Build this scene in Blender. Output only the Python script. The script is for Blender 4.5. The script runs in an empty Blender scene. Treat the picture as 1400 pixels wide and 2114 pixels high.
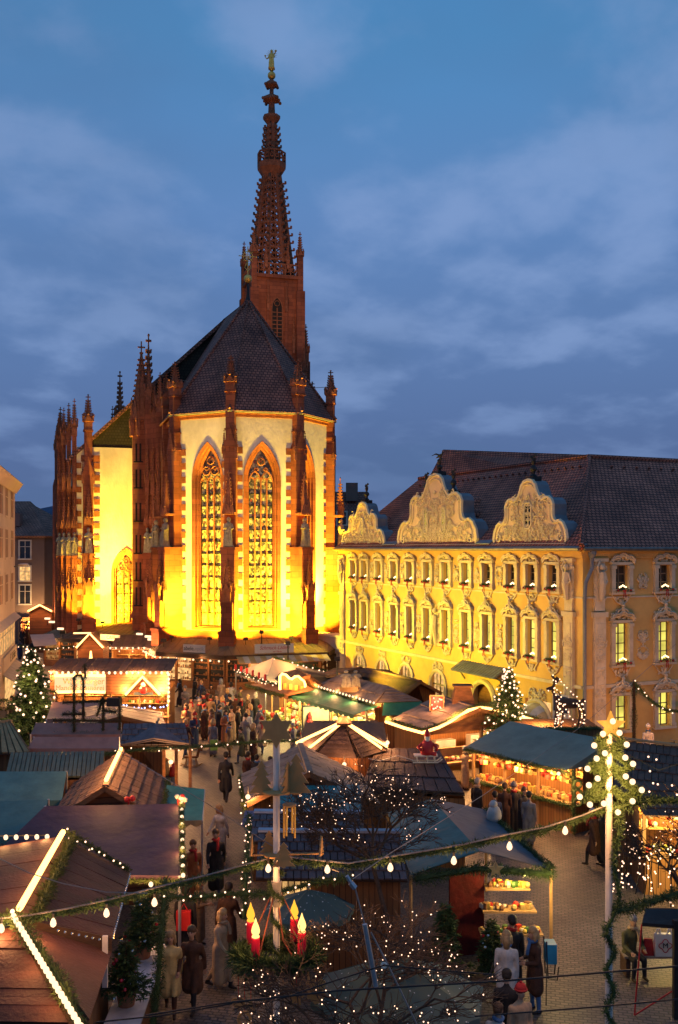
import bpy, math, random
import numpy as np
from mathutils import Matrix, Vector
R = math.radians
random.seed(7)
sc = bpy.context.scene
COL = sc.collection

# ------------------------------------------------------------------ camera
F, CX, HY, CH = 2040.0, 700.0, 1135.0, 10.0      # focal length and horizon in photo pixels, eye height in metres
cam_d = bpy.data.cameras.new('camera')
cam = bpy.data.objects.new('camera', cam_d); COL.objects.link(cam)
cam.location = (0, 0, CH); cam.rotation_euler = (R(90), 0, 0)
cam_d.sensor_fit = 'VERTICAL'; cam_d.sensor_height = 36.0; cam_d.lens = 36.0 * F / 2114
cam_d.shift_y = (HY - 1057) / 2114
cam_d.clip_start = 0.5; cam_d.clip_end = 6000
sc.camera = cam

# ------------------------------------------------------------------ sky (blue hour, broken cloud)
world = bpy.data.worlds.new('World'); sc.world = world; world.use_nodes = True
wn = world.node_tree; wn.nodes.clear(); wl = wn.links.new
def wnode(t, **k):
    n = wn.nodes.new(t)
    for a, b in k.items(): setattr(n, a, b)
    return n
w_out = wnode('ShaderNodeOutputWorld'); w_bg = wnode('ShaderNodeBackground')
w_tc = wnode('ShaderNodeTexCoord'); w_sep = wnode('ShaderNodeSeparateXYZ')
wl(w_tc.outputs['Generated'], w_sep.inputs[0])
w_ramp = wnode('ShaderNodeValToRGB'); wl(w_sep.outputs['Z'], w_ramp.inputs[0])
cr = w_ramp.color_ramp; cr.elements[0].position = 0.0; cr.elements[0].color = (0.070, 0.105, 0.215, 1)
cr.elements[1].position = 1.0; cr.elements[1].color = (0.020, 0.14, 0.34, 1)
for p, c in ((0.10, (0.076, 0.128, 0.272)), (0.20, (0.088, 0.162, 0.34)), (0.32, (0.092, 0.190, 0.40)), (0.46, (0.060, 0.198, 0.41)), (0.62, (0.045, 0.18, 0.40))):
    e = cr.elements.new(p); e.color = (*c, 1)
w_add = wnode('ShaderNodeMath', operation='ADD'); w_add.inputs[1].default_value = 0.22; wl(w_sep.outputs['Z'], w_add.inputs[0])
w_abs = wnode('ShaderNodeMath', operation='MAXIMUM'); w_abs.inputs[1].default_value = 0.1; wl(w_add.outputs[0], w_abs.inputs[0])
w_div = wnode('ShaderNodeVectorMath', operation='DIVIDE'); w_cmb = wnode('ShaderNodeCombineXYZ')
for i in range(3): wl(w_abs.outputs[0], w_cmb.inputs[i])
wl(w_tc.outputs['Generated'], w_div.inputs[0]); wl(w_cmb.outputs[0], w_div.inputs[1])
w_map = wnode('ShaderNodeMapping'); w_map.inputs['Scale'].default_value = (1.0, 0.85, 1.0); w_map.inputs['Rotation'].default_value = (0, 0, R(-24))
w_map.inputs['Location'].default_value = (3.1, 0.7, 0)
wl(w_div.outputs[0], w_map.inputs[0])
w_n = wnode('ShaderNodeTexNoise'); w_n.inputs['Scale'].default_value = 3.7; w_n.inputs['Detail'].default_value = 6; w_n.inputs['Roughness'].default_value = 0.5; w_n.inputs['Distortion'].default_value = 0.1
wl(w_map.outputs[0], w_n.inputs['Vector'])
w_r2 = wnode('ShaderNodeValToRGB'); wl(w_n.outputs['Fac'], w_r2.inputs[0])
w_r2.color_ramp.interpolation = 'EASE'; w_r2.color_ramp.elements[0].position = 0.42; w_r2.color_ramp.elements[0].color = (0.0, 0.0, 0.0, 1)
w_r2.color_ramp.elements[1].position = 0.66; w_r2.color_ramp.elements[1].color = (1, 1, 1, 1)
w_k = wnode('ShaderNodeMath', operation='MULTIPLY'); w_k.inputs[1].default_value = 0.62; wl(w_r2.outputs[0], w_k.inputs[0])
w_mix = wnode('ShaderNodeMix', data_type='RGBA'); w_hz = wnode('ShaderNodeMapRange', interpolation_type='SMOOTHSTEP'); w_hz.inputs[1].default_value = 0.02; w_hz.inputs[2].default_value = 0.20; w_hz.inputs[3].default_value = 0.22; wl(w_sep.outputs['Z'], w_hz.inputs[0])
w_kh = wnode('ShaderNodeMath', operation='MULTIPLY'); wl(w_k.outputs[0], w_kh.inputs[0]); wl(w_hz.outputs[0], w_kh.inputs[1]); wl(w_kh.outputs[0], w_mix.inputs['Factor']); wl(w_ramp.outputs[0], w_mix.inputs[6])
w_mix.inputs[7].default_value = (0.195, 0.29, 0.51, 1)
w_n2 = wnode('ShaderNodeTexNoise'); w_n2.inputs['Scale'].default_value = 1.1; w_n2.inputs['Detail'].default_value = 5
w_m2 = wnode('ShaderNodeMapping'); w_m2.inputs['Location'].default_value = (7.3, 2.2, 1); wl(w_div.outputs[0], w_m2.inputs[0]); wl(w_m2.outputs[0], w_n2.inputs['Vector'])
w_r3 = wnode('ShaderNodeValToRGB'); wl(w_n2.outputs['Fac'], w_r3.inputs[0])
w_r3.color_ramp.elements[0].position = 0.47; w_r3.color_ramp.elements[0].color = (0, 0, 0, 1); w_r3.color_ramp.elements[1].position = 0.75
w_k3 = wnode('ShaderNodeMath', operation='MULTIPLY'); w_k3.inputs[1].default_value = 0.6; wl(w_r3.outputs[0], w_k3.inputs[0])
w_mix3 = wnode('ShaderNodeMix', data_type='RGBA'); wl(w_k3.outputs[0], w_mix3.inputs['Factor']); wl(w_mix.outputs[2], w_mix3.inputs[6])
w_mix3.inputs[7].default_value = (0.068, 0.128, 0.26, 1)
wl(w_mix3.outputs[2], w_bg.inputs['Color']); w_bg.inputs['Strength'].default_value = 1.26
wl(w_bg.outputs[0], w_out.inputs[0])

# faint last daylight
sun_d = bpy.data.lights.new('sun', 'SUN'); sun_d.energy = 0.05; sun_d.angle = R(40); sun_d.color = (0.75, 0.82, 1.0)
sun = bpy.data.objects.new('sun', sun_d); COL.objects.link(sun); sun.rotation_euler = (R(35), R(-20), 0)

vs = sc.view_settings; vs.view_transform = 'Standard'; vs.look = 'None'; vs.exposure = 0.0; vs.gamma = 1.0; vs.use_curve_mapping = False
sc.render.engine = 'CYCLES'
cy = sc.cycles
cy.use_denoising = True; cy.use_adaptive_sampling = True; cy.adaptive_threshold = 0.02; world.cycles.sampling_method = 'MANUAL'; world.cycles.sample_map_resolution = 256; cy.max_bounces = 4; cy.diffuse_bounces = 2; cy.glossy_bounces = 2; cy.transmission_bounces = 2; cy.transparent_max_bounces = 4
cy.sample_clamp_indirect = 1.5; cy.sample_clamp_direct = 40.0; cy.caustics_reflective = False; cy.caustics_refractive = False; cy.use_light_tree = True

# ------------------------------------------------------------------ helpers
def at(px, py, Y): return Vector(((px - CX) / F * Y, Y, CH - (py - HY) / F * Y))       # photo pixel at a known depth
def atz(px, py, z): return at(px, py, (CH - z) * F / (py - HY))                        # photo pixel at a known height
def gp(px, py): return atz(px, py, 0.0)
I4 = Matrix()
def TR(loc, rz=0.0, s=None):
    m = Matrix.Translation(loc) @ Matrix.Rotation(rz, 4, 'Z')
    if s is not None:
        s = (s, s, s) if isinstance(s, (int, float)) else s
        m = m @ Matrix.Diagonal((*s, 1))
    return m
WM = {}
def link(o, parent, mw):
    COL.objects.link(o)
    if parent is not None:
        o.parent = parent; o.matrix_basis = WM[parent].inverted() @ mw
    else: o.matrix_basis = mw
    WM[o] = mw.copy()
    return o
def tag(o, label=None, cat=None, group=None, kind=None):
    for k, v in (('label', label), ('category', cat), ('group', group), ('kind', kind)):
        if v: o[k] = v
    return o
def thing(name, label, cat, loc=(0, 0, 0), rz=0.0, group=None):
    o = bpy.data.objects.new(name, None); o.empty_display_size = 0.2
    link(o, None, TR(loc, rz)); return tag(o, label, cat, group, 'thing')
def inst(name, mesh, parent, mw, mats=None):
    o = bpy.data.objects.new(name, mesh); link(o, parent, mw)
    if mats:
        for i, m in enumerate(mats):
            o.material_slots[i].link = 'OBJECT'; o.material_slots[i].material = m
    return o

class MB:
    """collects faces; build() links them as one mesh object"""
    def __init__(s): s.v = []; s.f = []; s.m = []; s.cur = 0
    def add(s, vs, fs):
        n = len(s.v); s.v += [tuple(v) for v in vs]; s.f += [tuple(i + n for i in f) for f in fs]; s.m += [s.cur] * len(fs); return s
    def poly(s, *pts): return s.add(pts, [tuple(range(len(pts)))])
    def box(s, c, d, rz=0.0, M=None):
        x, y, z = d[0] / 2, d[1] / 2, d[2] / 2
        vs = [Vector((a, b, e)) for e in (-z, z) for a, b in ((-x, -y), (x, -y), (x, y), (-x, y))]
        if rz: vs = [Matrix.Rotation(rz, 3, 'Z') @ v for v in vs]
        if M: vs = [M @ v for v in vs]
        c = Vector(c)
        return s.add([v + c for v in vs], [(3, 2, 1, 0), (4, 5, 6, 7), (0, 1, 5, 4), (1, 2, 6, 5), (2, 3, 7, 6), (3, 0, 4, 7)])
    def box2(s, a, b): return s.box([(p + q) / 2 for p, q in zip(a, b)], [abs(q - p) for p, q in zip(a, b)])
    def hexa(s, b4, t4): return s.add(list(b4) + list(t4), [(3, 2, 1, 0), (4, 5, 6, 7), (0, 1, 5, 4), (1, 2, 6, 5), (2, 3, 7, 6), (3, 0, 4, 7)])
    def slab(s, q, t):
        q = [Vector(p) for p in q]; n = (q[1] - q[0]).cross(q[2] - q[0]).normalized() * t
        k = len(q); vs = q + [p - n for p in q]
        return s.add(vs, [tuple(range(k)), tuple(range(2 * k - 1, k - 1, -1))] + [(i, i + k, (i + 1) % k + k, (i + 1) % k) for i in range(k)])
    def tube(s, pts, r, n=6, cap=True, closed=False):
        pts = [Vector(p) for p in pts]; k = len(pts); vs = []; fs = []
        rr = r if isinstance(r, (list, tuple)) else [r] * k
        up = None
        for i, p in enumerate(pts):
            if closed: t = pts[(i + 1) % k] - pts[i - 1]
            else: t = pts[min(i + 1, k - 1)] - pts[max(i - 1, 0)]
            if t.length < 1e-9: t = Vector((0, 0, 1))
            t.normalize()
            if up is None: up = t.orthogonal().normalized()
            a = up - t * up.dot(t)
            if a.length < 1e-6: a = t.orthogonal()
            a.normalize(); up = a; b = t.cross(a)
            for j in range(n):
                w = 2 * math.pi * j / n
                vs.append(p + (a * math.cos(w) + b * math.sin(w)) * rr[i])
        for i in range(k if closed else k - 1):
            for j in range(n):
                i2 = (i + 1) % k
                fs.append((i * n + j, i * n + (j + 1) % n, i2 * n + (j + 1) % n, i2 * n + j))
        if cap and not closed: fs += [tuple(range(n - 1, -1, -1)), tuple(range((k - 1) * n, k * n))]
        return s.add(vs, fs)
    def bar(s, a, b, r, n=6): return s.tube([a, b], r, n)
    def lathe(s, prof, c=(0, 0, 0), n=10, ph=0.0):
        c = Vector(c); vs = []; fs = []
        for r, z in prof:
            for j in range(n):
                w = ph + 2 * math.pi * j / n; vs.append(c + Vector((r * math.cos(w), r * math.sin(w), z)))
        for i in range(len(prof) - 1):
            for j in range(n): fs.append((i * n + j, i * n + (j + 1) % n, (i + 1) * n + (j + 1) % n, (i + 1) * n + j))
        fs += [tuple(range(n - 1, -1, -1)), tuple(range((len(prof) - 1) * n, len(prof) * n))]
        return s.add(vs, fs)
    def ball(s, c, r, n=8, m=5, sc=(1, 1, 1)):
        c = Vector(c); vs = []; fs = []
        for i in range(1, m):
            a = math.pi * i / m
            for j in range(n):
                w = 2 * math.pi * j / n
                vs.append(c + Vector((math.sin(a) * math.cos(w) * sc[0], math.sin(a) * math.sin(w) * sc[1], -math.cos(a) * sc[2])) * r)
        for i in range(m - 2):
            for j in range(n): fs.append((i * n + j, i * n + (j + 1) % n, (i + 1) * n + (j + 1) % n, (i + 1) * n + j))
        b = len(vs); vs += [c - Vector((0, 0, r * sc[2])), c + Vector((0, 0, r * sc[2]))]
        for j in range(n):
            fs.append((b, (j + 1) % n, j)); fs.append((b + 1, (m - 2) * n + j, (m - 2) * n + (j + 1) % n))
        return s.add(vs, fs)
    def prism(s, pts, d, M=I4):
        """2D outline (x,z), extruded along y by d, placed by M"""
        k = len(pts); vs = [M @ Vector((x, 0, z)) for x, z in pts] + [M @ Vector((x, d, z)) for x, z in pts]
        return s.add(vs, [tuple(range(k)), tuple(range(2 * k - 1, k - 1, -1))] + [(i, i + k, (i + 1) % k + k, (i + 1) % k) for i in range(k)])
    def arr(s, V, Fq):
        """numpy verts (n,3) and quads/tris (m,k)"""
        n = len(s.v); s.v += [tuple(p) for p in V.tolist()]; fl = (np.asarray(Fq) + n).tolist(); s.f += [tuple(f) for f in fl]; s.m += [s.cur] * len(fl); return s
    def mesh(s, name, mats, smooth=False, recenter=True):
        me = bpy.data.meshes.new(name)
        V = np.array(s.v, dtype=np.float64) if s.v else np.zeros((0, 3))
        c = np.zeros(3)
        if recenter and len(V): c = (V.min(0) + V.max(0)) / 2; c[2] = V[:, 2].min()
        V = V - c
        me.from_pydata(V.tolist(), [], s.f)
        for m in (mats if isinstance(mats, (list, tuple)) else [mats]): me.materials.append(m)
        if any(s.m): me.polygons.foreach_set('material_index', s.m)
        # planar uv in metres for each face
        nf = len(me.polygons)
        if nf:
            N = np.empty(nf * 3); me.polygons.foreach_get('normal', N); N = N.reshape(-1, 3)
            tot = np.empty(nf, dtype=np.int32); me.polygons.foreach_get('loop_total', tot)
            T = np.stack([-N[:, 1], N[:, 0], np.zeros(nf)], 1); L = np.linalg.norm(T, axis=1)
            T[L < 0.05] = (1, 0, 0); L[L < 0.05] = 1; T /= L[:, None]
            B = np.cross(N, T)
            li = np.empty(len(me.loops), dtype=np.int32); me.loops.foreach_get('vertex_index', li)
            fi = np.repeat(np.arange(nf), tot); P = V[li] + c
            uv = np.stack([(P * T[fi]).sum(1), (P * B[fi]).sum(1)], 1)
            me.uv_layers.new(name='UVMap').data.foreach_set('uv', uv.ravel())
            if smooth: me.polygons.foreach_set('use_smooth', [True] * nf)
        me.update()
        return me, Vector(c)
    def build(s, name, mats, parent=None, M=I4, smooth=False, **tg):
        if name == 'stucco_ornament': tg['kind'] = 'stuff'      # scrolls too small to pick apart
        me, c = s.mesh(name, mats, smooth)
        o = inst(name, me, parent, M @ Matrix.Translation(c))
        return tag(o, **tg) if tg else o

# ------------------------------------------------------------------ materials
def newmat(name):
    m = bpy.data.materials.new(name); m.use_nodes = True
    return m, m.node_tree, m.node_tree.nodes['Principled BSDF']
def c4(c): return (c[0], c[1], c[2], 1.0)
def mk(name, col, rough=0.8, var=0.25, scale=2.0, bump=0.0, bscale=None, metal=0.0, spec=0.3, tint=None, stretch=None):
    m, nt, b = newmat(name); L = nt.links.new
    b.inputs['Roughness'].default_value = rough; b.inputs['Metallic'].default_value = metal
    b.inputs['Specular IOR Level'].default_value = spec
    g = nt.nodes.new('ShaderNodeNewGeometry'); vec = g.outputs['Position']
    if stretch:
        mp = nt.nodes.new('ShaderNodeMapping'); mp.inputs['Scale'].default_value = stretch; L(vec, mp.inputs[0]); vec = mp.outputs[0]
    n = nt.nodes.new('ShaderNodeTexNoise'); n.inputs['Scale'].default_value = scale; n.inputs['Detail'].default_value = 6; n.inputs['Roughness'].default_value = 0.62
    L(vec, n.inputs['Vector'])
    r = nt.nodes.new('ShaderNodeValToRGB'); L(n.outputs['Fac'], r.inputs[0])
    r.color_ramp.elements[0].position = 0.3; r.color_ramp.elements[1].position = 0.7
    t = tint or col
    r.color_ramp.elements[0].color = c4([x * (1 - var) for x in t]); r.color_ramp.elements[1].color = c4([min(1, x * (1 + var)) for x in col])
    oi = nt.nodes.new('ShaderNodeObjectInfo'); hs = nt.nodes.new('ShaderNodeHueSaturation')
    mr = nt.nodes.new('ShaderNodeMapRange'); mr.inputs[3].default_value = 1 - var * 0.55; mr.inputs[4].default_value = 1 + var * 0.55
    L(oi.outputs['Random'], mr.inputs[0]); L(mr.outputs[0], hs.inputs['Value']); L(r.outputs[0], hs.inputs['Color']); L(hs.outputs[0], b.inputs['Base Color'])
    if bump:
        n2 = nt.nodes.new('ShaderNodeTexNoise'); n2.inputs['Scale'].default_value = bscale or scale * 6; n2.inputs['Detail'].default_value = 5; L(vec, n2.inputs['Vector'])
        bp = nt.nodes.new('ShaderNodeBump'); bp.inputs['Strength'].default_value = bump; bp.inputs['Distance'].default_value = 0.05
        L(n2.outputs['Fac'], bp.inputs['Height']); L(bp.outputs[0], b.inputs['Normal'])
    return m
def mkbrick(name, c1, c2, mortar, bw, bh, ms=0.012, rough=0.85, bump=0.6, off=0.5, rot=0.0, spec=0.25, big=0.35, coord='UV', dist=0.03):
    m, nt, b = newmat(name); L = nt.links.new
    b.inputs['Roughness'].default_value = rough; b.inputs['Specular IOR Level'].default_value = spec
    tc = nt.nodes.new('ShaderNodeTexCoord'); mp = nt.nodes.new('ShaderNodeMapping'); mp.inputs['Rotation'].default_value = (0, 0, rot)
    if coord == 'UV': L(tc.outputs['UV'], mp.inputs[0])
    else:
        g0 = nt.nodes.new('ShaderNodeNewGeometry'); L(g0.outputs['Position'], mp.inputs[0])
    nz = nt.nodes.new('ShaderNodeTexNoise'); nz.inputs['Scale'].default_value = 1.3; L(mp.outputs[0], nz.inputs['Vector'])
    va = nt.nodes.new('ShaderNodeVectorMath'); va.operation = 'MULTIPLY_ADD'; L(nz.outputs['Color'], va.inputs[0]); va.inputs[1].default_value = (dist, dist, 0); L(mp.outputs[0], va.inputs[2])
    br = nt.nodes.new('ShaderNodeTexBrick'); L(va.outputs[0], br.inputs['Vector'])
    br.offset = off
    for k, v in (('Scale', 1.0), ('Brick Width', bw), ('Row Height', bh), ('Mortar Size', ms), ('Mortar Smooth', 0.3), ('Bias', 0.0)): br.inputs[k].default_value = v
    br.inputs['Color1'].default_value = c4(c1); br.inputs['Color2'].default_value = c4(c2); br.inputs['Mortar'].default_value = c4(mortar)
    g = nt.nodes.new('ShaderNodeNewGeometry'); n = nt.nodes.new('ShaderNodeTexNoise'); n.inputs['Scale'].default_value = 0.5; n.inputs['Detail'].default_value = 6; L(g.outputs['Position'], n.inputs['Vector'])
    mr = nt.nodes.new('ShaderNodeMapRange'); mr.inputs[1].default_value = 0.3; mr.inputs[2].default_value = 0.7; mr.inputs[3].default_value = 1 - big; mr.inputs[4].default_value = 1 + big; L(n.outputs['Fac'], mr.inputs[0])
    hs = nt.nodes.new('ShaderNodeHueSaturation'); L(mr.outputs[0], hs.inputs['Value']); L(br.outputs['Color'], hs.inputs['Color']); L(hs.outputs[0], b.inputs['Base Color'])
    bp = nt.nodes.new('ShaderNodeBump'); bp.inputs['Strength'].default_value = bump; bp.inputs['Distance'].default_value = 0.04; bp.invert = True
    L(br.outputs['Fac'], bp.inputs['Height']); L(bp.outputs[0], b.inputs['Normal'])
    return m
def mkem(name, col, strength, sample=False, var=0.0, scale=4.0):
    m = bpy.data.materials.new(name); m.use_nodes = True; nt = m.node_tree; nt.nodes.clear()
    o = nt.nodes.new('ShaderNodeOutputMaterial'); e = nt.nodes.new('ShaderNodeEmission'); e.inputs[0].default_value = c4(col); e.inputs[1].default_value = strength
    if var:
        g = nt.nodes.new('ShaderNodeNewGeometry'); n = nt.nodes.new('ShaderNodeTexNoise'); n.inputs['Scale'].default_value = scale; n.inputs['Detail'].default_value = 3
        nt.links.new(g.outputs['Position'], n.inputs['Vector'])
        mr = nt.nodes.new('ShaderNodeMapRange'); mr.inputs[1].default_value = 0.3; mr.inputs[2].default_value = 0.7; mr.inputs[3].default_value = strength * (1 - var); mr.inputs[4].default_value = strength * (1 + var)
        nt.links.new(n.outputs['Fac'], mr.inputs[0]); nt.links.new(mr.outputs[0], e.inputs[1])
    nt.links.new(e.outputs[0], o.inputs[0])
    m.cycles.emission_sampling = 'FRONT' if sample else 'NONE'
    return m
KP, KS = 4.5, 1.7          # overall power of small lamps and of floodlights
def lamp(name, parent, loc, energy, col=(1.0, 0.62, 0.28), rad=0.08, spot=None, target=None, blend=0.5):
    d = bpy.data.lights.new(name, 'SPOT' if spot else 'POINT'); d.energy = energy * (KS if spot else KP); d.color = col if spot else (col[0], col[1] * .80, col[2] * .60); d.shadow_soft_size = rad
    if spot: d.spot_size = R(spot); d.spot_blend = blend
    o = bpy.data.objects.new(name, d)
    mw = Matrix.Translation(loc)
    if target is not None: mw = mw @ (Vector(target) - Vector(loc)).to_track_quat('-Z', 'Y').to_matrix().to_4x4()
    return link(o, parent, mw)

M = {}
M['plaster'] = mk('chapel plaster', (0.74, 0.63, 0.50), 0.9, 0.16, 0.45, 0.35, 7, tint=(0.60, 0.50, 0.38), stretch=(1, 1, .45))
M['sand'] = mkbrick('red sandstone', (0.29, 0.085, 0.038), (0.19, 0.055, 0.028), (0.12, 0.035, 0.02), 0.9, 0.42, 0.014, 0.9, 0.5, big=0.35)
M['sandfine'] = mk('carved sandstone', (0.27, 0.09, 0.042), 0.9, 0.35, 3.0, 0.4, 14)
M['slate'] = mkbrick('church roof tiles', (0.36, 0.135, 0.085), (0.21, 0.085, 0.060), (0.028, 0.015, 0.014), 0.30, 0.26, 0.030, 0.8, 0.9, big=0.35)
M['redtile'] = mkbrick('red roof tiles', (0.52, 0.165, 0.095), (0.33, 0.105, 0.066), (0.05, 0.022, 0.018), 0.26, 0.24, 0.034, 0.75, 1.0, big=0.35)
M['gold'] = mk('gilded copper', (0.80, 0.46, 0.10), 0.45, 0.2, 3, metal=0.55)
M['iron'] = mk('dark iron', (0.03, 0.028, 0.027), 0.6, 0.3, 4, metal=0.4)
M['copper'] = mkbrick('seamed metal roof', (0.17, 0.12, 0.065), (0.13, 0.095, 0.055), (0.05, 0.035, 0.022), 0.62, 9.0, 0.02, 0.55, 0.8, big=0.3)
M['gutter'] = mk('zinc gutter', (0.20, 0.18, 0.15), 0.5, 0.3, 3, metal=0.5)
M['zinc'] = mk('grey zinc sheet', (0.20, 0.21, 0.22), 0.55, 0.25, 1.5, metal=0.3)
M['ochre'] = mk('ochre facade paint', (0.66, 0.40, 0.12), 0.88, 0.10, 0.7, 0.2, 8, tint=(0.60, 0.35, 0.11))
M['stucco'] = mk('white stucco', (0.62, 0.49, 0.31), 0.85, 0.16, 2.0, 0.2, 10)
M['dark'] = mk('dark interior', (0.02, 0.015, 0.012), 0.9, 0.2)
M['glassdark'] = mk('dark window glass', (0.02, 0.022, 0.026), 0.12, 0.3, 2.0, spec=0.6)
M['winframe'] = mk('window paint', (0.22, 0.16, 0.10), 0.6, 0.2)
M['winwhite'] = mk('white window paint', (0.55, 0.5, 0.42), 0.6, 0.1)
M['cream'] = mk('cream render', (0.52, 0.40, 0.27), 0.9, 0.10, 0.5, 0.15, 8)
M['greyren'] = mk('grey brown render', (0.17, 0.12, 0.10), 0.9, 0.12, 0.5, 0.15, 8)
M['darkroof'] = mkbrick('dark far roof tiles', (0.30, 0.145, 0.10), (0.21, 0.10, 0.075), (0.04, 0.026, 0.024), 0.35, 0.3, 0.03, 0.8, 0.6)
def glassmat():
    m, nt, b = newmat('leaded church glass'); L = nt.links.new
    tc = nt.nodes.new('ShaderNodeNewGeometry'); mp = nt.nodes.new('ShaderNodeMapping'); mp.inputs['Scale'].default_value = (3.8, 3.8, 2.7); L(tc.outputs['Position'], mp.inputs[0])
    v = nt.nodes.new('ShaderNodeTexVoronoi'); v.distance = 'CHEBYCHEV'; v.inputs['Scale'].default_value = 2.0; v.inputs['Randomness'].default_value = 1.0; L(mp.outputs[0], v.inputs['Vector'])
    sp = nt.nodes.new('ShaderNodeSeparateColor'); L(v.outputs['Color'], sp.inputs[0])
    r = nt.nodes.new('ShaderNodeValToRGB'); r.color_ramp.interpolation = 'CONSTANT'; L(sp.outputs[0], r.inputs[0])
    r.color_ramp.elements[0].color = (0.05, 0.045, 0.035, 1); r.color_ramp.elements[1].position = 0.30; r.color_ramp.elements[1].color = (0.22, 0.18, 0.09, 1)
    for p, c in ((0.52, (0.46, 0.39, 0.20)), (0.80, (0.09, 0.08, 0.06)), (0.88, (0.50, 0.44, 0.28)), (0.96, (0.22, 0.05, 0.03))):  # yellowish pieces put reflected light into the colour of the leaded pattern
        e = r.color_ramp.elements.new(p); e.color = c4(c)
    L(r.outputs[0], b.inputs['Base Color']); b.inputs['Roughness'].default_value = 0.4
    return m
M['church_glass'] = glassmat()
# ================================================================== ground
g = MB(); g.poly((-1500, -200, 0), (1500, -200, 0), (1500, 3000, 0), (-1500, 3000, 0))
M['cobble'] = mkbrick('cobbled square', (0.135, 0.10, 0.082), (0.078, 0.060, 0.050), (0.028, 0.022, 0.019), 0.19, 0.12, 0.016, 0.55, 1.0, big=0.42, spec=0.5, rot=R(12), coord='POS', dist=0.11)
g.build('ground', M['cobble'], kind='structure', label='grey brown cobbled market square')
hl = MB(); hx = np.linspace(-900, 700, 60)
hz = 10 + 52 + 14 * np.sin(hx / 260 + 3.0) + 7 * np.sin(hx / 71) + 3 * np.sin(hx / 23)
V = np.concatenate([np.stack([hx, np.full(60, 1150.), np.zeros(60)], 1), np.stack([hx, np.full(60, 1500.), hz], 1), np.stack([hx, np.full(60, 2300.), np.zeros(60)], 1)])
Fq = np.array([(r * 60 + i, r * 60 + i + 1, (r + 1) * 60 + i + 1, (r + 1) * 60 + i) for r in range(2) for i in range(59)])
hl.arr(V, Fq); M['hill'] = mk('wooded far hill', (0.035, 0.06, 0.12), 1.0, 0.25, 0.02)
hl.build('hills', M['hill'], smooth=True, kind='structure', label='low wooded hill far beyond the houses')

# ================================================================== chapel
CC = Vector((-7.33, 79.5, 0)); FC = TR(CC, R(17))
chapel = thing('chapel', 'tall gothic chapel with floodlit white apse, red sandstone buttresses and openwork spire', 'church', CC, R(17))
def arch(a, zs, h, n=7):
    """pointed arch outline from left springing over the apex to the right springing"""
    r = (h * h + a * a) / (2 * a); th = math.asin(min(1, h / r)); pts = []
    for i in range(n + 1):
        w = th * i / n; pts.append((-a + r - r * math.cos(w), zs + r * math.sin(w)))
    return pts + [(-x, z) for x, z in reversed(pts[:-1])]
def arch_wall(mb, x0, x1, z0, z1, cx, a, sill, zs, h):
    o = [(x + cx, z) for x, z in arch(a, zs, h)]
    q = lambda *p: mb.poly(*[(x, 0, z) for x, z in p])
    q((x0, z0), (cx - a, z0), (cx - a, zs), (x0, zs)); q((cx + a, z0), (x1, z0), (x1, zs), (cx + a, zs)); q((cx - a, z0), (cx + a, z0), (cx + a, sill), (cx - a, sill))
    k = len(o)
    for i in range(k - 1):
        (ax, az), (bx, bz) = o[i], o[i + 1]
        ta = x0 + (x1 - x0) * i / (k - 1); tb = x0 + (x1 - x0) * (i + 1) / (k - 1)
        q((ax, az), (bx, bz), (tb, z1), (ta, z1))
    q((x0, zs), (cx - a, zs), (x0, z1)); q((cx + a, zs), (x1, zs), (x1, z1))
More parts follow.
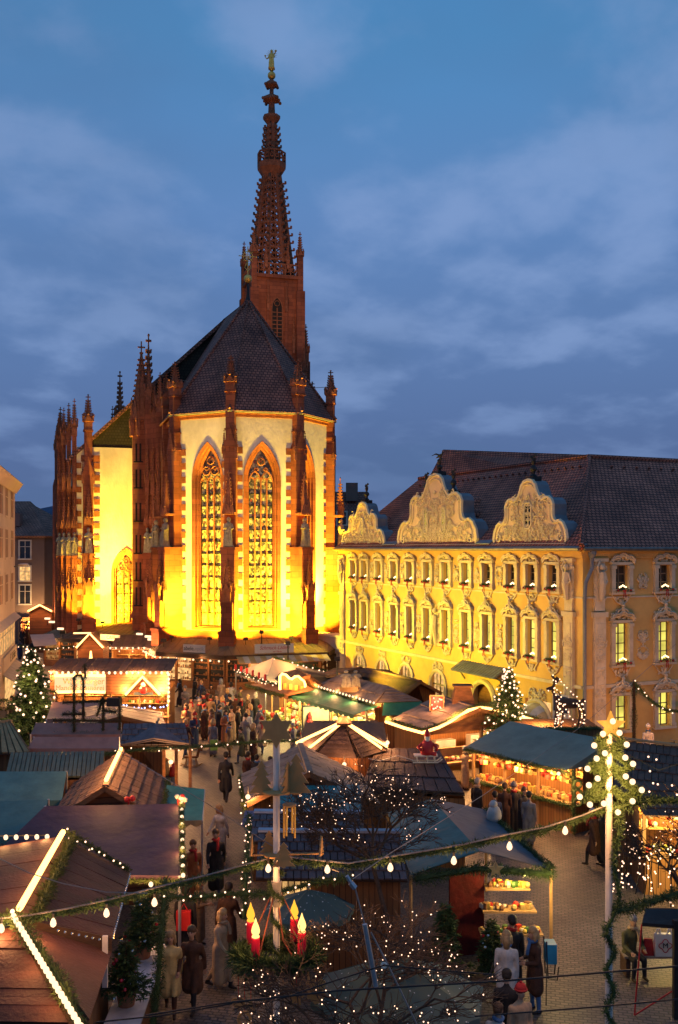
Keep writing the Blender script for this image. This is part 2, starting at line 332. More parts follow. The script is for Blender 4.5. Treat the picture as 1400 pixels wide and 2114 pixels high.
def gothic_window(parent, M0, cx, a, sill, zs, h, lanc, rowh, glass, frame_w=0.42, name='window', lab=None):
    """stepped sandstone frame, mullions, tracery and single panes"""
    def ring(aa, hh, y, s): return [(cx - aa, y, s)] + [(x + cx, y, z) for x, z in arch(aa, zs, hh)] + [(cx + aa, y, s)]
    fr = MB(); steps = [(a + 0.10, h + 0.12, -0.05), (a + 0.06, h + 0.08, -0.05), (a, h, 0.0), (a - frame_w * .35, h - frame_w * .45, 0.06), (a - frame_w * .4, h - frame_w * .5, 0.2), (a - frame_w * .72, h - frame_w * .9, 0.24), (a - frame_w * .78, h - frame_w, 0.40), (a - frame_w, h - frame_w * 1.25, 0.46)]
    rings = [ring(aa, hh, y, sill + (0.0 if i < 3 else 0.05 * i)) for i, (aa, hh, y) in enumerate(steps)]
    for r0, r1 in zip(rings, rings[1:]):
        for i in range(len(r0) - 1): fr.poly(r0[i], r0[i + 1], r1[i + 1], r1[i])
        fr.poly(r0[-1], r0[0], r1[0], r1[-1])
    win = fr.build(name, M['sand'], parent, M0)
    if lab: win['label'] = lab
    ai = a - frame_w; hi = h - frame_w * 1.25; s0 = sill + 0.35
    tr = MB(); w = 2 * ai / lanc
    for i in range(1, lanc): tr.box((cx - ai + i * w, 0.44, (s0 + zs) / 2 + 0.1), (0.09, 0.16, zs - s0 + 0.2))
    for i in range(lanc):                                     # lancet heads
        c = cx - ai + (i + .5) * w
        tr.tube([(c + x, 0.42, z) for x, z in arch(w / 2, zs - 0.15, w * 0.75, 4)], 0.05, 4)
    if lanc == 4:
        for sgn in (-1, 1): tr.tube([(cx + sgn * w + x, 0.41, z) for x, z in arch(w, zs - 0.1, w * 1.7, 5)], 0.06, 4)
        cs = [(cx, zs + hi * .62, w * .62), (cx - w * .8, zs + hi * .36, w * .3), (cx + w * .8, zs + hi * .36, w * .3)]
    elif lanc == 3: cs = [(cx - w * .62, zs + hi * .33, w * .55), (cx + w * .62, zs + hi * .33, w * .55), (cx, zs + hi * .67, w * .5)]
    else: cs = [(cx, zs + hi * .5, w * .5)]
    for (x, z, r) in cs:
        tr.tube([(x + r * math.cos(t), 0.41, z + r * math.sin(t)) for t in np.linspace(0, 2 * math.pi, 12, endpoint=False)], 0.05, 4, closed=True)
        for t in (0, 1, 2, 3): tr.bar((x, 0.43, z), (x + r * math.cos(t * math.pi / 2 + .78), 0.43, z + r * math.sin(t * math.pi / 2 + .78)), 0.03, 4)
    tr.build('tracery', M['sandfine'], win, M0)
    nr = max(1, round((zs - 0.1 - s0) / rowh)); rh = (zs - 0.1 - s0) / nr
    pm = MB(); pm.poly((-w / 2 + .05, 0, 0), (w / 2 - .05, 0, 0), (w / 2 - .05, 0, rh - .05), (-w / 2 + .05, 0, rh - .05)); pme, _ = pm.mesh('pane', glass, recenter=False)
    for i in range(lanc):
        for j in range(nr): inst('pane', pme, win, M0 @ Matrix.Translation((cx - ai + (i + .5) * w, 0.5 + 0.004 * ((i * 7 + j * 3) % 3), s0 + j * rh)))
    hd = MB(); hd.poly(*[(x + cx, 0.5, z) for x, z in arch(ai, zs - 0.1, hi + .1)]); hd.build('head_glass', glass, win, M0)
    sb = MB()
    for j in range(1, nr): sb.box((cx, 0.47, s0 + j * rh), (2 * ai, 0.05, 0.05))
    sb.poly((cx - ai, .56, s0), (cx + ai, .56, s0), (cx + ai, .56, zs), (cx - ai, .56, zs))
    sb.build('saddle_bars', M['iron'], win, M0)
    return win

# --- pinnacle, statue and canopy meshes that many buttresses share
def mesh_pinnacle():
    m = MB(); m.box((0, 0, .55), (.62, .62, 1.1)); m.box((0, 0, 1.12), (.80, .80, .10))
    for i in range(4):
        Mi = Matrix.Rotation(i * math.pi / 2, 4, 'Z')
        m.prism([(-.36, 1.1), (.36, 1.1), (0, 1.9)], .1, Mi @ Matrix.Translation((0, -.40, 0)))
        p = Mi @ Vector((.33, .33, 1.15)); m.lathe([(.09, 0), (.09, .5), (.13, .52), (.02, 1.0)], p, 4)
        m.ball(Mi @ Vector((0, -.40, 1.95)), .09, 5, 4)
    m.lathe([(.30, 1.1), (.27, 1.7), (.05, 4.0)], n=4, ph=math.pi / 4)
    for k in range(7):
        z = 1.75 + k * .31; r = .30 - (z - 1.1) * .085
        for i in range(4):
            w = i * math.pi / 2 + math.pi / 4
            m.box((math.cos(w) * (r + .05), math.sin(w) * (r + .05), z), (.15, .09, .11), w); m.box((math.cos(w) * (r + .11), math.sin(w) * (r + .11), z + .07), (.07, .08, .08), w)
    m.box((0, 0, 4.1), (.07, .07, .5)); m.box((0, 0, 4.12), (.36, .09, .1)); m.box((0, 0, 4.12), (.09, .36, .1)); m.ball((0, 0, 4.38), .08, 5, 4)
    return m.mesh('pinnacle', M['sandfine'], recenter=False)[0]
PIN = mesh_pinnacle()
def pin(parent, MM, x, y, z, w, h, name='pinnacle'):      # h is the height of the whole pinnacle
    return inst(name, PIN, parent, MM @ Matrix.Translation((x, y, z)) @ Matrix.Diagonal((w / .8, w / .8, h / 4.4, 1)))
def remesh(mb, voxel, name, mats, sm=3, f=0.5):
    me, _ = mb.mesh('tmp', mats[0] if isinstance(mats, list) else mats, recenter=False)
    o = bpy.data.objects.new('tmp', me); COL.objects.link(o)
    r = o.modifiers.new('r', 'REMESH'); r.mode = 'VOXEL'; r.voxel_size = voxel
    s = o.modifiers.new('s', 'SMOOTH'); s.iterations = sm; s.factor = f
    dg = bpy.context.evaluated_depsgraph_get(); out = bpy.data.meshes.new_from_object(o.evaluated_get(dg))
    bpy.data.objects.remove(o); bpy.data.meshes.remove(me); out.name = name
    out.materials.clear()
    for m in (mats if isinstance(mats, list) else [mats]): out.materials.append(m)
    out.polygons.foreach_set('use_smooth', [True] * len(out.polygons))
    return out
def mesh_statue(seed, mat):
    rd = random.Random(seed); m = MB()
    m.lathe([(.30, 0), (.34, .1), (.27, .7), (.24, 1.1), (.27, 1.5), (.24, 1.72), (.09, 1.82), (.08, 1.9)], n=10)
    m.ball((0, -.03, 2.03), .15, 8, 6, (1, 1.05, 1.25)); m.ball((0, .05, 2.02), .17, 8, 6, (1, .8, 1.2))
    for s in (-1, 1):
        m.tube([(s * .22, 0, 1.68), (s * .33, -.05, 1.35), (s * rd.uniform(.02, .2), -.30, rd.uniform(1.2, 1.5))], [.10, .09, .07], 6)
        for k in range(3): m.tube([(s * (.08 + .07 * k), -.24, 1.2), (s * (.1 + .09 * k), -.31, .5), (s * (.09 + .1 * k), -.30, .05)], .05, 5)
    if seed % 2: m.bar((.3, -.3, .1), (.16, -.3, 1.9), .04, 5)
    m.box((0, 0, .04), (.75, .6, .1))
    return remesh(m, .035, 'statue', mat, 2)
M['statue'] = mk('weathered stone figure', (0.33, 0.27, 0.17), 0.9, 0.35, 5, 0.3, 20)
STAT = [mesh_statue(i, M['statue']) for i in range(3)]
def mesh_canopy():
    m = MB(); m.box((0, .1, .12), (.9, .8, .16))
    for i in (-1, 0, 1): m.prism([(-.17, .15), (.17, .15), (0, .85)], .1, Matrix.Translation((i * .3, -.33, 0)))
    for i in (-1, 0, 1):
        m.lathe([(.05, .1), (.05, .7), (.09, .72), (.015, 1.35)], (i * .3 + .15 * (i != 1) - .0, -.30, 0), 4)
    m.lathe([(.30, .2), (.24, 1.0), (.26, 1.02), (.04, 3.0)], (0, -.05, 0), 4, math.pi / 4)
    for k in range(7):
        z = 1.15 + k * .25; r = .25 - (z - 1.0) * .1
        for i in range(4):
            w = i * math.pi / 2 + math.pi / 4; m.box((math.cos(w) * (r + .04), -.05 + math.sin(w) * (r + .04), z), (.12, .08, .1), w)
    m.box((0, -.05, 3.1), (.06, .06, .3)); m.box((0, -.05, 3.1), (.28, .07, .07))
    return m.mesh('canopy', M['sandfine'], recenter=False)[0]
CANO = mesh_canopy()
QM = MB(); QM.box((0, 0, 0), (1, 1, 1)); QME, _ = QM.mesh('quoin', M['sand'], recenter=False)
def quoins(parent, MM, x, y, sgn, z0, z1, long=.38, step=.52, short=0.06):
    """toothed stones growing from x in direction sgn, a finger proud of the plaster"""
    k = 0; z = z0
    while z < z1:
        w = long if k % 2 == 0 else short
        if w > .1: inst('quoin', QME, parent, MM @ Matrix.Translation((x + sgn * w / 2, y - .012, z + step / 2)) @ Matrix.Diagonal((w, .06, step - .02, 1)))
        z += step; k += 1
def frame_at(px, py, ang):
    """frame in chapel space: origin on the wall, y pointing into the wall; ang = outward direction measured from -y"""
    return FC @ Matrix.Translation((px, py, 0)) @ Matrix.Rotation(ang, 4, 'Z')
def buttress(MM, w=1.0, d=1.7, zs=10.1, ztop=17.6, zpin=21.7, stat=0, low=True, zend=24.3):
    b = MB(); b.box2((-w / 2, -d * .78, 0), (w / 2, .3, zs)); b.box2((-w * .56, -d * .82, zs - .12), (w * .56, .2, zs + .1))
    if low:
        b.box2((-w * .42, -d, 0), (w * .42, -d * .70, 6.2)); b.box2((-w * .58, -d * 1.1, 0), (w * .58, -d * .6, 3.9)); b.box2((-w * .62, -d * 1.14, 3.9), (w * .62, -d * .6, 4.1))
    for s in (-1, 1):                                           # blind panel strips
        b.box2((s * w * .40 - .04, -d * .80, 7.0), (s * w * .40 + .04, -d * .7, zs - .3))
    b.box2((-.03, -d * .80, 7.0), (.03, -d * .7, zs - .3))
    b.box2((-w * .44, -d * .30, zs), (w * .44, .3, ztop))
    b.prism([(-w * .5, ztop - .05), (w * .5, ztop - .05), (0, ztop + 1.5)], d * .3 + .3, Matrix.Translation((0, -d * .34, 0)))
    b.box2((-w * .33, -d * .28, ztop), (w * .33, -d * .28 + w * .62, zpin))
    b.box2((-w * .40, -d * .30, ztop + 1.2), (w * .40, -d * .28 + w * .66, ztop + 1.34)); b.box2((-w * .42, -d * .32, zpin - .1), (w * .42, -d * .28 + w * .68, zpin + .06))
    # flying strut back to the wall, lead covered
    b.hexa([(-.2, -d * .1, ztop - .2), (.2, -d * .1, ztop - .2), (.2, .5, ztop + .9), (-.2, .5, ztop + .9)], [(-.22, -d * .1, ztop + .3), (.22, -d * .1, ztop + .3), (.22, .5, ztop + 1.5), (-.22, .5, ztop + 1.5)])
    o = b.build('buttress', M['sand'], chapel, MM)
    inst('statue', STAT[stat % 3], o, MM @ Matrix.Translation((0, -d * .58, zs + .1)) @ Matrix.Diagonal((1.0, 1, 1.0, 1)))
    inst('canopy', CANO, o, MM @ Matrix.Translation((0, -d * .52, zs + 2.45)) @ Matrix.Diagonal((w, w, 1, 1)))
    pin(o, MM, 0, -d * .28 + w * .31, zpin, w * .92, zend - zpin)
    for s in (-1, 1): pin(o, MM, s * w * .45, -d * .25, ztop - .9, w * .26, 2.2)
    if low:
        pin(o, MM, 0, -d * .86, 6.2, w * .75, 3.1)
        for s in (-1, 1): pin(o, MM, s * w * .42, -d * .78, 6.0, w * .32, 2.6)
    return o

ANG = [-67.5, -22.5, 22.5, 67.5]; RO = 6.53; AP = RO * math.cos(R(22.5))
vert = {a: (RO * math.sin(R(a)), -RO * math.cos(R(a))) for a in ANG}
ZE = 20.2
wnd = {-45: (3, 'tall pointed window with three lights and trefoil tracery'), 0: (4, 'tall pointed window with four lights and branching tracery'), 45: (3, None)}
for fa in (-45, 0, 45):
    MM = frame_at(AP * math.sin(R(fa)), -AP * math.cos(R(fa)), R(fa))
    wmb = MB(); wcx = {45: -1.12, -45: .36, 0: -.18}[fa]; arch_wall(wmb, -2.5, 2.5, 0, ZE, wcx, 1.33, 4.0, 15.2, 2.8)
    wall = wmb.build('apse_wall', M['plaster'], chapel, MM)
    gothic_window(chapel, MM, wcx, 1.33, 4.0, 15.2, 2.8, wnd[fa][0], 0.88, M['church_glass'], lab=wnd[fa][1])
    for s in (-1, 1): quoins(wall, MM, s * 2.5, 0, -s, 3.6, 17.4, .85)
    tm = MB(); tm.box2((-2.62, -.10, ZE - .35), (2.62, .1, ZE)); tm.box2((-2.70, -.26, ZE - .12), (2.70, .1, ZE + .06)); tm.build('cornice', M['sandfine'], chapel, MM)
    gt = MB(); gt.tube([(-2.85, -.45, ZE + .02), (2.85, -.45, ZE + .02)], .10, 6); gt.build('gutter', M['gutter'], chapel, MM)
    ps = MB(); ps.box2((-2.55, -.5, 0), (2.55, .05, 3.45)); ps.prism([(0, 0), (0, .5), (0.5, 0)], 5.1, Matrix.Translation((-2.55, 0, 3.45)) @ Matrix.Rotation(R(-90), 4, 'Z')); ps.build('plinth', M['sand'], chapel, MM)
for i, a in enumerate(ANG):
    buttress(frame_at(*vert[a], R(a)), stat=i)
# choir side walls
for s, y1 in ((-1, 10.0), (1, 12.0)):
    MM = frame_at(s * AP, 0, R(90 * s)); m = MB()
    m.poly(*[(-x * s, 0, z) for x, z in ((-y1, 0), (2.5, 0), (2.5, ZE), (-y1, ZE))])
    w = m.build('choir_wall', M['plaster'], chapel, MM)
    cm = MB(); cm.box2((-2.5 if s > 0 else -y1, -.2, ZE - .3), (y1 if s > 0 else 2.5, .1, ZE + .05)); cm.build('cornice', M['sandfine'], chapel, MM)
    quoins(w, MM, -2.5 * s, 0, s, 3.6, 17.4, .85)
buttress(frame_at(-AP, 2.6, R(-90)), stat=1); buttress(frame_at(AP, 3.0, R(90)), stat=2)

# --- roofs
def roof(name, faces, mat=None, th=.12, lab=None):
    m = MB()
    for f in faces: m.slab(f, th)
    o = m.build(name, mat or M['slate'], chapel, FC)
    if lab: o['label'] = lab
    return o
RE = RO + .62; ev = {a: Vector((RE * math.sin(R(a)), -RE * math.cos(R(a)), ZE + .05)) for a in ANG}; apx = Vector((0, 0, 30.1)); rg2 = Vector((0, 10, 30.9))
eL, eR = Vector((-AP - .57, 10, ZE + .05)), Vector((AP + .57, 12, ZE + .05))
ar = roof('apse_roof', [(ev[a], ev[b], apx) for a, b in zip(ANG, ANG[1:])] + [(eL, ev[-67.5], apx, rg2), (ev[67.5], eR, rg2, apx)])
rb = MB()
for a in ANG: rb.tube([ev[a] + Vector((0, 0, .1)), apx + Vector((0, 0, .08))], .11, 5)
rb.build('hip_tiles', M['slate'], ar, FC)
NR, NL0, NR0 = Vector((0, 9.7, 30.9)), Vector((-13.9, 9.7, 17.7)), Vector((9.9, 9.7, 19.0)); BK = Vector((0, 25.5, 0))
nr = roof('nave_roof', [(NR, NR + BK, NL0 + BK, NL0), (NR + BK, NR, NR0, NR0 + BK)], th=.3)
gb = MB(); gb.poly((-13.4, 10, 18.0), (-5.9, 10, 18.0), (-5.9, 10, 25.3)); gb.poly((-5.9, 10, 18), (9.4, 10, 19.0), (0, 10, 30.7), (-5.9, 10, 25.3)); M['shing'] = mkbrick('mossy gable shingles', (0.045, 0.036, 0.022), (0.03, 0.025, 0.017), (0.012, 0.01, 0.008), .25, .25, .02)
gb.build('nave_gable', M['shing'], chapel, FC)
# --- nave walls
MM = FC @ Matrix.Translation((0, 10, 0)); m = MB(); arch_wall(m, -13.3, -5.9, 0, 18.9, -8.75, 1.2, 3.3, 7.9, 2.2)
aw = m.build('aisle_wall', M['plaster'], chapel, MM @ Matrix.Translation((0, -.03, 0)))
gothic_window(chapel, MM @ Matrix.Translation((0, -.03, 0)), -8.75, 1.2, 3.3, 7.9, 2.2, 3, .8, M['church_glass'], lab='low pointed window with three lights in the side aisle')
quoins(aw, MM @ Matrix.Translation((0, -.03, 0)), -11.5, 0, 1, 3.5, 17.6, .5); quoins(aw, MM @ Matrix.Translation((0, -.03, 0)), -13.0, 0, 1, 3.5, 17.6, .45); quoins(aw, MM @ Matrix.Translation((0, -.03, 0)), -12.6, 0, 1, 17.6, 18.8, 1.6, .6)
m = MB(); m.poly((-13.3, 35, 0), (-13.3, 10, 0), (-13.3, 10, 18.5), (-13.3, 35, 18.5)); m.poly((9.4, 10, 0), (9.4, 35, 0), (9.4, 35, 19), (9.4, 10, 19)); m.poly((9.4, 35, 0), (-13.3, 35, 0), (-13.3, 35, 18.5), (0, 35, 30.7), (9.4, 35, 19)); m.poly((5.9, 10, 0), (9.4, 10, 0), (9.4, 10, 19), (5.9, 10, 19))
m.build('nave_wall', M['plaster'], chapel, FC)
buttress(frame_at(-12.0, 10, 0), stat=2, ztop=16.6, zpin=20.3, zend=23.4, zs=9.6)
for i, (x, y) in enumerate(((-13.15, 9.75), (-13.6, 10.1), (-14.0, 10.6), (-14.35, 11.3))):
    m = MB(); Mi = FC @ Matrix.Translation((x, y, 0)); w = .46
    m.box2((-w / 2, -.35, 0), (w / 2, .4, 9.4)); m.box2((-w * .6, -.45, 9.3), (w * .6, .4, 9.5)); m.box2((-w * .4, 0, 9.4), (w * .4, .5, 20.2 - .35 * i)); m.box2((-.2, .35, 0), (.5, 1.3, 15.5))
    m.prism([(-w * .5, 15.0), (w * .5, 15.0), (0, 16.6)], .3, Matrix.Translation((0, -.2, 0)))
    o = m.build('buttress', M['sand'], chapel, Mi)
    inst('statue', STAT[i % 3], o, Mi @ Matrix.Translation((0, -.12, 9.5)) @ Matrix.Diagonal((.8, .8, .9, 1))); inst('canopy', CANO, o, Mi @ Matrix.Translation((0, -.1, 11.8)) @ Matrix.Diagonal((.65, .65, 1, 1)))
    pin(o, Mi, 0, .2, 19.8 - .35 * i, .6, 3.2); pin(o, Mi, 0, -.35, 5.6, .5, 3.0); pin(o, Mi, 0, -.1, 15.2, .4, 3)
for y in (17, 21, 25, 29, 33):
    m = MB(); Mi = FC @ Matrix.Translation((-13.3, y, 0)); m.box2((-1.3, -.5, 0), (0, .5, 17)); m.box2((-1.1, -.3, 17), (-.6, .3, 20)); o = m.build('buttress', M['sand'], chapel, Mi); pin(o, Mi, -.85, 0, 20, .7, 3.2)
# --- stair turret with piers between aisle and choir
Mi = FC @ Matrix.Translation((-7.75, 7.0, 0)); m = MB(); m.lathe([(.80, 0), (.80, 20.8), (.95, 20.9), (.95, 21.2), (.7, 21.3)], n=8, ph=R(22.5)); m.lathe([(.95, 4.2), (.95, 4.5), (.8, 4.7)], n=8, ph=R(22.5))
m.box2((-.2, .3, 0), (1.4, 3.0, 19.5))
tt = m.build('stair_turret', M['sand'], chapel, Mi)
tw = MB()
for z in (5.5, 7.6, 9.9, 12.6, 15.4, 17.6):
    for s in (-.17, .17): tw.box((s - .1, -.74, z + .6), (.14, .08, 1.5))
    tw.box((-.1, -.80, z - .2), (.75, .18, .1))
tw.build('slit_windows', M['dark'], tt, Mi @ Matrix.Rotation(R(-17), 4, 'Z'))
sp = MB(); sp.lathe([(.78, 21.2), (.70, 22.6), (.10, 26.6)], n=8, ph=R(22.5))
for k in range(9):
    z = 22.6 + k * .44; r = .70 - (z - 22.6) * .15
    for i in range(8):
        w = R(22.5) + i * math.pi / 4; sp.box((math.cos(w) * (r + .06), math.sin(w) * (r + .06), z), (.18, .1, .13), w)
for i in range(8):
    w = i * math.pi / 4; sp.prism([(-.28, 21.2), (.28, 21.2), (0, 22.9)], .08, Matrix.Rotation(w, 4, 'Z') @ Matrix.Translation((0, -.86, 0)))
sp.box((0, 0, 27.0), (.1, .1, 1.4)); sp.box((0, 0, 27.2), (.62, .1, .12)); sp.box((0, 0, 26.7), (.3, .3, .12)); sp.build('turret_spire', M['sandfine'], tt, Mi)
for i in range(8):
    w = R(22.5) + i * math.pi / 4; pin(tt, Mi, .88 * math.cos(w), .88 * math.sin(w), 19.6, .34, 3.2)
for i, (x, y, zt) in enumerate(((-7.35, 5.75, 22.6), (-6.98, 5.0, 20.6), (-6.6, 4.25, 21.4))):
    m = MB(); Mj = FC @ Matrix.Translation((x, y, 0)) @ Matrix.Rotation(R(-20), 4, 'Z'); w = .60
    m.box2((-w / 2, -.35, 0), (w / 2, .8, 9.6)); m.box2((-w * .58, -.45, 9.5), (w * .58, .7, 9.75)); m.box2((-w * .42, .1, 9.6), (w * .42, .9, zt)); m.prism([(-w * .5, 14.6), (w * .5, 14.6), (0, 16.4)], .35, Matrix.Translation((0, -.1, 0)))
    m.box2((-w * .7, -.6, 0), (w * .7, .6, 3.9))
    o = m.build('buttress', M['sand'], chapel, Mj)
    inst('statue', STAT[i % 3], o, Mj @ Matrix.Translation((0, -.12, 9.75)) @ Matrix.Diagonal((.8, .8, .95, 1))); inst('canopy', CANO, o, Mj @ Matrix.Translation((0, -.05, 12.0)) @ Matrix.Diagonal((.65, .65, 1.2, 1)))
    pin(o, Mj, 0, .45, zt - .3, .62, 3.6); pin(o, Mj, 0, -.38, 5.4, .42, 3.4); pin(o, Mj, 0, -.1, 14.6, .42, 4.2); pin(o, Mj, .3, .3, 17.4, .3, 3)
for (x, y, z, w, h) in ((-7.0, 8.4, 20.5, 1.1, 8.2), (-7.4, 34.1, 22.5, 1.15, 7.4), (-8.2, 34.1, 21, .7, 5.0), (-6.2, 6.4, 19, .7, 5.5), (9.6, 10.4, 15.5, .5, 3.2)):
    m = MB(); m.box((0, 0, z - 3), (w * .72, w * .72, 6)); o = m.build('turret_shaft', M['sand'], chapel, FC @ Matrix.Translation((x, y, 0))); pin(o, FC, x, y, z - .1, w, h)
# nave corner buttress that peeps out right of the apse
m = MB(); m.box((0, 0, 6.5), (.9, .9, 13)); m.box((0, -.1, 3), (1.2, 1.2, 6)); m.build('buttress', M['sand'], chapel, FC @ Matrix.Translation((9.0, 10.2, 0)))

# --- tower and spire
FT = FC @ Matrix.Translation((9.4, 32, 0)); hw = 2.65
tb = MB(); tb.box2((-hw, -hw, 0), (hw, hw, 40.4)); tb.box2((-hw - .25, -hw - .25, 40.3), (hw + .25, hw + .25, 40.62))
for z in (30.5,): tb.box2((-hw - .12, -hw - .12, z), (hw + .12, hw + .12, z + .2))
for sx in (-1, 1):
    for sy in (-1, 1): tb.box((sx * hw, sy * hw, 19.5), (.95, .95, 39)); tb.box((sx * hw, sy * hw, 41.0), (.62, .62, 4.0))
for x in (-1.05, 1.05): tb.box((x, -hw - .06, 20), (.28, .16, 40)); tb.box((-hw - .06, x, 20), (.16, .28, 40))
tower = tb.build('tower', M['sand'], chapel, FT); tower['label'] = 'square sandstone tower behind the apse roof'
for rz, xs in ((0, (0.0,)), (-90, (-.55, .75))):
    Mr = FT @ Matrix.Rotation(R(rz), 4, 'Z') @ Matrix.Translation((0, -hw - .02, 0))
    for x in xs:
        m = MB(); a = .62 if rz == 0 else .34; z0, zs = (27.5, 37.0) if rz == 0 else (36.0, 38.4)
        m.poly(*[(x + p, -.01, z) for p, z in [(-a, z0)] + arch(a, zs, a * 1.9, 5) + [(a, z0)]]); o = m.build('bell_window', M['dark'], tower, Mr)
        t = MB(); t.tube([(x - a, -.04, z0)] + [(x + p, -.04, z) for p, z in arch(a, zs, a * 1.9, 5)] + [(x + a, -.04, z0)], .09, 4); t.box((x, -.04, (z0 + zs) / 2), (.12, .1, zs - z0))
        for k in range(int((zs - z0) / .45)): t.box((x, 0.0, z0 + k * .45), (a * 2, .03, .1))
        t.tube([(x + .3 * a / .62 * math.cos(q), -.04, zs + a * .8 + .3 * a / .62 * math.sin(q)) for q in np.linspace(0, 6.28, 9)[:-1]], .05, 4, closed=True); t.build('louvres', M['sandfine'], tower, Mr)
def balustrade(mb, pts, z, h, r=.07):
    for a, b in zip(pts, pts[1:] + pts[:1]):
        a, b = Vector((*a, z)), Vector((*b, z)); up = Vector((0, 0, h)); n = max(2, round((b - a).length / .62))
        mb.tube([a + up, b + up], r * 1.3, 4); mb.tube([a, b], r * 1.3, 4)
        for i in range(n + 1):
            p = a.lerp(b, i / n); mb.tube([p, p + up], r, 4)
            if i < n:
                c = a.lerp(b, (i + .5) / n) + up * .5; t = (b - a).normalized(); rr = .22
                mb.tube([c + t * rr * math.cos(q) + Vector((0, 0, rr * math.sin(q))) for q in np.linspace(0, 6.28, 7)[:-1]], r * .8, 4, closed=True)
bl = MB(); hb = hw + .12; balustrade(bl, [(-hb, -hb), (hb, -hb), (hb, hb), (-hb, hb)], 40.65, 1.25); bl.build('gallery', M['sandfine'], tower, FT)
for sx in (-1, 1):
    for sy in (-1, 1): pin(tower, FT, sx * hw, sy * hw, 42.0, .78, 3.7)
    pin(tower, FT, sx * 1.25, -hw, 41.5, .45, 3.0)
for (x, y, z) in ((3.4, -2.4, 31.2), (3.0, -3.1, 29.0), (3.5, 1.5, 30)):
    m = MB(); m.box((0, 0, z / 2), (.8, .8, z)); o = m.build('tower_buttress', M['sand'], chapel, FT @ Matrix.Translation((x, y, 0))); pin(o, FT, x, y, z, .75, 4.2)
for x, z, h in ((-1.9, 32.0, 4.5), (1.9, 32.0, 4.5), (-1.05, 36.6, 3.4), (1.05, 36.6, 3.4)):
    pin(tower, FT, x, -hw - .12, z, .36, h); pin(tower, FT, -hw - .12, x, z, .36, h)
# openwork spire
spire = MB(); Z0, Z1, R0, R1 = 41.2, 52.7, 2.45, .98
def sr(z): return R0 + (R1 - R0) * (z - Z0) / (Z1 - Z0)
def sv(i, z, k=1.0): w = R(22.5) + i * math.pi / 4; return Vector((sr(z) * k * math.cos(w), sr(z) * k * math.sin(w), z))
for i in range(8): spire.tube([sv(i, Z0 - .6), sv(i, Z1)], [.27, .17], 5)
lv = np.linspace(Z0, Z1, 9)
for za, zb in zip(lv, lv[1:]):
    for i in range(8):
        a, b, c, d = sv(i, za), sv(i + 1, za), sv(i + 1, zb), sv(i, zb); mab, mdc = (a + b) / 2, (d + c) / 2; cen = (mab + mdc) / 2; u = (b - a) * .36; v = (mdc - mab) * .27
        spire.tube([d, c], .13, 4); spire.tube([mab, mdc], .075, 4)
        for s in (-1, 1):
            ce = cen + v * s * .95
            spire.tube([ce + u * math.cos(q) + v * .95 * math.sin(q) for q in np.linspace(0, 6.28, 9)[:-1]], .075, 4, closed=True)
        spire.tube([a.lerp(d, .5), mdc], .06, 4); spire.tube([b.lerp(c, .5), mdc], .06, 4); spire.tube([a.lerp(d, .5), mab], .06, 4); spire.tube([b.lerp(c, .5), mab], .06, 4)
spo = spire.build('spire', M['sandfine'], chapel, FT); spo['label'] = 'openwork sandstone spire with crockets and a small balcony'
ck = MB()
for k in range(13):
    z = Z0 + 1.2 + k * .85
    if z > Z1 - .3: break
    for i in range(8):
        p = sv(i, z); w = R(22.5) + i * math.pi / 4; n = Vector((math.cos(w), math.sin(w), 0))
        ck.box(p + n * .30, (.46, .18, .15), w); ck.box(p + n * .50 + Vector((0, 0, .12)), (.2, .26, .26), w)
ck.build('crockets', M['sandfine'], spo, FT, kind='stuff')
bc = MB(); bc.lathe([(.95, 52.3), (1.1, 52.6), (1.62, 53.4), (1.66, 53.9), (1.45, 53.95)], n=8, ph=R(22.5)); balustrade(bc, [(1.58 * math.cos(R(22.5 + 45 * i)), 1.58 * math.sin(R(22.5 + 45 * i))) for i in range(8)], 53.95, 1.25, .08); bc.build('balcony', M['sandfine'], spo, FT)
up = MB(); up.lathe([(.95, 53.9), (.82, 55.4), (.62, 58.0), (.55, 58.6), (1.0, 59.2), (1.0, 59.5), (.42, 59.6), (.34, 61.2), (.38, 61.3)], n=8, ph=R(22.5))
for k, z in enumerate((55.2, 55.9, 56.6, 57.3, 58.0)):
    r = .85 - k * .06
    for i in range(8):
        w = R(22.5) + i * math.pi / 4; up.box((math.cos(w) * (r + .15), math.sin(w) * (r + .15), z), (.42, .2, .16), w); up.box((math.cos(w) * (r + .30), math.sin(w) * (r + .30), z + .14), (.18, .22, .22), w)
for zc, rr, h in ((61.3, 1.15, .5), (63.0, .80, .4)):
    up.lathe([(.32, zc - .3), (rr, zc), (rr, zc + .18), (.28, zc + h + .2)], n=4, ph=R(20))
    for i in range(8):
        w = R(20) + i * math.pi / 4; k = 1.0 if i % 2 == 0 else .72
        up.ball((math.cos(w) * rr * k, math.sin(w) * rr * k, zc), .2, 6, 4)
up.lathe([(.26, 61.6), (.22, 63.2), (.2, 63.7)], n=8); up.build('spire_finial', M['sandfine'], spo, FT)
gd = MB(); gd.ball((0, 0, 64.15), .46, 14, 9); gd.lathe([(.12, 64.5), (.22, 64.75), (.3, 64.8), (.3, 64.95)], n=8); gd.build('gilded_ball', M['gold'], spo, FT, smooth=True)
ms = mesh_statue(4, M['gold']); st = inst('gilded_statue', ms, spo, FT @ Matrix.Translation((0, 0, 64.9)) @ Matrix.Rotation(R(-17), 4, 'Z') @ Matrix.Diagonal((1.0, 1.0, 1.0, 1)))
ry = MB()
for k in range(13):
    w = R(-20 + k * 18.5); ry.tube([(.2 * math.cos(w), .12, 66.5 + .3 * math.sin(w)), (.62 * math.cos(w), .12, 66.55 + .7 * math.sin(w))], [.035, .012], 4)
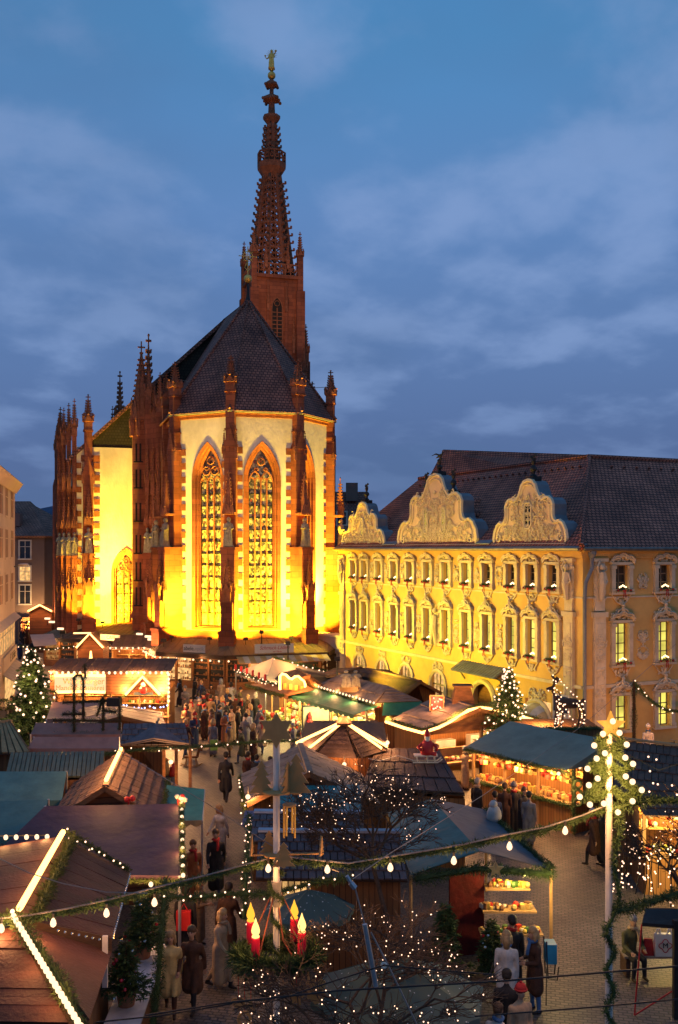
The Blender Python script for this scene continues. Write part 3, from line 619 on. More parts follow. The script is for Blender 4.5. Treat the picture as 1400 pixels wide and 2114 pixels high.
ry.tube([(-.2, -.1, 66.2), (-.55, -.15, 66.0), (-.75, -.15, 66.25)], [.09, .07, .04], 5); ry.ball((-.72, -.15, 66.35), .10, 6, 4); ry.tube([(.25, 0, 66.6), (.45, 0, 66.8)], .07, 5); ry.ball((.48, -.05, 66.95), .13, 6, 4)
ry.build('gilded_rays', M['gold'], spo, FT @ Matrix.Rotation(R(-17), 4, 'Z'))
# ball and cross on the apse roof
gx = MB(); gx.lathe([(.22, 30.0), (.12, 30.5), (.10, 31.4)], n=8); o = gx.build('roof_finial', M['iron'], chapel, FC)
gx = MB(); gx.ball((0, 0, 31.8), .33, 14, 9); gx.build('gilded_ball', M['gold'], o, FC, smooth=True)
gx = MB(); gx.bar((0, 0, 32.1), (0, 0, 34.4), .04); gx.bar((-.75, 0, 33.6), (.75, 0, 33.6), .035); gx.tube([(.4 * math.cos(q), 0, 33.6 + .4 * math.sin(q)) for q in np.linspace(0, 6.28, 13)[:-1]], .03, 4, closed=True)
for k in range(8):
    w = k * math.pi / 4; gx.tube([(.12 * math.cos(w), -.03, 33.6 + .12 * math.sin(w)), (.62 * math.cos(w), -.03, 33.6 + .62 * math.sin(w))], [.05, .01], 4)
for s in (-1, 1): gx.tube([(0, 0, 32.4), (s * .25, 0, 32.7), (s * .1, 0, 33.1), (0, 0, 32.9)], .03, 4)
gx.build('roof_cross', M['gold'], o, FC)
# tie rods between pinnacles and roof
for a in ANG:
    n = Vector((math.sin(R(a)), -math.cos(R(a)), 0)); m = MB(); m.bar(n * (RO + .4) + Vector((0, 0, 23.0)), n * (RO - 2.6) + Vector((0, 0, 22.9)), .025, 4); m.build('tie_rod', M['gutter'], chapel, FC)

# --- floodlights standing on the shop roofs at the foot of the walls
FLD = []
def flood(px_loc, target, e, label, spot=70, blend=.6, col=(1.0, .66, .018)):
    p = Vector(px_loc); t = thing('floodlight', label, 'floodlight', p, 0, 'floodlights at the foot of the chapel')
    m = MB(); d = (Vector(target) - p).normalized(); m.box((0, 0, .12), (.34, .2, .2)); m.bar((0, 0, -.3), (0, 0, .05), .03); m.build('housing', M['iron'], t, TR(p))
    lamp('flood_lamp', t, p + d * .28, e, col, .12, spot, target, blend)
    if spot > 150: q = Vector(target) + Vector((0, 0, 5.5)); lamp('flood_beam', t, p + d * .3, e * 3.2, (1.0, .68, .05), .12, 62, q, 1.0)
    return t
# ================================================================== shared lights and small materials
M['bulb'] = mkem('warm bulb glow', (1.0, 0.66, 0.38), 2.1)
M['tube'] = mkem('light tube glow', (1.0, 0.48, 0.14), 5.0)
M['fairy'] = mkem('fairy light glow', (1.0, 0.60, 0.38), 3.0)
M['blueled'] = mkem('blue led glow', (0.35, 0.5, 1.0), 6.0)
M['litwarm'] = mkem('lit shop window', (1.0, 0.55, 0.19), 0.95, var=0.6, scale=3.0)
M['litdim'] = mkem('dimly lit shop window', (1.0, 0.45, 0.14), 0.35, var=0.6, scale=3.0)
M['litgreen'] = mkem('lit office window', (0.88, 0.74, 0.13), 1.05, var=0.55, scale=0.8)
M['candle'] = mkem('candle flame', (1.0, 0.70, 0.36), 4.0)
M['sign'] = mk('white sign board', (0.62, 0.56, 0.48), 0.5, 0.05)
M['ink'] = mk('black lettering', (0.03, 0.025, 0.03), 0.6, 0.05)
M['inkgrey'] = mk('grey lettering', (0.36, 0.34, 0.33), 0.6, 0.05)
M['inkred'] = mk('red lettering', (0.42, 0.04, 0.05), 0.6, 0.05)
M['wooddark'] = mk('dark stained wood', (0.060, 0.030, 0.017), 0.75, 0.35, 2.5, 0.4, 18, stretch=(1, 1, 4))
M['wood'] = mk('brown stained wood', (0.18, 0.075, 0.028), 0.7, 0.35, 2.5, 0.4, 18, stretch=(1, 1, 4))
M['woodlight'] = mk('light plain wood', (0.38, 0.22, 0.095), 0.7, 0.2, 3, 0.3, 20)
M['plankgrey'] = mk('weathered roof boards', (0.20, 0.145, 0.11), 0.85, 0.32, 2.2, 0.4, 16)
M['plankbrown'] = mk('brown roof boards', (0.105, 0.055, 0.038), 0.85, 0.32, 2.2, 0.4, 16)
M['plankdark'] = mk('dark roof boards', (0.058, 0.036, 0.034), 0.85, 0.30, 2.2, 0.4, 16)
M['shingle'] = mk('blue grey wood shingles', (0.105, 0.085, 0.090), 0.85, 0.32, 3, 0.4, 16)
M['needle'] = mk('fir needles', (0.040, 0.070, 0.020), 0.7, 0.45, 6)
M['needlelit'] = mk('lamplit fir needles', (0.050, 0.070, 0.016), 0.7, 0.45, 6)  # fir needles again, with lamplight put into a warmer colour
M['red'] = mk('red paint', (0.45, 0.02, 0.02), 0.5, 0.2)
def text(name, body, mat, parent, MW, size, depth=.006, shear=0.0, align='CENTER', sx=1.0):
    c = bpy.data.curves.new(name, 'FONT'); c.body = body; c.size = size; c.extrude = depth; c.align_x = align; c.align_y = 'CENTER'; c.shear = shear
    o = bpy.data.objects.new(name, c); COL.objects.link(o); me = bpy.data.meshes.new_from_object(o.evaluated_get(bpy.context.evaluated_depsgraph_get()))
    bpy.data.objects.remove(o); bpy.data.curves.remove(c); me.materials.clear(); me.materials.append(mat)
    return inst(name, me, parent, MW @ Matrix.Diagonal((sx, 1, 1, 1)))
def facing(loc, rz=0.0, tilt=0.0):           # text lies in its xy plane; stand it up facing -y, turned by rz
    return Matrix.Translation(loc) @ Matrix.Rotation(rz, 4, 'Z') @ Matrix.Rotation(R(90) + tilt, 4, 'X')

# ================================================================== shops under one seamed roof round the foot of the chapel
shops = thing('shop_row', 'low ring of lit shops under a seamed metal roof round the chapel foot', 'shops', (-8, 69, 0))
WO = [Vector(p) for p in ((-26.0, 84.8, 2.5), (-16.6, 79.9, 2.6), (-13.3, 71.9, 2.6), (-8.1, 69.2, 2.6), (-.78, 71.5, 2.6), (0.0, 76.0, 2.6))]
WI = [Vector(p) for p in ((-23.5, 87.0, 3.6), (-15.6, 84.6, 3.6), (-12.75, 75.6, 3.5), (-7.95, 72.9, 3.5), (-3.1, 74.3, 3.5), (-1.0, 78.5, 3.5))]
m = MB()
for i in range(5): m.slab((WO[i], WO[i + 1], WI[i + 1], WI[i]), .12)
rf = m.build('roof', M['copper'], shops)
m = MB()
for i in range(5):
    a, b, c, d = WO[i], WO[i + 1], WI[i + 1], WI[i]; n = max(2, round((b - a).length / .62))
    for k in range(n + 1): m.tube([a.lerp(b, k / n) + Vector((0, 0, .03)), d.lerp(c, k / n) + Vector((0, 0, .03))], .022, 4)
m.build('standing_seams', M['copper'], rf)
m = MB()
for i in range(5): m.slab((WO[i] - Vector((0, 0, .02)), WO[i + 1] - Vector((0, 0, .02)), WO[i + 1] - Vector((0, 0, .3)), WO[i] - Vector((0, 0, .3))), .06)
m.build('fascia', M['wooddark'], shops)
for i in range(5):
    a, b = WO[i].lerp(WI[i], .22), WO[i + 1].lerp(WI[i + 1], .22); a.z = b.z = 0; L = (b - a).length; rz = math.atan2(b.y - a.y, b.x - a.x); Mw = TR(a, rz)
    m = MB(); m.box2((0, .06, 0), (L, .2, .55)); m.box2((0, .06, 2.15), (L, .2, 2.62)); n = max(1, round(L / 1.6))
    for k in range(n + 1): m.box((k * L / n, .1, 1.3), (.16, .2, 2.6))
    wl_ = m.build('shop_front', M['wood'], shops, Mw)
    for k in range(n):
        p = MB(); p.poly((k * L / n + .08, .16, .55), ((k + 1) * L / n - .08, .16, .55), ((k + 1) * L / n - .08, .16, 2.15), (k * L / n + .08, .16, 2.15)); w = p.build('shop_window', random.choice((M['litwarm'], M['litwarm'], M['litdim'], M['glassdark'])), wl_, Mw)
        q = MB(); x0, x1 = k * L / n + .08, (k + 1) * L / n - .08
        for z in (1.0, 1.45, 1.85): q.box(((x0 + x1) / 2, .13, z), (x1 - x0, .03, .03))
        for z in (1.0, 1.45, .6, 1.85):
            for e in range(6):
                if random.random() < .75: h = random.uniform(.08, .25); q.box((x0 + .12 + e * (x1 - x0 - .2) / 5.5, .12, z + h / 2), (random.uniform(.05, .16), .06, h))
        q.build('display_shelves', M['wood'], wl_, Mw)
    for k in range(max(1, n // 2)): 
        pp = Mw @ Vector(((k + .5) * L / max(1, n // 2), -.8, 2.2)); lamp('shop_lamp', shops, pp, 55, (1, .62, .3), .1)
aw = thing('awning', 'yellow striped awning under the right part of the chapel shop roof', 'awning', (-4, 70, 2)); sd_ = (WO[4] - WO[3]).normalized(); on_ = Vector((sd_.y, -sd_.x, 0)); aw_m = [mk('yellow awning stripe', (.5, .33, .1)), mk('cream awning stripe', (.55, .45, .28))]
for k in range(16):
    a, b = WO[3].lerp(WO[4], .12 + k * .054), WO[3].lerp(WO[4], .12 + (k + 1) * .054); m = MB(); m.slab([a + Vector((0, 0, -.12)), b + Vector((0, 0, -.12)), b + on_ * 1.1 + Vector((0, 0, -.5)), a + on_ * 1.1 + Vector((0, 0, -.5))], .02); m.build('cloth_strip', aw_m[k % 2], aw)
# bulbs under the shop eaves
m = MB()
for i in range(1, 4):
    a, b = WO[i], WO[i + 1]; n = round((b - a).length / .75)
    for k in range(n): 
        p = a.lerp(b, (k + .5) / n); m.ball((p.x, p.y - .05, p.z - .42), .075, 6, 4)
m.build('eave_bulbs', M['bulb'], shops, kind='stuff')
def sloped_sign(name, label, a, b, px0, px1, py0, py1, Y, body, mat, rz, size, shear=0, sx=1.0):
    p0, p1 = at(px0, py1, Y), at(px1, py1, Y); top = at(px0, py0, Y).z; c = (p0 + p1) / 2; w = (p1 - p0).length / math.cos(rz); h = top - p0.z
    t = thing('shop_sign', label, 'sign', c, rz); Mw = TR(c, rz)
    m = MB(); m.box((0, 0, h / 2), (w, .06, h)); m.build('board', M['sign'], t, Mw)
    m = MB()
    for s in (-.35, .35): m.bar((s * w, .1, .1), (s * w, .5, -.35), .02, 4)
    m.build('bracket', M['iron'], t, Mw)
    return t, Mw, w, h
t, Mw, w, h = sloped_sign('s', 'white board with small black and grey lettering on the chapel shop roof', 0, 0, 377, 425, 1331, 1347, 70.55, '', None, R(-24), .4)
text('lettering', 'abele.', M['ink'], t, Mw @ facing((-w * .22, -.04, h * .5)), h * .72); text('lettering', 'optik', M['inkgrey'], t, Mw @ facing((w * .25, -.04, h * .5)), h * .66)
t, Mw, w, h = sloped_sign('s', 'white board with red script lettering on the chapel shop roof', 0, 0, 527, 606, 1329, 1348, 70.35, '', None, R(17), .4)
text('lettering', 'Schmuck-Lädele', M['inkred'], t, Mw @ facing((0, -.04, h * .58)), h * .60, shear=.35, sx=.85); text('lettering', 'am Markt', M['inkred'], t, Mw @ facing((.2, -.04, h * .16)), h * .26, shear=.35)
t, Mw, w, h = sloped_sign('s', 'white cafe board on the shop roof beside the side aisle', 0, 0, 205, 250, 1310, 1322, 78.0, '', None, R(-26), .4)
text('lettering', 'CAFÉ', M['ink'], t, Mw @ facing((.1, -.04, h * .5)), h * .8)

# floodlights
def CLp(x, y, z): return FC @ Vector((x, y, z))
n45 = lambda a: (Vector((math.sin(R(a)), -math.cos(R(a)), 0)), Vector((math.cos(R(a)), math.sin(R(a)), 0)))
for a, o, e, lab in ((-45, -1.75, 8500, 'floodlight left of the three-light apse window'), (-45, 1.7, 3500, 'floodlight between the three-light window and the middle buttress'), (0, -1.75, 3500, 'floodlight right of the middle buttress below the four-light window'), (0, 1.65, 7000, 'floodlight right of the four-light apse window'), (45, .2, 11000, 'floodlight at the right edge of the apse')):
    n, tg = n45(a); flood(FC @ (n * (AP + 1.6) + tg * o + Vector((0, 0, 3.42))), FC @ (n * (AP + .1) + tg * o * .9 + Vector((0, 0, 6.2))), e * .95, lab, 160, .6)
flood(CLp(-10.9, 8.0, 3.7), CLp(-10.7, 10, 6.5), 11000, 'floodlight below the bright aisle wall left of the stair turret', 160, .6)
flood(CLp(-6.9, 1.6, 4.0), CLp(-7.2, 5, 7.5), 5200, 'floodlight below the statues of the stair turret piers', 110, .9)
flood(CLp(-12.9, 7.6, 4.0), CLp(-13.0, 10, 8.5), 5200, 'floodlight at the left corner of the chapel', 110, .9)
# distant floods that wash the whole chapel
flood(Vector((-11.0, 62.0, 4.2)), CLp(0, -5, 15), 1500, 'floodlight on a roof before the apse', 60, .8, (1, .66, .3))
flood(Vector((-19.0, 68.0, 4.2)), CLp(-10, 9, 15), 1500, 'floodlight on a roof before the side aisle', 60, .8, (1, .66, .22))
flood(CLp(3.0, 12.0, 30.5), CLp(9.4, 30, 44), 4300, 'floodlight on the chapel roof ridge aimed at the spire', 80, .9, (1, .58, .28))

# ================================================================== houses of the background
def house(name, label, pts, z, roof_pts, wallmat, roofmat, wins, lit, wmat=None, pr=1.0, glass=None):
    """pts: corner polygon (world xy, front first); wins: list of (edge, u, zc, w, h, lit)"""
    c = Vector((*pts[0], 0)); t = thing(name, label, 'house', c)
    m = MB(); k = len(pts)
    for i in range(k):
        a, b = pts[i], pts[(i + 1) % k]; m.poly((*a, 0), (*b, 0), (*b, z), (*a, z))
    m.build('wall', wallmat, t)
    m = MB()
    for f in roof_pts: m.slab(f, .2)
    m.build('roof', roofmat, t)
    for (e, u, zc, w, h, l) in wins:
        a, b = Vector((*pts[e], 0)), Vector((*pts[(e + 1) % k], 0)); p = a + (b - a).normalized() * u; rz = math.atan2(b.y - a.y, b.x - a.x); Mw = TR((p.x, p.y, zc), rz)
        fm = MB(); fm.box((0, -.04 * pr, h / 2 + .07), (w + .3, .1 * pr, .15)); fm.box((0, -.07 * pr, -h / 2 - .07), (w + .34, .2 * pr, .14))
        for s in (-1, 1): fm.box((s * (w / 2 + .07), -.04 * pr, 0), (.15, .1 * pr, h))
        wo = fm.build('window', wmat or M['winwhite'], t, Mw)
        g_ = MB(); g_.poly((-w / 2, -.012, -h / 2), (w / 2, -.012, -h / 2), (w / 2, -.012, h / 2), (-w / 2, -.012, h / 2)); g_.build('pane', M['litwarm'] if l else (glass or M['glassdark']), wo, Mw)
        b_ = MB(); b_.box((0, -.015 - .015 * pr, 0), (.07, .02 + .02 * pr, h)); b_.box((0, -.015 - .015 * pr, h * .18), (w, .02 + .02 * pr, .06)); b_.build('glazing_bars', wmat or M['winwhite'], wo, Mw)
    return t
def qz(p, z): return Vector((p[0], p[1], z))
# far house at the end of the lane (left)
a, b, c2, d = (-39.5, 108), (-32.2, 108), (-29.5, 118), (-39.5, 118)
house('far_house', 'grey brown house with dark roof at the end of the lane', [a, b, c2, d], 11.6,
      [(qz(a, 11.5) + Vector((-1, -.5, 0)), qz(b, 11.5) + Vector((.3, -.5, 0)), qz((-35.6, 114), 15.6), qz((-39.5, 114), 15.6)), (qz(b, 11.5) + Vector((.3, -.5, 0)), qz(c2, 11.5) + Vector((.5, 0, 0)), qz((-33.5, 116), 13.2), qz((-35.6, 114), 15.6))],
      M['greyren'], M['darkroof'], [(0, u, zc, 1.15, hh, l) for u, l0 in ((1.2, 0), (5.2, 0)) for zc, hh, l in ((10.0, 1.9, 0), (7.4, 1.5, 1), (5.1, 2.0, 0))] + [(1, u, zc, .7, 1.7, 0) for u in (2.2, 4.6, 7.2) for zc in (9.8, 7.4, 5.0)], None)
m = MB(); m.box((-37.5, 111, 15.2), (1.0, .8, 1.6)); m.box((-36.1, 109.6, 13.3), (1.7, 1.2, 1.4))
o = m.build('dormer', M['greyren'], [o for o in COL.objects if o.name == 'far_house'][0])
# light corner house behind the chapel's left flank
a, b, c2, d = (-31.8, 116), (-24, 116), (-24, 126), (-31.8, 126)
house('far_house', 'pale narrow house behind the left flank of the chapel', [a, b, c2, d], 11.5, [(qz(a, 11.5), qz(b, 11.5), qz((-25, 121), 16), qz((-30.5, 121), 16))], M['cream'], M['darkroof'], [(0, u, zc, .9, 1.8, 0) for u in (1.2, 3.0) for zc in (9.8, 7.2, 4.8)], None)
# dark house between chapel and yellow house
a, b, c2, d = (-3.5, 104), (4.5, 104), (4.5, 116), (-3.5, 116)
t = house('far_house', 'dark roofed house in the gap between chapel and yellow house', [a, b, c2, d], 11, [(qz(a, 11) + Vector((-2, 0, 0)), qz(b, 11), qz((3.0, 109), 16.4), qz((-5, 109), 16.4)), (qz(b, 11), qz(c2, 11), qz((3.0, 109), 16.4))], M['greyren'], M['darkroof'], [(0, 3.8, 13.3, .9, 1.3, 0), (0, 2.2, 8, 1, 1.6, 0), (0, 5.6, 8, 1, 1.6, 0)], None)
m = MB(); m.box((1.4, 108, 16.3), (1.3, 1, 2.0)); m.build('chimney', M['greyren'], t)
# cream house at the left edge of the square
A, B = Vector((-18.6, 52.6, 0)), Vector((-22.3, 68.0, 0)); u_ = (B - A).normalized(); nrm = Vector((-u_.y, u_.x, 0)); nrm = nrm if nrm.x < 0 else -nrm
A = A - u_ * 6
Cc, Dd = B + nrm * 9, A + nrm * 9
ev_ = 14.6; oh = -nrm * .45
hs = house('corner_house', 'cream render house with shop sign at the left edge', [tuple(A.xy), tuple(B.xy), tuple(Cc.xy), tuple(Dd.xy)], ev_,
      [(A + oh + Vector((0, 0, ev_)), B + oh + u_ * .6 + Vector((0, 0, ev_)), B + nrm * 5 - u_ * 3 + Vector((0, 0, 18.5)), A + nrm * 5 + Vector((0, 0, 18.5))), (B + oh + u_ * .6 + Vector((0, 0, ev_)), Cc + u_ * .6 + Vector((0, 0, ev_)), B + nrm * 5 - u_ * 3 + Vector((0, 0, 18.5)))],
      M['cream'], M['darkroof'], [(0, (B - A).length - k, zc, 1.75, hh, 0) for k in (2.3, 6.2, 9.7, 13.2) for zc, hh in ((13.0, 1.7), (10.4, 1.75), (7.6, 1.7))] + [(0, (B - A).length - k, 4.5, 1.1, 1.5, 1) for k in (1.2, 2.8, 4.4, 6.0, 7.6, 9.2, 10.8)], None, wmat=M['cream'], pr=.15, glass=mk('glass with painted reflection', (.17, .085, .06), .55, .3))  # brown of the reflections is put into the pane colour
rz_ = math.atan2(u_.y, u_.x)
m = MB(); m.slab([A - nrm * .42 + Vector((0, 0, ev_ - .02)), B - nrm * .42 + u_ * .5 + Vector((0, 0, ev_ - .02)), B + Vector((0, 0, ev_ - .7)), A + Vector((0, 0, ev_ - .7))], .1); m.slab([A - nrm * .4 + Vector((0, 0, 5.4)), B - nrm * .4 + Vector((0, 0, 5.4)), B + Vector((0, 0, 5.75)), A + Vector((0, 0, 5.75))], .08)
m.build('cornice', M['cream'], hs)
mw = TR(B, rz_); m = MB(); m.box2((-9, -.12, 2.6), (-.05, 0, 3.5)); m.build('sign_band', M['cream'], hs, mw)
text('lettering', 'E. Schlier', M['ink'], hs, mw @ facing((-3.0, -.14, 3.05)), .75, sx=1.5)
m = MB()
for k in range(4): m.box2((-1.9 - k * 1.8, -.05, .3), (-.3 - k * 1.8, .02, 2.2))
m.build('shop_window', M['litwarm'], hs, mw)
m = MB(); m.slab([mw @ Vector(p) for p in ((-9, -.7, 2.1), (-.2, -.7, 2.1), (-.2, -.05, 2.5), (-9, -.05, 2.5))], .05); m.build('awning', mk('beige awning cloth', (0.36, .29, .2)), hs)

sl_ = thing('street_lamp', 'white street lamp head on a short arm at the cream house', 'lamp', B + Vector((0, 0, 8.5))); pl_ = at(44, 1166, 66.5)
m = MB(); m.tube([at(30, 1170, 67.2), pl_], .05, 6); m.build('arm', M['zinc'], sl_); m = MB(); m.ball(pl_ + Vector((.15, 0, 0)), .22, 10, 6, (1.8, .7, .5)); m.build('lamp_head', M['winwhite'], sl_, smooth=True)
# low white building beside the yellow house
wb = thing('annex_wall', 'low plain white wall with dark door beside the yellow house', 'wall', (-1, 72, 0))
a, b = at(636, 1310, 76.0), at(716, 1310, 73.2); a.z = b.z = 0; rz = math.atan2(b.y - a.y, b.x - a.x); L = (b - a).length; Mw = TR(a, rz)
m = MB(); m.box2((0, 0, 0), (L, 1.5, 3.45)); m.box2((-.1, -.1, 3.45), (L + .05, 1.6, 3.6)); m.build('wall', mk('white annex paint', (.52, .46, .37), .9, .1, .8), wb, Mw)
m = MB(); m.box2((L * .36, -.05, 0), (L * .76, .02, 2.25)); d_ = m.build('door', M['wooddark'], wb, Mw)
m = MB(); m.box2((L * .32, -.09, 0), (L * .36, .02, 2.4)); m.box2((L * .76, -.09, 0), (L * .80, .02, 2.4)); m.box2((L * .32, -.09, 2.25), (L * .80, .02, 2.42)); m.build('door_frame', M['stucco'], d_, Mw)
# ================================================================== yellow rococo house
FO = Vector((11.84, 48.0, 0)); fdir = Vector((-.424, .905, 0)).normalized(); FLEN = 27.5
# front frame: x runs from the far left corner (0) to the near right corner (27.5), y into the house
PL = FO + fdir * FLEN; rzF = math.atan2(-fdir.y, -fdir.x); FF = TR(PL, rzF)
FS = TR(FO, rzF + math.pi / 2)                                    # side frame, x from the near corner backwards
SLEN = 15.0; EZ = 10.0
yh = thing('rococo_house', 'long yellow rococo house with white stucco and three curved gables', 'building', FO, rzF)
def wall_grid(L, H, ops):
    m = MB(); xs = sorted({0, L} | {v for o in ops for v in o[:2]}); zs = sorted({0, H} | {v for o in ops for v in o[2:4]})
    for x0, x1 in zip(xs, xs[1:]):
        for z0, z1 in zip(zs, zs[1:]):
            cx, cz = (x0 + x1) / 2, (z0 + z1) / 2
            if not any(o[0] < cx < o[1] and o[2] < cz < o[3] for o in ops): m.poly((x0, 0, z0), (x1, 0, z0), (x1, 0, z1), (x0, 0, z1))
    for (x0, x1, z0, z1) in ops:
        d = .28
        m.poly((x0, 0, z0), (x0, 0, z1), (x0, d, z1), (x0, d, z0)); m.poly((x1, 0, z1), (x1, 0, z0), (x1, d, z0), (x1, d, z1)); m.poly((x0, 0, z1), (x1, 0, z1), (x1, d, z1), (x0, d, z1)); m.poly((x1, 0, z0), (x0, 0, z0), (x0, d, z0), (x1, d, z0))
    return m
def scroll(m, c, r, turns, s, th, a0=0.0, n=10):
    """a C or S shaped stucco scroll in the facade plane"""
    pts = []
    for i in range(n + 1):
        t = i / n; w = a0 + s * turns * 2 * math.pi * t; rr = r * (1 - .72 * t); pts.append((c[0] + rr * math.cos(w), -.05 - .03 * t, c[1] + rr * math.sin(w)))
    m.tube(pts, [th * (1 - .3 * i / n) for i in range(n + 1)], 5)
def rocaille(w, h, seed, dens=1.0, sym=True, ts=1.0):
    """mirrored stucco ornament filling w x h, origin at bottom centre"""
    rd = random.Random(seed); m = MB(); n = max(3, int(w * h * 16 * dens))
    for k in range(n):
        x = rd.uniform(.0, .48) * w; z = rd.uniform(.08, .92) * h; r = rd.uniform(.07, .17) * min(1.3, max(.5, h)); s = rd.choice((-1, 1)); a0 = rd.uniform(0, 6.28); th = rd.uniform(.022, .04) * ts; tn = rd.uniform(.45, 1.0)
        scroll(m, (x, z), r, tn, s, th, a0)
        if sym: scroll(m, (-x, z), r, tn, -s, th, math.pi - a0)
        if rd.random() < .5:
            for q in ((x, -x) if sym else (x,)): m.ball((q, -.06, z), rd.uniform(.05, .09) * ts, 6, 4, (1, .6, 1.2))
    return m
WU = [25.3, 23.5, 21.35, 19.15, 17.0, 14.8, 12.6, 10.35, 8.2, 5.88, 4.08, 2.27]; WU = [FLEN - s for s in WU]
ww = .78; UZ = (7.95, 9.22); MZ = (4.35, 6.35)
ops = [(x - ww / 2, x + ww / 2, *UZ) for x in WU] + [(x - ww / 2, x + ww / 2, *MZ) for x in WU]
ARX = [26.0, 23.2, 20.1, 17.2]; ARX = [FLEN - s for s in (24.4, 20.9, 17.6, 13.6)]       # arched shop windows
DOORX = FLEN - 8.6; AWX = FLEN - 3.6
for x in ARX: ops.append((x - .85, x + .85, .9, 2.55))
ops += [(DOORX - 1.05, DOORX + 1.05, 0, 2.45), (AWX - 1.1, AWX + 1.1, .3, 2.2)]
wall_grid(FLEN, EZ, ops).build('front_wall', M['ochre'], yh, FF)
SW = [2.35, 5.1, 7.9, 10.7, 13.4]
sops = [(x - .42, x + .42, *UZ) for x in SW] + [(x - .42, x + .42, *MZ) for x in SW] + [(x - .42, x + .42, 1.1, 2.75) for x in SW]
wall_grid(SLEN, EZ, sops).build('side_wall', M['ochre'], yh, FS)
m = MB(); m.poly((0, 0, 0), (0, 10, 0), (0, 10, EZ), (0, 0, EZ)); m.build('back_wall', M['ochre'], yh, FF)
def hbox(mb, x0, x1, y, z0, z1): mb.box2((x0, y, z0), (x1, .02, z1))
for Fm, L, nm in ((FF, FLEN, 'front'), (FS, SLEN, 'side')):
    m = MB(); e0 = -.0
    hbox(m, -.1, L + .1, -.12, EZ - .42, EZ - .30); hbox(m, -.12, L + .12, -.18, EZ - .30, EZ - .12); hbox(m, -.2, L + .2, -.34, EZ - .12, EZ + .02)
    m.build('cornice', M['ochre'], yh, Fm)
    m = MB(); hbox(m, 0, L, -.10, 3.22, 3.38); hbox(m, 0, L, -.05, 7.62, 7.70); m.build('string_course', M['stucco'], yh, Fm)
    m = MB(); m.tube([(-.3, -.48, EZ + .04), (L + .3, -.48, EZ + .04)], .09, 6); m.build('gutter', M['gutter'], yh, Fm)
# corner pilasters with herms
for Fm, xs in ((FF, (.35, FLEN - .95)), (FS, (.95,))):
    for x in xs:
        m = MB(); hbox(m, x - .35, x + .35, -.16, .0, 6.75); hbox(m, x - .45, x + .45, -.22, 6.7, 6.95); hbox(m, x - .42, x + .42, -.2, 1.0, 1.15); hbox(m, x - .3, x + .3, -.14, 7.0, 9.5); hbox(m, x - .45, x + .45, -.24, 9.42, 9.58)
        hbox(m, x - .22, x + .22, -.19, 1.4, 6.4)
        p = m.build('pilaster', M['stucco'], yh, Fm)
        r_ = rocaille(.6, 2.2, 5, 1.6); r_.ball((0, -.2, 2.0), .16, 8, 6); r_.tube([(0, -.15, .4), (0, -.24, 1.2), (0, -.2, 1.75)], [.12, .2, .2], 7); r_.tube([(-.2, -.2, 1.7), (-.3, -.25, 2.05), (-.1, -.2, 2.3)], .06, 5); r_.tube([(.2, -.2, 1.7), (.32, -.2, 1.3), (.1, -.3, 1.1)], .06, 5)
        r_.build('herm', M['stucco'], p, Fm @ Matrix.Translation((x, -.06, 7.15)))
        rocaille(.45, 4.6, 8, .8).build('stucco_ornament', M['stucco'], p, Fm @ Matrix.Translation((x, -.13, 1.6)))
# window kit (shared meshes)
def win_frame(w, h):
    m = MB()
    for s in (-1, 1): m.box((s * (w / 2 + .13), -.07, h / 2), (.24, .16, h + .1)); m.box((s * (w / 2 + .13), -.10, h - .08), (.30, .2, .16)); m.box((s * (w / 2 + .13), -.10, .05), (.30, .2, .12))
    m.box((0, -.09, -.10), (w + .62, .24, .12)); m.box((0, -.07, h + .1), (w + .5, .16, .14)); return m
def bars(w, h, nx, nz):
    m = MB()
    for i in range(nx + 1): m.box((-w / 2 + i * w / nx, .2, h / 2), (.06 if i % nx else .09, .05, h))
    for j in range(nz + 1): m.box((0, .2, j * h / nz), (w, .05, .045 if j % nz else .08))
    return m
def pediment(w, seed, tall):
    m = MB(); n = 9; pts = []
    for i in range(n + 1):
        t = -1 + 2 * i / n; pts.append((t * (w / 2 + .32), -.16, .28 * (1 - t * t) + .05 * math.cos(t * 9)))
    m.tube(pts, .085, 5); m.tube([(x, y - .06, z + .10) for x, y, z in pts], .06, 5)
    for s in (-1, 1): scroll(m, (s * (w / 2 + .25), .0), .14, .9, s, .05, 1.2); scroll(m, (s * w * .3, .38), .15, .8, -s, .045, .5)
    if tall:
        m.tube([(0, -.12, .3), (0, -.2, .55), (0, -.15, .80)], [.12, .10, .04], 6); m.ball((0, -.2, .72), .10, 6, 5)
        for s in (-1, 1): m.tube([(s * .08, -.16, .55), (s * .25, -.2, .5), (s * .36, -.16, .36)], .045, 5)
    r2 = rocaille(w + .5, .35, seed, 2.2); m.add(r2.v, r2.f); return m
def apron(w, seed):
    m = rocaille(w * .9, .42, seed, 2.4)
    for s in (-1, 1): m.tube([(s * (w / 2 + .2), -.05, .5), (s * w * .38, -.06, .14), (0, -.08, -.02)], .04, 5)
    return m
def vm(mb, name, mat): return mb.mesh(name, mat, recenter=False)[0]
kit = {}
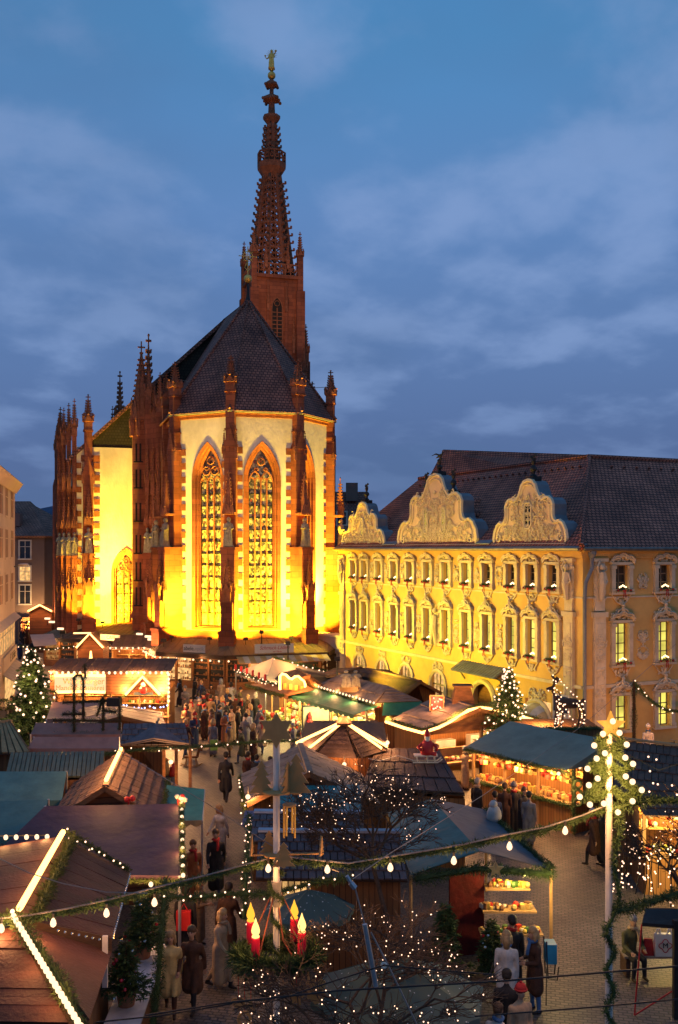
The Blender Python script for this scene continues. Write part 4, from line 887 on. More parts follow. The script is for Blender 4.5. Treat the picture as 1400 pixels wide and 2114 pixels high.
for key, w, h in (('u', ww, UZ[1] - UZ[0]), ('m', ww, MZ[1] - MZ[0]), ('su', .84, UZ[1] - UZ[0]), ('sm', .84, MZ[1] - MZ[0]), ('sg', .84, 1.65)):
    side = key[0] == 's'; nz = {'u': 3, 'm': 4, 'su': 3, 'sm': 4, 'sg': 3}[key]
    pn = MB(); pw, ph = w / 2, h / nz; pn.poly((-pw / 2 + .02, .23, .02), (pw / 2 - .02, .23, .02), (pw / 2 - .02, .23, ph - .02), (-pw / 2 + .02, .23, ph - .02))
    kit[key] = dict(w=w, h=h, nz=nz, frame=vm(win_frame(w, h), 'window', M['stucco']), bars=vm(bars(w, h, 2, nz), 'glazing_bars', M['winframe']), ped=[vm(pediment(w, 30 + i, key in ('m', 'sm', 'sg')), 'pediment', M['stucco']) for i in range(3)], apr=[vm(apron(w, 60 + i), 'apron_ornament', M['stucco']) for i in range(3)], lit=vm(pn, 'pane', M['litgreen']), dark=vm(pn, 'pane', M['glassdark']))
# fir sprays with candle lights on the sills
def spray(w, seed):
    rd = random.Random(seed); V = []; Q = []
    for k in range(230):
        x = rd.uniform(-w / 2, w / 2); p = Vector((x, rd.uniform(-.12, .1), rd.uniform(-.04, .08) + .05 * math.cos(x * 5))); d = Vector((rd.uniform(-1, 1), rd.uniform(-1, .4), rd.uniform(-.7, .8))).normalized() * rd.uniform(.07, .15); s = d.orthogonal().normalized() * .014
        V += [p - s, p + s, p + d]; Q.append((3 * k, 3 * k + 1, 3 * k + 2))
    m = MB(); m.add(V, Q); return m
SPR = {}
for wk in (.9, 1.1): SPR[wk] = vm(spray(wk, 3), 'fir_spray', M['needle'])
def candles():
    m = MB(); 
    for i in range(5): m.ball((-.2 + i * .1, 0, .14 + .09 * (1 - abs(i - 2) / 2)), .036, 6, 4, (1, 1, 1.4))
    return m
CAN = vm(candles(), 'candle_lights', M['candle'])
bw = MB()
for s in (-1, 1): bw.ball((s * .06, -.13, -.02), .05, 6, 4); bw.tube([(s * .03, -.14, -.04), (s * .08, -.14, -.35)], .02, 4)
for s in (-.4, .4): bw.ball((s, -.12, .0), .055, 6, 4)
BOW = vm(bw, 'red_ribbon', M['red'])
ORD = ['first', 'second', 'third', 'fourth', 'fifth', 'sixth', 'seventh', 'eighth', 'ninth', 'tenth', 'eleventh', 'twelfth']
def sill_spray(Mw, w, label):
    loc = Mw.translation; t = thing('sill_spray', label, 'window decoration', loc, 0, 'fir sprays with candles on the window sills')
    Mx = Mw @ Matrix.Translation((0, -.16, .05)); inst('fir_spray', SPR[w], t, Mx); inst('candle_lights', CAN, t, Mx @ Matrix.Translation((.1, .12, 0))); inst('red_ribbon', BOW, t, Mx)
def place_win(Fm, x, z, key, lit, seed, spray_lab=None, lab=None, ap=True):
    K = kit[key]; Mw = Fm @ Matrix.Translation((x, 0, z)); wo = inst('window', K['frame'], yh, Mw)
    if lab: wo['label'] = lab
    inst('glazing_bars', K['bars'], wo, Mw); inst('pediment', K['ped'][seed % 3], wo, Mw @ Matrix.Translation((0, 0, K['h'] + .18)))
    if ap: inst('apron_ornament', K['apr'][seed % 3], wo, Mw @ Matrix.Translation((0, 0, -.66)))
    for i in range(2):
        for j in range(K['nz']): inst('pane', K['lit' if lit else 'dark'], wo, Mw @ Matrix.Translation((-K['w'] / 4 + i * K['w'] / 2, 0, j * K['h'] / K['nz'])))
    if spray_lab: sill_spray(Mw, .9 if key[0] != 's' else 1.1, spray_lab)
for i, x in enumerate(WU):
    place_win(FF, x, UZ[0], 'u', i < 8, i, 'fir spray with candles on the upper front sill, %s from the left' % ORD[i])
    place_win(FF, x, MZ[0], 'm', True, i + 1, 'fir spray with candles on the middle front sill, %s from the left' % ORD[i])
for i, x in enumerate(SW):
    n = ORD[i]
    place_win(FS, x, UZ[0], 'su', False, i, ('fir spray with candles on the upper side sill, %s from the corner' % n) if i < 2 else None)
    place_win(FS, x, MZ[0], 'sm', True, i + 1, ('fir spray with candles on the middle side sill, %s from the corner' % n) if i < 2 else None)
    place_win(FS, x, 1.1, 'sg', True, i + 2, None, ap=False)
for Fm, L, xs in ((FF, FLEN, WU), (FS, SLEN, SW)):                   # fields between the windows
    for i, (a, b) in enumerate(zip(xs, xs[1:])):
        if b - a < 2: continue
        rocaille(.5, 1.1, 90 + i, 1.5).build('stucco_ornament', M['stucco'], yh, Fm @ Matrix.Translation(((a + b) / 2, -.0, UZ[0] + .1)))
        rocaille(.5, 1.5, 70 + i, 1.2).build('stucco_ornament', M['stucco'], yh, Fm @ Matrix.Translation(((a + b) / 2, -.0, MZ[0] + .1)))
m = rocaille(.55, 2.8, 44, 2.0); m.tube([(0, -.1, .3), (0, -.25, 1.3), (0, -.2, 2.0)], [.12, .2, .16], 7); m.ball((0, -.22, 2.3), .15, 8, 6); m.build('herm', M['stucco'], yh, FF @ Matrix.Translation(((WU[5] + WU[6]) / 2, 0, 4.0)))
# arched shop windows, portal and awning
def half_round(a, zs, n=10): return [(-a * math.cos(math.pi * i / n), zs + a * math.sin(math.pi * i / n)) for i in range(n + 1)]
for i, x in enumerate(ARX):
    Mw = FF @ Matrix.Translation((x, 0, 0)); hr = half_round(.85, 1.7); m = MB()
    for p, q in zip(hr, hr[1:]): m.poly((p[0], -.004, p[1]), (q[0], -.004, q[1]), (q[0], -.004, 2.552), (p[0], -.004, 2.552))
    wo = m.build('shop_window', M['ochre'], yh, Mw)
    m = MB(); m.tube([(-.93, -.06, .4)] + [(p * 1.1, -.06, 1.7 + (z - 1.7) * 1.1) for p, z in hr] + [(.93, -.06, .4)], .12, 5); r2 = rocaille(1.2, .5, i, 2); m.add([(a, b, c + 2.65) for a, b, c in r2.v], r2.f); m.build('arch_surround', M['stucco'], wo, Mw)
    m = MB(); m.poly((-.85, .2, .9), (.85, .2, .9), (.85, .2, 2.55), (-.85, .2, 2.55)); m.build('pane', M['litwarm'], wo, Mw)
    m = MB(); m.box((0, .15, 1.7), (.09, .06, 1.7)); m.box((0, .15, 1.75), (1.7, .06, .09))
    for q in (-.43, .43): m.box((q, .15, 1.6), (.05, .05, 1.5))
    m.box((0, .15, 1.3), (1.7, .05, .05)); m.build('glazing_bars', M['winframe'], wo, Mw)
Mw = FF @ Matrix.Translation((DOORX, 0, 0)); hr = half_round(1.05, 1.4); m = MB()
for p, q in zip(hr, hr[1:]): m.poly((p[0], -.004, p[1]), (q[0], -.004, q[1]), (q[0], -.004, 2.452), (p[0], -.004, 2.452))
m.tube([(-1.2, -.08, 0)] + [(p * 1.12, -.08, 1.4 + (z - 1.4) * 1.12) for p, z in hr] + [(1.2, -.08, 0)], .16, 6)
pt = m.build('portal', M['stucco'], yh, Mw); m = MB(); m.poly((-1.05, .27, 0), (1.05, .27, 0), (1.05, .27, 2.46), (-1.05, .27, 2.46)); m.build('passage', M['wood'], pt, Mw)
m = MB(); m.slab([(-2.2, -.85, 3.05), (2.2, -.85, 3.05), (2.2, 0, 3.55), (-2.2, 0, 3.55)], .08); cp = m.build('canopy', M['zinc'], yh, Mw)
m = MB()
for k in range(17): m.bar((-2.2 + k * .275, -.85, 3.08), (-2.2 + k * .275, 0, 3.58), .02, 4)
for k in range(1, 3): m.bar((-2.2, -.28 * k, 3.55 - .165 * k), (2.2, -.28 * k, 3.55 - .165 * k), .02, 4)
for s in (-2, 2): m.tube([(s, -.7, 3.05), (s, -.3, 2.9), (s, -.02, 2.5)], .05, 5)
m.build('canopy_ribs', M['gutter'], cp, Mw)
Mw = FF @ Matrix.Translation((AWX, 0, 0)); m = MB(); n = 8
for k in range(n):
    a0, a1 = math.pi * k / n, math.pi * (k + 1) / n; m.cur = k % 2
    for j in range(4):
        b0, b1 = j / 4, (j + 1) / 4
        f = lambda a, b: (-1.1 * math.cos(a), -1.0 * math.sin(b * math.pi / 2) * (.35 + .65 * math.sin(a)), .95 + 1.15 * math.sin(a) * (.25 + .75 * math.cos(b * math.pi / 2)))
        m.poly(f(a0, b0), f(a1, b0), f(a1, b1), f(a0, b1))
m.build('awning', [mk('cream awning stripe', (.55, .42, .2)), mk('white awning stripe', (.6, .54, .42))], yh, Mw)
m = MB(); m.tube([(-1.2, -.06, .3)] + [(p * 1.15, -.06, 1.0 + (z - 1.4) * 1.12) for p, z in hr] + [(1.2, -.06, .3)], .12, 5); r2 = rocaille(1.6, .6, 19, 2); m.add([(a, b, c + 2.2) for a, b, c in r2.v], r2.f); m.build('arch_surround', M['stucco'], yh, Mw)
m = MB(); m.poly((-1.1, .2, .3), (1.1, .2, .3), (1.1, .2, 2.2), (-1.1, .2, 2.2)); m.build('pane', M['litwarm'], yh, Mw)
# curved gables
M['gablepaint'] = mk('gable paint', (0.66, 0.46, 0.29), .88, .12, .9, .2, 8)
HALF = [(1.0, 0), (1.03, .08), (1.0, .2), (.93, .30), (.84, .345), (.76, .33), (.70, .36), (.665, .43), (.66, .53), (.665, .60), (.63, .66), (.55, .705), (.45, .71), (.385, .68), (.33, .70), (.27, .76), (.22, .84), (.185, .92), (.12, .975), (0, 1.0)]
M['lead'] = mk('grey lead cladding', (0.16, 0.17, 0.185), 0.6, 0.2, 1.2, metal=.2)
urn_p = [(.16, 0), (.2, .08), (.08, .18), (.1, .3), (.2, .42), (.16, .55), (.06, .65), (.1, .75), (.13, .85), (.05, 1.0), (.02, 1.1)]
def gable(s0, s1, h, label, wins, seed, statues):
    x0, x1 = FLEN - s1, FLEN - s0; cx, hw_ = (x0 + x1) / 2, (x1 - x0) / 2 - .1; zb = EZ + .32
    out = [(cx - u * hw_, zb + v * h) for u, v in HALF] + [(cx + u * hw_, zb + v * h) for u, v in reversed(HALF[:-1])]
    Mw = FF @ Matrix.Translation((0, -.02, 0)); m = MB()
    m.poly(*[(x, 0, z) for x, z in out]); gb_ = m.build('gable', M['gablepaint'], yh, Mw); gb_['label'] = label
    m = MB(); k = len(out)
    dep = .85
    for i in range(k - 1): m.poly((out[i][0], .06, out[i][1]), (out[i + 1][0], .06, out[i + 1][1]), (out[i + 1][0], dep, out[i + 1][1]), (out[i][0], dep, out[i][1]))
    m.poly(*[(x, dep, z) for x, z in reversed(out)]); m.build('cheek', M['lead'], gb_, Mw)
    m = MB(); o2 = [(cx + (x - cx) * .72, zb + (z - zb) * .70) for x, z in out]
    for i in range(k - 1): m.poly((o2[i][0], dep, o2[i][1]), (o2[i + 1][0], dep, o2[i + 1][1]), (o2[i + 1][0], 4.2, o2[i + 1][1]), (o2[i][0], 4.2, o2[i][1]))
    m.build('dormer_roof', M['redtile'], gb_, Mw)
    m = MB(); m.tube([(x, -.02, z) for x, z in out], .11, 5); m.tube([(cx + (x - cx) * .90, -.02, zb + (z - zb) * .93 + .02) for x, z in out], .05, 4); m.box2((x0 - .05, -.2, zb - .24), (x1 + .05, .1, zb + .02))
    for s in (-1, 1): scroll(m, (cx + s * hw_ * .88, zb + .3), .24, 1.2, s, .07, 1.5); scroll(m, (cx + s * hw_ * .6, zb + h * .62), .16, 1.1, s, .05, 1.5)
    m.build('gable_moulding', M['stucco'], gb_, Mw)
    rd = random.Random(seed); m = rocaille(hw_ * 1.0, h * .80, seed, .75, ts=.72); r2 = rocaille(hw_ * 1.7, h * .28, seed + 1, .8, ts=.72); m.add(r2.v, r2.f)
    m.build('stucco_ornament', M['stucco'], gb_, Mw @ Matrix.Translation((cx, 0, zb + .08)))
    for wx, wz, w, hh, lit in wins:
        pts = [(-w / 2, 0), (-w / 2, hh * .8), (-w * .3, hh), (w * .3, hh), (w / 2, hh * .8), (w / 2, 0), (w * .25, -hh * .18), (-w * .25, -hh * .18)]
        Mg = Mw @ Matrix.Translation((cx + wx, 0, zb + wz)); m = MB(); m.poly(*[(x, -.03, z) for x, z in pts]); wo = m.build('window', M['litgreen'] if lit else M['glassdark'], yh, Mg)
        m = MB(); m.tube([(x * 1.15, -.06, z) for x, z in pts], .07, 5, closed=True); m.box((0, -.05, hh * .45), (.05, .04, hh)); m.box((0, -.05, hh * .5), (w, .04, .05)); m.build('window_surround', M['stucco'], wo, Mg)
    for (sx, sz, sh) in statues:
        m = MB(); m.box((0, .3, .08), (.6, .6, .3)); m.lathe([(r, z * sh) for r, z in urn_p], (0, .3, .2), 8)
        for q in range(5): m.tube([(0, .3, .2 + sh * .8), (.22 * math.cos(q * 1.3), .3, .2 + sh * (1.0 + .06 * q))], [.05, .02], 4); m.ball((.2 * math.cos(q * 1.3 + 1), .3, .2 + sh * (.95 + .05 * q)), .07, 5, 4)
        m.build('gable_finial', M['iron'], gb_, Mw @ Matrix.Translation((cx + sx, 0, zb + sz)))
    return gb_
gable(1.15, 7.55, 3.35, 'right curved gable with one tall window', [(0, 1.0, .55, 1.15, 0)], 11, [(0, 3.3, 1.0)])
g2 = gable(9.25, 18.6, 4.3, 'large middle curved gable with two narrow windows', [(-1.05, .95, .42, 1.3, 1), (1.05, .95, .42, 1.3, 1)], 23, [(0, 4.25, .7), (-1.6, 3.0, 1.1), (1.6, 3.0, 1.1)])
gable(20.6, 27.2, 3.0, 'left curved gable with one narrow window', [(0, .8, .4, 1.1, 1)], 31, [(0, 2.95, 1.0)])
xg = FLEN - 13.9; m = MB(); m.ball((0, .3, 5.75), .2, 7, 5, (1.8, .8, .9)); m.tube([(.3, .3, 5.8), (.5, .3, 6.0)], [.1, .07], 5); m.ball((.52, .3, 6.05), .1, 6, 4)
for s in (-1, 1): m.tube([(0, .3, 5.8), (-.3, .3 + s * .3, 5.95), (-.75, .3 + s * .5, 5.8)], [.1, .08, .02], 5)
m.tube([(-.3, .3, 5.7), (-.8, .3, 5.6)], [.1, .03], 5); m.bar((0, .3, 5.1), (0, .3, 5.7), .05); m.build('falcon_vane', M['iron'], g2, FF @ Matrix.Translation((xg, .1, EZ + 2.2)) @ Matrix.Diagonal((.62, .62, .62, 1)))
# roofs
def ff(x, y, z): return FF @ Vector((x, y, z))
e = .45; zr = 15.2; zz = EZ + .1
xr = FLEN - 6.0; xl = 2.2; ry_ = 5.3
roofs = [[(-.4, -e, zz), (FLEN + e, -e, zz), (xr, ry_, zr), (xl, ry_, zr)], [(-.4, 11, zz), (-.4, -e, zz), (xl, ry_, zr)], [(FLEN + e, -e, zz), (FLEN + e, 30, zz), (xr, 30, zr), (xr, ry_, zr)], [(xl, ry_, zr), (xr, ry_, zr), (xr, 11, zz), (-.4, 11, zz)]]
# side ridge runs back from the hip; depth of the side wing is along +y of the front frame
m = MB()
for f in roofs: m.slab([ff(*p) for p in f], .15)
ro = m.build('roof', M['redtile'], yh)
m = MB(); m.tube([ff(FLEN + e, -e, zz + .1), ff(xr, ry_, zr + .08)], .14, 6); m.tube([ff(xl, ry_, zr + .08), ff(xr, ry_, zr + .08), ff(xr, 30, zr + .08)], .12, 6); m.build('ridge_tiles', M['redtile'], ro)
m = MB()
for k in range(30): x = xl + 1.5 + k * .64; m.box(ff(x, ry_ - .75, zr - .55), (.1, .12, .14), rzF)
for k in range(16): m.box(ff(xr + .85, ry_ + .9 + k * .9, zr - .55), (.12, .1, .14), rzF)
m.build('snow_hooks', M['redtile'], ro)
m = MB()
for (x0, x1) in ((FLEN - 9.1, FLEN - 7.7), (FLEN - 20.5, FLEN - 18.7)): m.slab([ff(x0, -.3, EZ + .35), ff(x1, -.3, EZ + .35), ff(x1, .4, EZ + .75), ff(x0, .4, EZ + .75)], .05)
m.slab([ff(-.4, -.5, EZ + .12), ff(FLEN + .4, -.5, EZ + .12), ff(FLEN + .4, -.05, EZ + .30), ff(-.4, -.05, EZ + .30)], .04); m.build('eave_flashing', M['zinc'], yh)
# downpipe at the corner
m = MB(); c_ = Vector((.35, -.25, 0)); m.lathe([(.1, EZ - .55), (.12, EZ - .4), (.22, EZ - .2), (.22, EZ - .05)], c_, 8); m.tube([(.35, -.25, EZ - .5), (.35, -.25, EZ - .9), (.0, -.22, EZ - 1.6), (-.05, -.2, EZ - 2.2), (-.05, -.2, 0)], .09, 8); m.build('downpipe', M['zinc'], yh, FS)
# house behind with its big roof
t = thing('far_house', 'large hipped red roof rising behind the yellow house', 'house', ff(12, 22, 0)); m = MB(); ZB = 11
W4 = [at(880, 1000, 70), at(1300, 1000, 62)]
P0, P1 = at(916, 928, 80), at(1275, 941, 66); L0 = at(866, 992, 77); 
m.slab([L0 + Vector((-1, -1, -3)), at(1300, 1010, 60), P1, P0], .2); m.slab([L0 + Vector((-1, -1, -3)) , P0, P0 + Vector((5, 9, -7))], .2); m.slab([P1, at(1300, 1010, 60), P1 + Vector((8, 8, -7)), P0 + Vector((9, 10, -7)), P0], .2)
m.build('roof', M['redtile'], t); m = MB()
q4 = [L0 + Vector((-1, -1, -3)), at(1300, 1010, 60), P1 + Vector((8, 8, -7)), P0 + Vector((5, 9, -7))]
for a, b in zip(q4, q4[1:] + q4[:1]): m.poly((a.x, a.y, 0), (b.x, b.y, 0), (b.x, b.y, b.z - .15), (a.x, a.y, a.z - .15))
m.build('wall', M['ochre'], t)
# lamps that wash the yellow front
for s, dist, e_, lab in ((26.2, 6.0, 2700, 'floodlight near the far end of the yellow front'), (17.5, 7.5, 3500, 'floodlight before the middle of the yellow front'), (8.0, 8.5, 3300, 'floodlight before the portal of the yellow house')):
    p = ff(FLEN - s - 2.0, -dist, 4.0); q = ff(FLEN - s, 0, 5.2); tt_ = thing('floodlight', lab, 'floodlight', p, 0, 'floodlights before the yellow house')
    m = MB(); m.box((0, 0, .1), (.3, .2, .22)); m.bar((0, 0, -4), (0, 0, 0), .04); m.build('housing', M['iron'], tt_, TR(p)); lamp('flood_lamp', tt_, p + (q - p).normalized() * .3, e_, (1, .76, .055), .15, 110, q, .9)
# ================================================================== market kit
M['boards'] = mkbrick('vertical wall boards', (0.20, 0.085, 0.030), (0.14, 0.058, 0.022), (0.03, 0.014, 0.008), 0.14, 30.0, 0.008, 0.7, 0.6, big=0.2)
M['boardsh'] = mkbrick('horizontal wall boards', (0.17, 0.062, 0.026), (0.12, 0.046, 0.020), (0.03, 0.012, 0.008), 30.0, 0.16, 0.010, 0.7, 0.6, big=0.2)
M['boardsr'] = mkbrick('orange counter boards', (0.36, 0.17, 0.05), (0.28, 0.125, 0.04), (0.06, 0.03, 0.012), 0.13, 30.0, 0.008, 0.7, 0.6, big=0.2)
M['teal'] = mk('teal awning cloth', (0.02, 0.135, 0.135), 0.7, 0.30, 1.1, 0.5, 3.5)
M['green'] = mk('green awning cloth', (0.022, 0.13, 0.075), 0.7, 0.30, 1.1, 0.5, 3.5)
M['greentarp'] = mk('grey green tarpaulin', (0.060, 0.125, 0.105), 0.5, 0.3, 1.6, 0.3, 4, spec=.5)
M['purple'] = mk('plum awning cloth', (0.062, 0.030, 0.048), 0.7, 0.30, 1.1, 0.5, 3.5)
M['pinktarp'] = mk('reddish tarpaulin', (0.30, 0.13, 0.085), 0.5, 0.25, 1.6, 0.3, 4, spec=.5)
M['white'] = mk('off white tent cloth', (0.50, 0.38, 0.27), 0.75, 0.12, 1.2, 0.2, 4)
M['bluetarp'] = mk('blue grey tarpaulin', (0.05, 0.066, 0.082), 0.6, 0.25, 1.6, 0.3, 4, spec=.4)
M['plankred'] = mk('red brown roof boards', (0.072, 0.024, 0.015), 0.7, 0.35, 1.6, 0.4, 16)
M['bark'] = mk('dark bark', (0.060, 0.035, 0.022), 0.9, 0.35, 6, 0.5, 20)
M['cable'] = mk('black cable', (0.012, 0.011, 0.012), 0.6, 0.2)
M['rope'] = mk('grey rope', (0.22, 0.19, 0.17), 0.8, 0.2)
M['whitepole'] = mk('white painted pole', (0.62, 0.55, 0.47), 0.5, 0.12, 4)
M['plywood'] = mk('cut plywood', (0.42, 0.22, 0.075), 0.7, 0.15, 4)
M['steel'] = mk('galvanised steel', (0.38, 0.38, 0.40), 0.4, 0.2, 4, metal=0.7)
M['gooddk'] = mk('dark goods', (0.16, 0.06, 0.03), 0.7, 0.5, 9)
NP = np.random.RandomState(11)
def needle_mesh(P, D, ln, wd):
    """triangles at points P along directions D"""
    n = len(P); D = D / np.linalg.norm(D, axis=1)[:, None]; A = np.cross(D, NP.normal(size=(n, 3))); A /= np.linalg.norm(A, axis=1)[:, None] + 1e-9
    l = (ln * NP.uniform(.6, 1.3, n))[:, None]; w = wd * NP.uniform(.7, 1.3, n)[:, None]
    V = np.empty((n * 3, 3)); V[0::3] = P - A * w; V[1::3] = P + A * w; V[2::3] = P + D * l
    return V, np.arange(n * 3).reshape(-1, 3)
def resample(pts, step):
    pts = [np.array(p, float) for p in pts]; out = []
    for a, b in zip(pts, pts[1:]):
        n = max(1, int(np.linalg.norm(b - a) / step))
        for i in range(n): out.append(a + (b - a) * i / n)
    out.append(pts[-1]); return np.array(out)
def sag(a, b, s, n=12):
    a, b = Vector(a), Vector(b); return [a.lerp(b, i / n) - Vector((0, 0, s * 4 * (i / n) * (1 - i / n))) for i in range(n + 1)]
def garland_mb(pts, r=.09, dens=520, ln=.075, wd=.009):
    dens *= 1.5
    Q = resample(pts, .03); L = sum((Vector(b) - Vector(a)).length for a, b in zip(pts, pts[1:])); n = int(L * dens)
    T = np.gradient(Q, axis=0) if len(Q) > 1 else np.array([[1, 0, 0]]); i = NP.randint(0, len(Q), n)
    o = NP.normal(size=(n, 3)); P = Q[i] + o / np.linalg.norm(o, axis=1)[:, None] * (r * NP.uniform(.1, 1.0, n) * (.75 + .35 * np.sin(i * .13)))[:, None]
    D = o + T[i] / (np.linalg.norm(T[i], axis=1)[:, None] + 1e-9) * NP.uniform(-1.2, 1.2, (n, 1))
    m = MB(); m.arr(*needle_mesh(P, D, ln, wd)); m.tube([Vector(p) for p in Q[::max(1, len(Q) // 24)]], r * .35, 5); return m
def garland(label, pts, r=.09, lights=0, lr=.022, parent=None, mat=None, group=None, dens=520, below=.0, cat='garland'):
    """fir garland; lights = spacing of its small lamps"""
    if parent is None: t = thing('garland', label, cat, pts[0], 0, group)
    else: t = parent
    garland_mb(pts, r, dens).build('needles', mat or M['needle'], t, kind='stuff')
    if lights: fairy(t, pts, lights, lr, r * .9, below)
    return t
def fairy(t, pts, step, r=.022, spread=.05, below=0.0, name='fairy_lights', mat=None):
    Q = resample(pts, step); m = MB()
    for k, p in enumerate(Q):
        q = Vector(p) + Vector((NP.uniform(-1, 1), -abs(NP.uniform(.3, 1)), NP.uniform(-1, 1))) * spread - Vector((0, 0, below)); m.ball(q, r, 5, 4)
    return m.build(name, mat or M['fairy'], t, kind='stuff')
def light_tube(label, pts, r=.04, parent=None, e=None, group='light tubes on the stall roofs'):
    t = parent or thing('light_tube', label, 'light tube', pts[0], 0, group)
    m = MB(); m.tube(pts, r, 6); m.build('glowing_tube', M['tube'], t)
    if e:
        P = resample(pts, 1.0)
        for p in P[:: max(1, len(P) // 3)]: lamp('tube_lamp', t, Vector(p) + Vector((0, -.15, .25)), e, (1, .55, .22), .2)
    return t
def bulb_row(label, pts, step, r=.05, parent=None, e=None, group='bulb rows on the stall eaves', cable=True):
    t = parent or thing('bulb_row', label, 'light string', pts[0], 0, group)
    if cable: m = MB(); m.tube(pts, .015, 4); m.build('cable', M['cable'], t)
    bm_ = MB(); bm_.ball((0, 0, 0), r, 8, 6, (1, 1, 1.15)); me = vm(bm_, 'bulb', M['bulb'])
    Q = resample(pts, step)
    for p in Q: inst('bulb', me, t, Matrix.Translation(Vector(p) - Vector((0, 0.02, r * .6))))
    if e:
        for p in Q[:: max(1, len(Q) // 3)]: lamp('bulb_lamp', t, Vector(p) + Vector((0, -.2, 0)), e, (1, .6, .28), .12)
    return t
def slope(parent, a, b, c, d, n, rows, mat, th=.045, name='roof_plank', seed=0, gap=.012, lap=.03):
    """planks of a roof slope: a-b along the ridge, d-c along the eave"""
    rd = random.Random(seed); a, b, c, d = map(Vector, (a, b, c, d)); nrm = (b - a).cross(d - a).normalized(); nrm = nrm if nrm.z > 0 else -nrm
    for j in range(rows):
        odd = rows > 1 and j % 2 and n > 1
        for i in range(n + (1 if odd else 0)):
            u0, u1 = i / n, (i + 1) / n; v0, v1 = j / rows, min(1.0, (j + 1.12) / rows)
            if odd: u0, u1 = max(0, u0 - .5 / n), min(1, u1 - .5 / n)
            f = lambda u, v: (a.lerp(b, u)).lerp(d.lerp(c, u), v)
            g0 = gap / max(.2, (b - a).length); u0 += g0; u1 -= g0
            t0, t1 = nrm * (rd.uniform(.0, .02)), nrm * (rd.uniform(.015, .035) + (lap if rows > 1 else 0))
            top = [f(u0, v0) + t0, f(u1, v0) + t0, f(u1, v1) + t1, f(u0, v1) + t1]
            m = MB(); m.hexa([p - nrm * th for p in top], top); m.build(name, mat, parent)
def underlay(parent, quads, mat):
    m = MB()
    for q in quads:
        q = [Vector(p) for p in q]; n = (q[1] - q[0]).cross(q[2] - q[0]).normalized(); n = n if n.z > 0 else -n
        m.slab([p - n * .06 for p in q], .03)
    return m.build('roof_deck', mat, parent)
def posts(t, pts, mat, r=.04):
    for p in pts: m = MB(); m.tube([p, Vector((p[0], p[1], 0))], r, 6); m.build('post', mat, t)
def shrink(p, c, k): return c + (p - c) * k
def hut(label, r0, r1, l0, l1, q0, q1, nplank, mat, wall=None, rows=1, cat='market stall', ridge=True, k=.90, group='market stalls', open_front=False, zb=0.0):
    """gabled stall: ridge r0 (far) to r1 (near), left eave l0-l1, right eave q0-q1"""
    r0, r1, l0, l1, q0, q1 = map(Vector, (r0, r1, l0, l1, q0, q1)); c = (l0 + l1 + q0 + q1) / 4
    t = thing('market_stall', label, cat, (c.x, c.y, 0), 0, group)
    underlay(t, [(r0, r1, l1, l0), (r1, r0, q0, q1)], M['wooddark'])
    slope(t, r0, r1, l1, l0, nplank, rows, mat, seed=1); slope(t, r0, r1, q1, q0, nplank, rows, mat, seed=2)
    w = wall or M['boards']; cg = lambda p: Vector((c.x + (p.x - c.x) * k, c.y + (p.y - c.y) * k, p.z)); z0 = lambda p: Vector((p.x, p.y, zb))
    L0, L1, Q0, Q1, R0_, R1_ = map(cg, (l0, l1, q0, q1, r0, r1)); m = MB()
    for a, b in ((L0, L1), (Q1, Q0)): m.poly(z0(a), z0(b), b - Vector((0, 0, .05)), a - Vector((0, 0, .05)))
    m.poly(z0(L0), z0(Q0), Q0, R0_ - Vector((0, 0, .1)), L0)
    if open_front: m.poly(L1, Q1, R1_ - Vector((0, 0, .1)))
    else: m.poly(z0(L1), z0(Q1), Q1, R1_ - Vector((0, 0, .1)), L1)
    m.build('wall', w, t)
    if ridge: m = MB(); m.hexa([r0 + Vector((-.1, 0, .0)), r0 + Vector((.1, 0, .0)), r1 + Vector((.1, 0, .0)), r1 + Vector((-.1, 0, .0))], [r0 + Vector((-.08, 0, .07)), r0 + Vector((.08, 0, .07)), r1 + Vector((.08, 0, .07)), r1 + Vector((-.08, 0, .07))]); m.build('ridge_board', mat, t)
    m = MB()
    for a, b in ((r1, l1), (r1, q1)): m.slab([a + Vector((0, -.03, .05)), b + Vector((0, -.03, .05)), b + Vector((0, -.03, -.12)), a + Vector((0, -.03, -.12))], .04)
    m.build('barge_board', M['wood'], t)
    return t
def cloth(name, a, b, c, d, mat, parent, nu=8, nv=6, sg=.08, seed=0, val=0.0, valmat=None, scal=8, th=.02):
    """awning cloth a-b back edge, d-c front edge, with slack; val = depth of a scalloped valance along d-c"""
    rd = random.Random(seed); a, b, c, d = map(Vector, (a, b, c, d)); V = []; Q = []
    for j in range(nv + 1):
        for i in range(nu + 1):
            u, v = i / nu, j / nv; p = a.lerp(b, u).lerp(d.lerp(c, u), v); p.z -= sg * (4 * u * (1 - u)) * (.4 + v) * (1 if 0 < j < nv else .35) * rd.uniform(.6, 1.2); V.append(p)
    for j in range(nv):
        for i in range(nu): Q.append((j * (nu + 1) + i, j * (nu + 1) + i + 1, (j + 1) * (nu + 1) + i + 1, (j + 1) * (nu + 1) + i))
    m = MB(); m.add(V, Q); m.add([v - Vector((0, 0, th)) for v in V], [tuple(reversed(q)) for q in Q]); o = m.build(name, mat, parent, smooth=True)
    if val:
        m = MB(); n = scal * 4
        for i in range(n):
            u0, u1 = i / n, (i + 1) / n; p, q = d.lerp(c, u0), d.lerp(c, u1); h0 = val * (.6 + .4 * abs(math.sin(math.pi * u0 * scal))); h1 = val * (.6 + .4 * abs(math.sin(math.pi * u1 * scal)))
            m.poly(p, q, q - Vector((0, .02, h1)), p - Vector((0, .02, h0)))
        m.build('valance', valmat or mat, o)
    return o
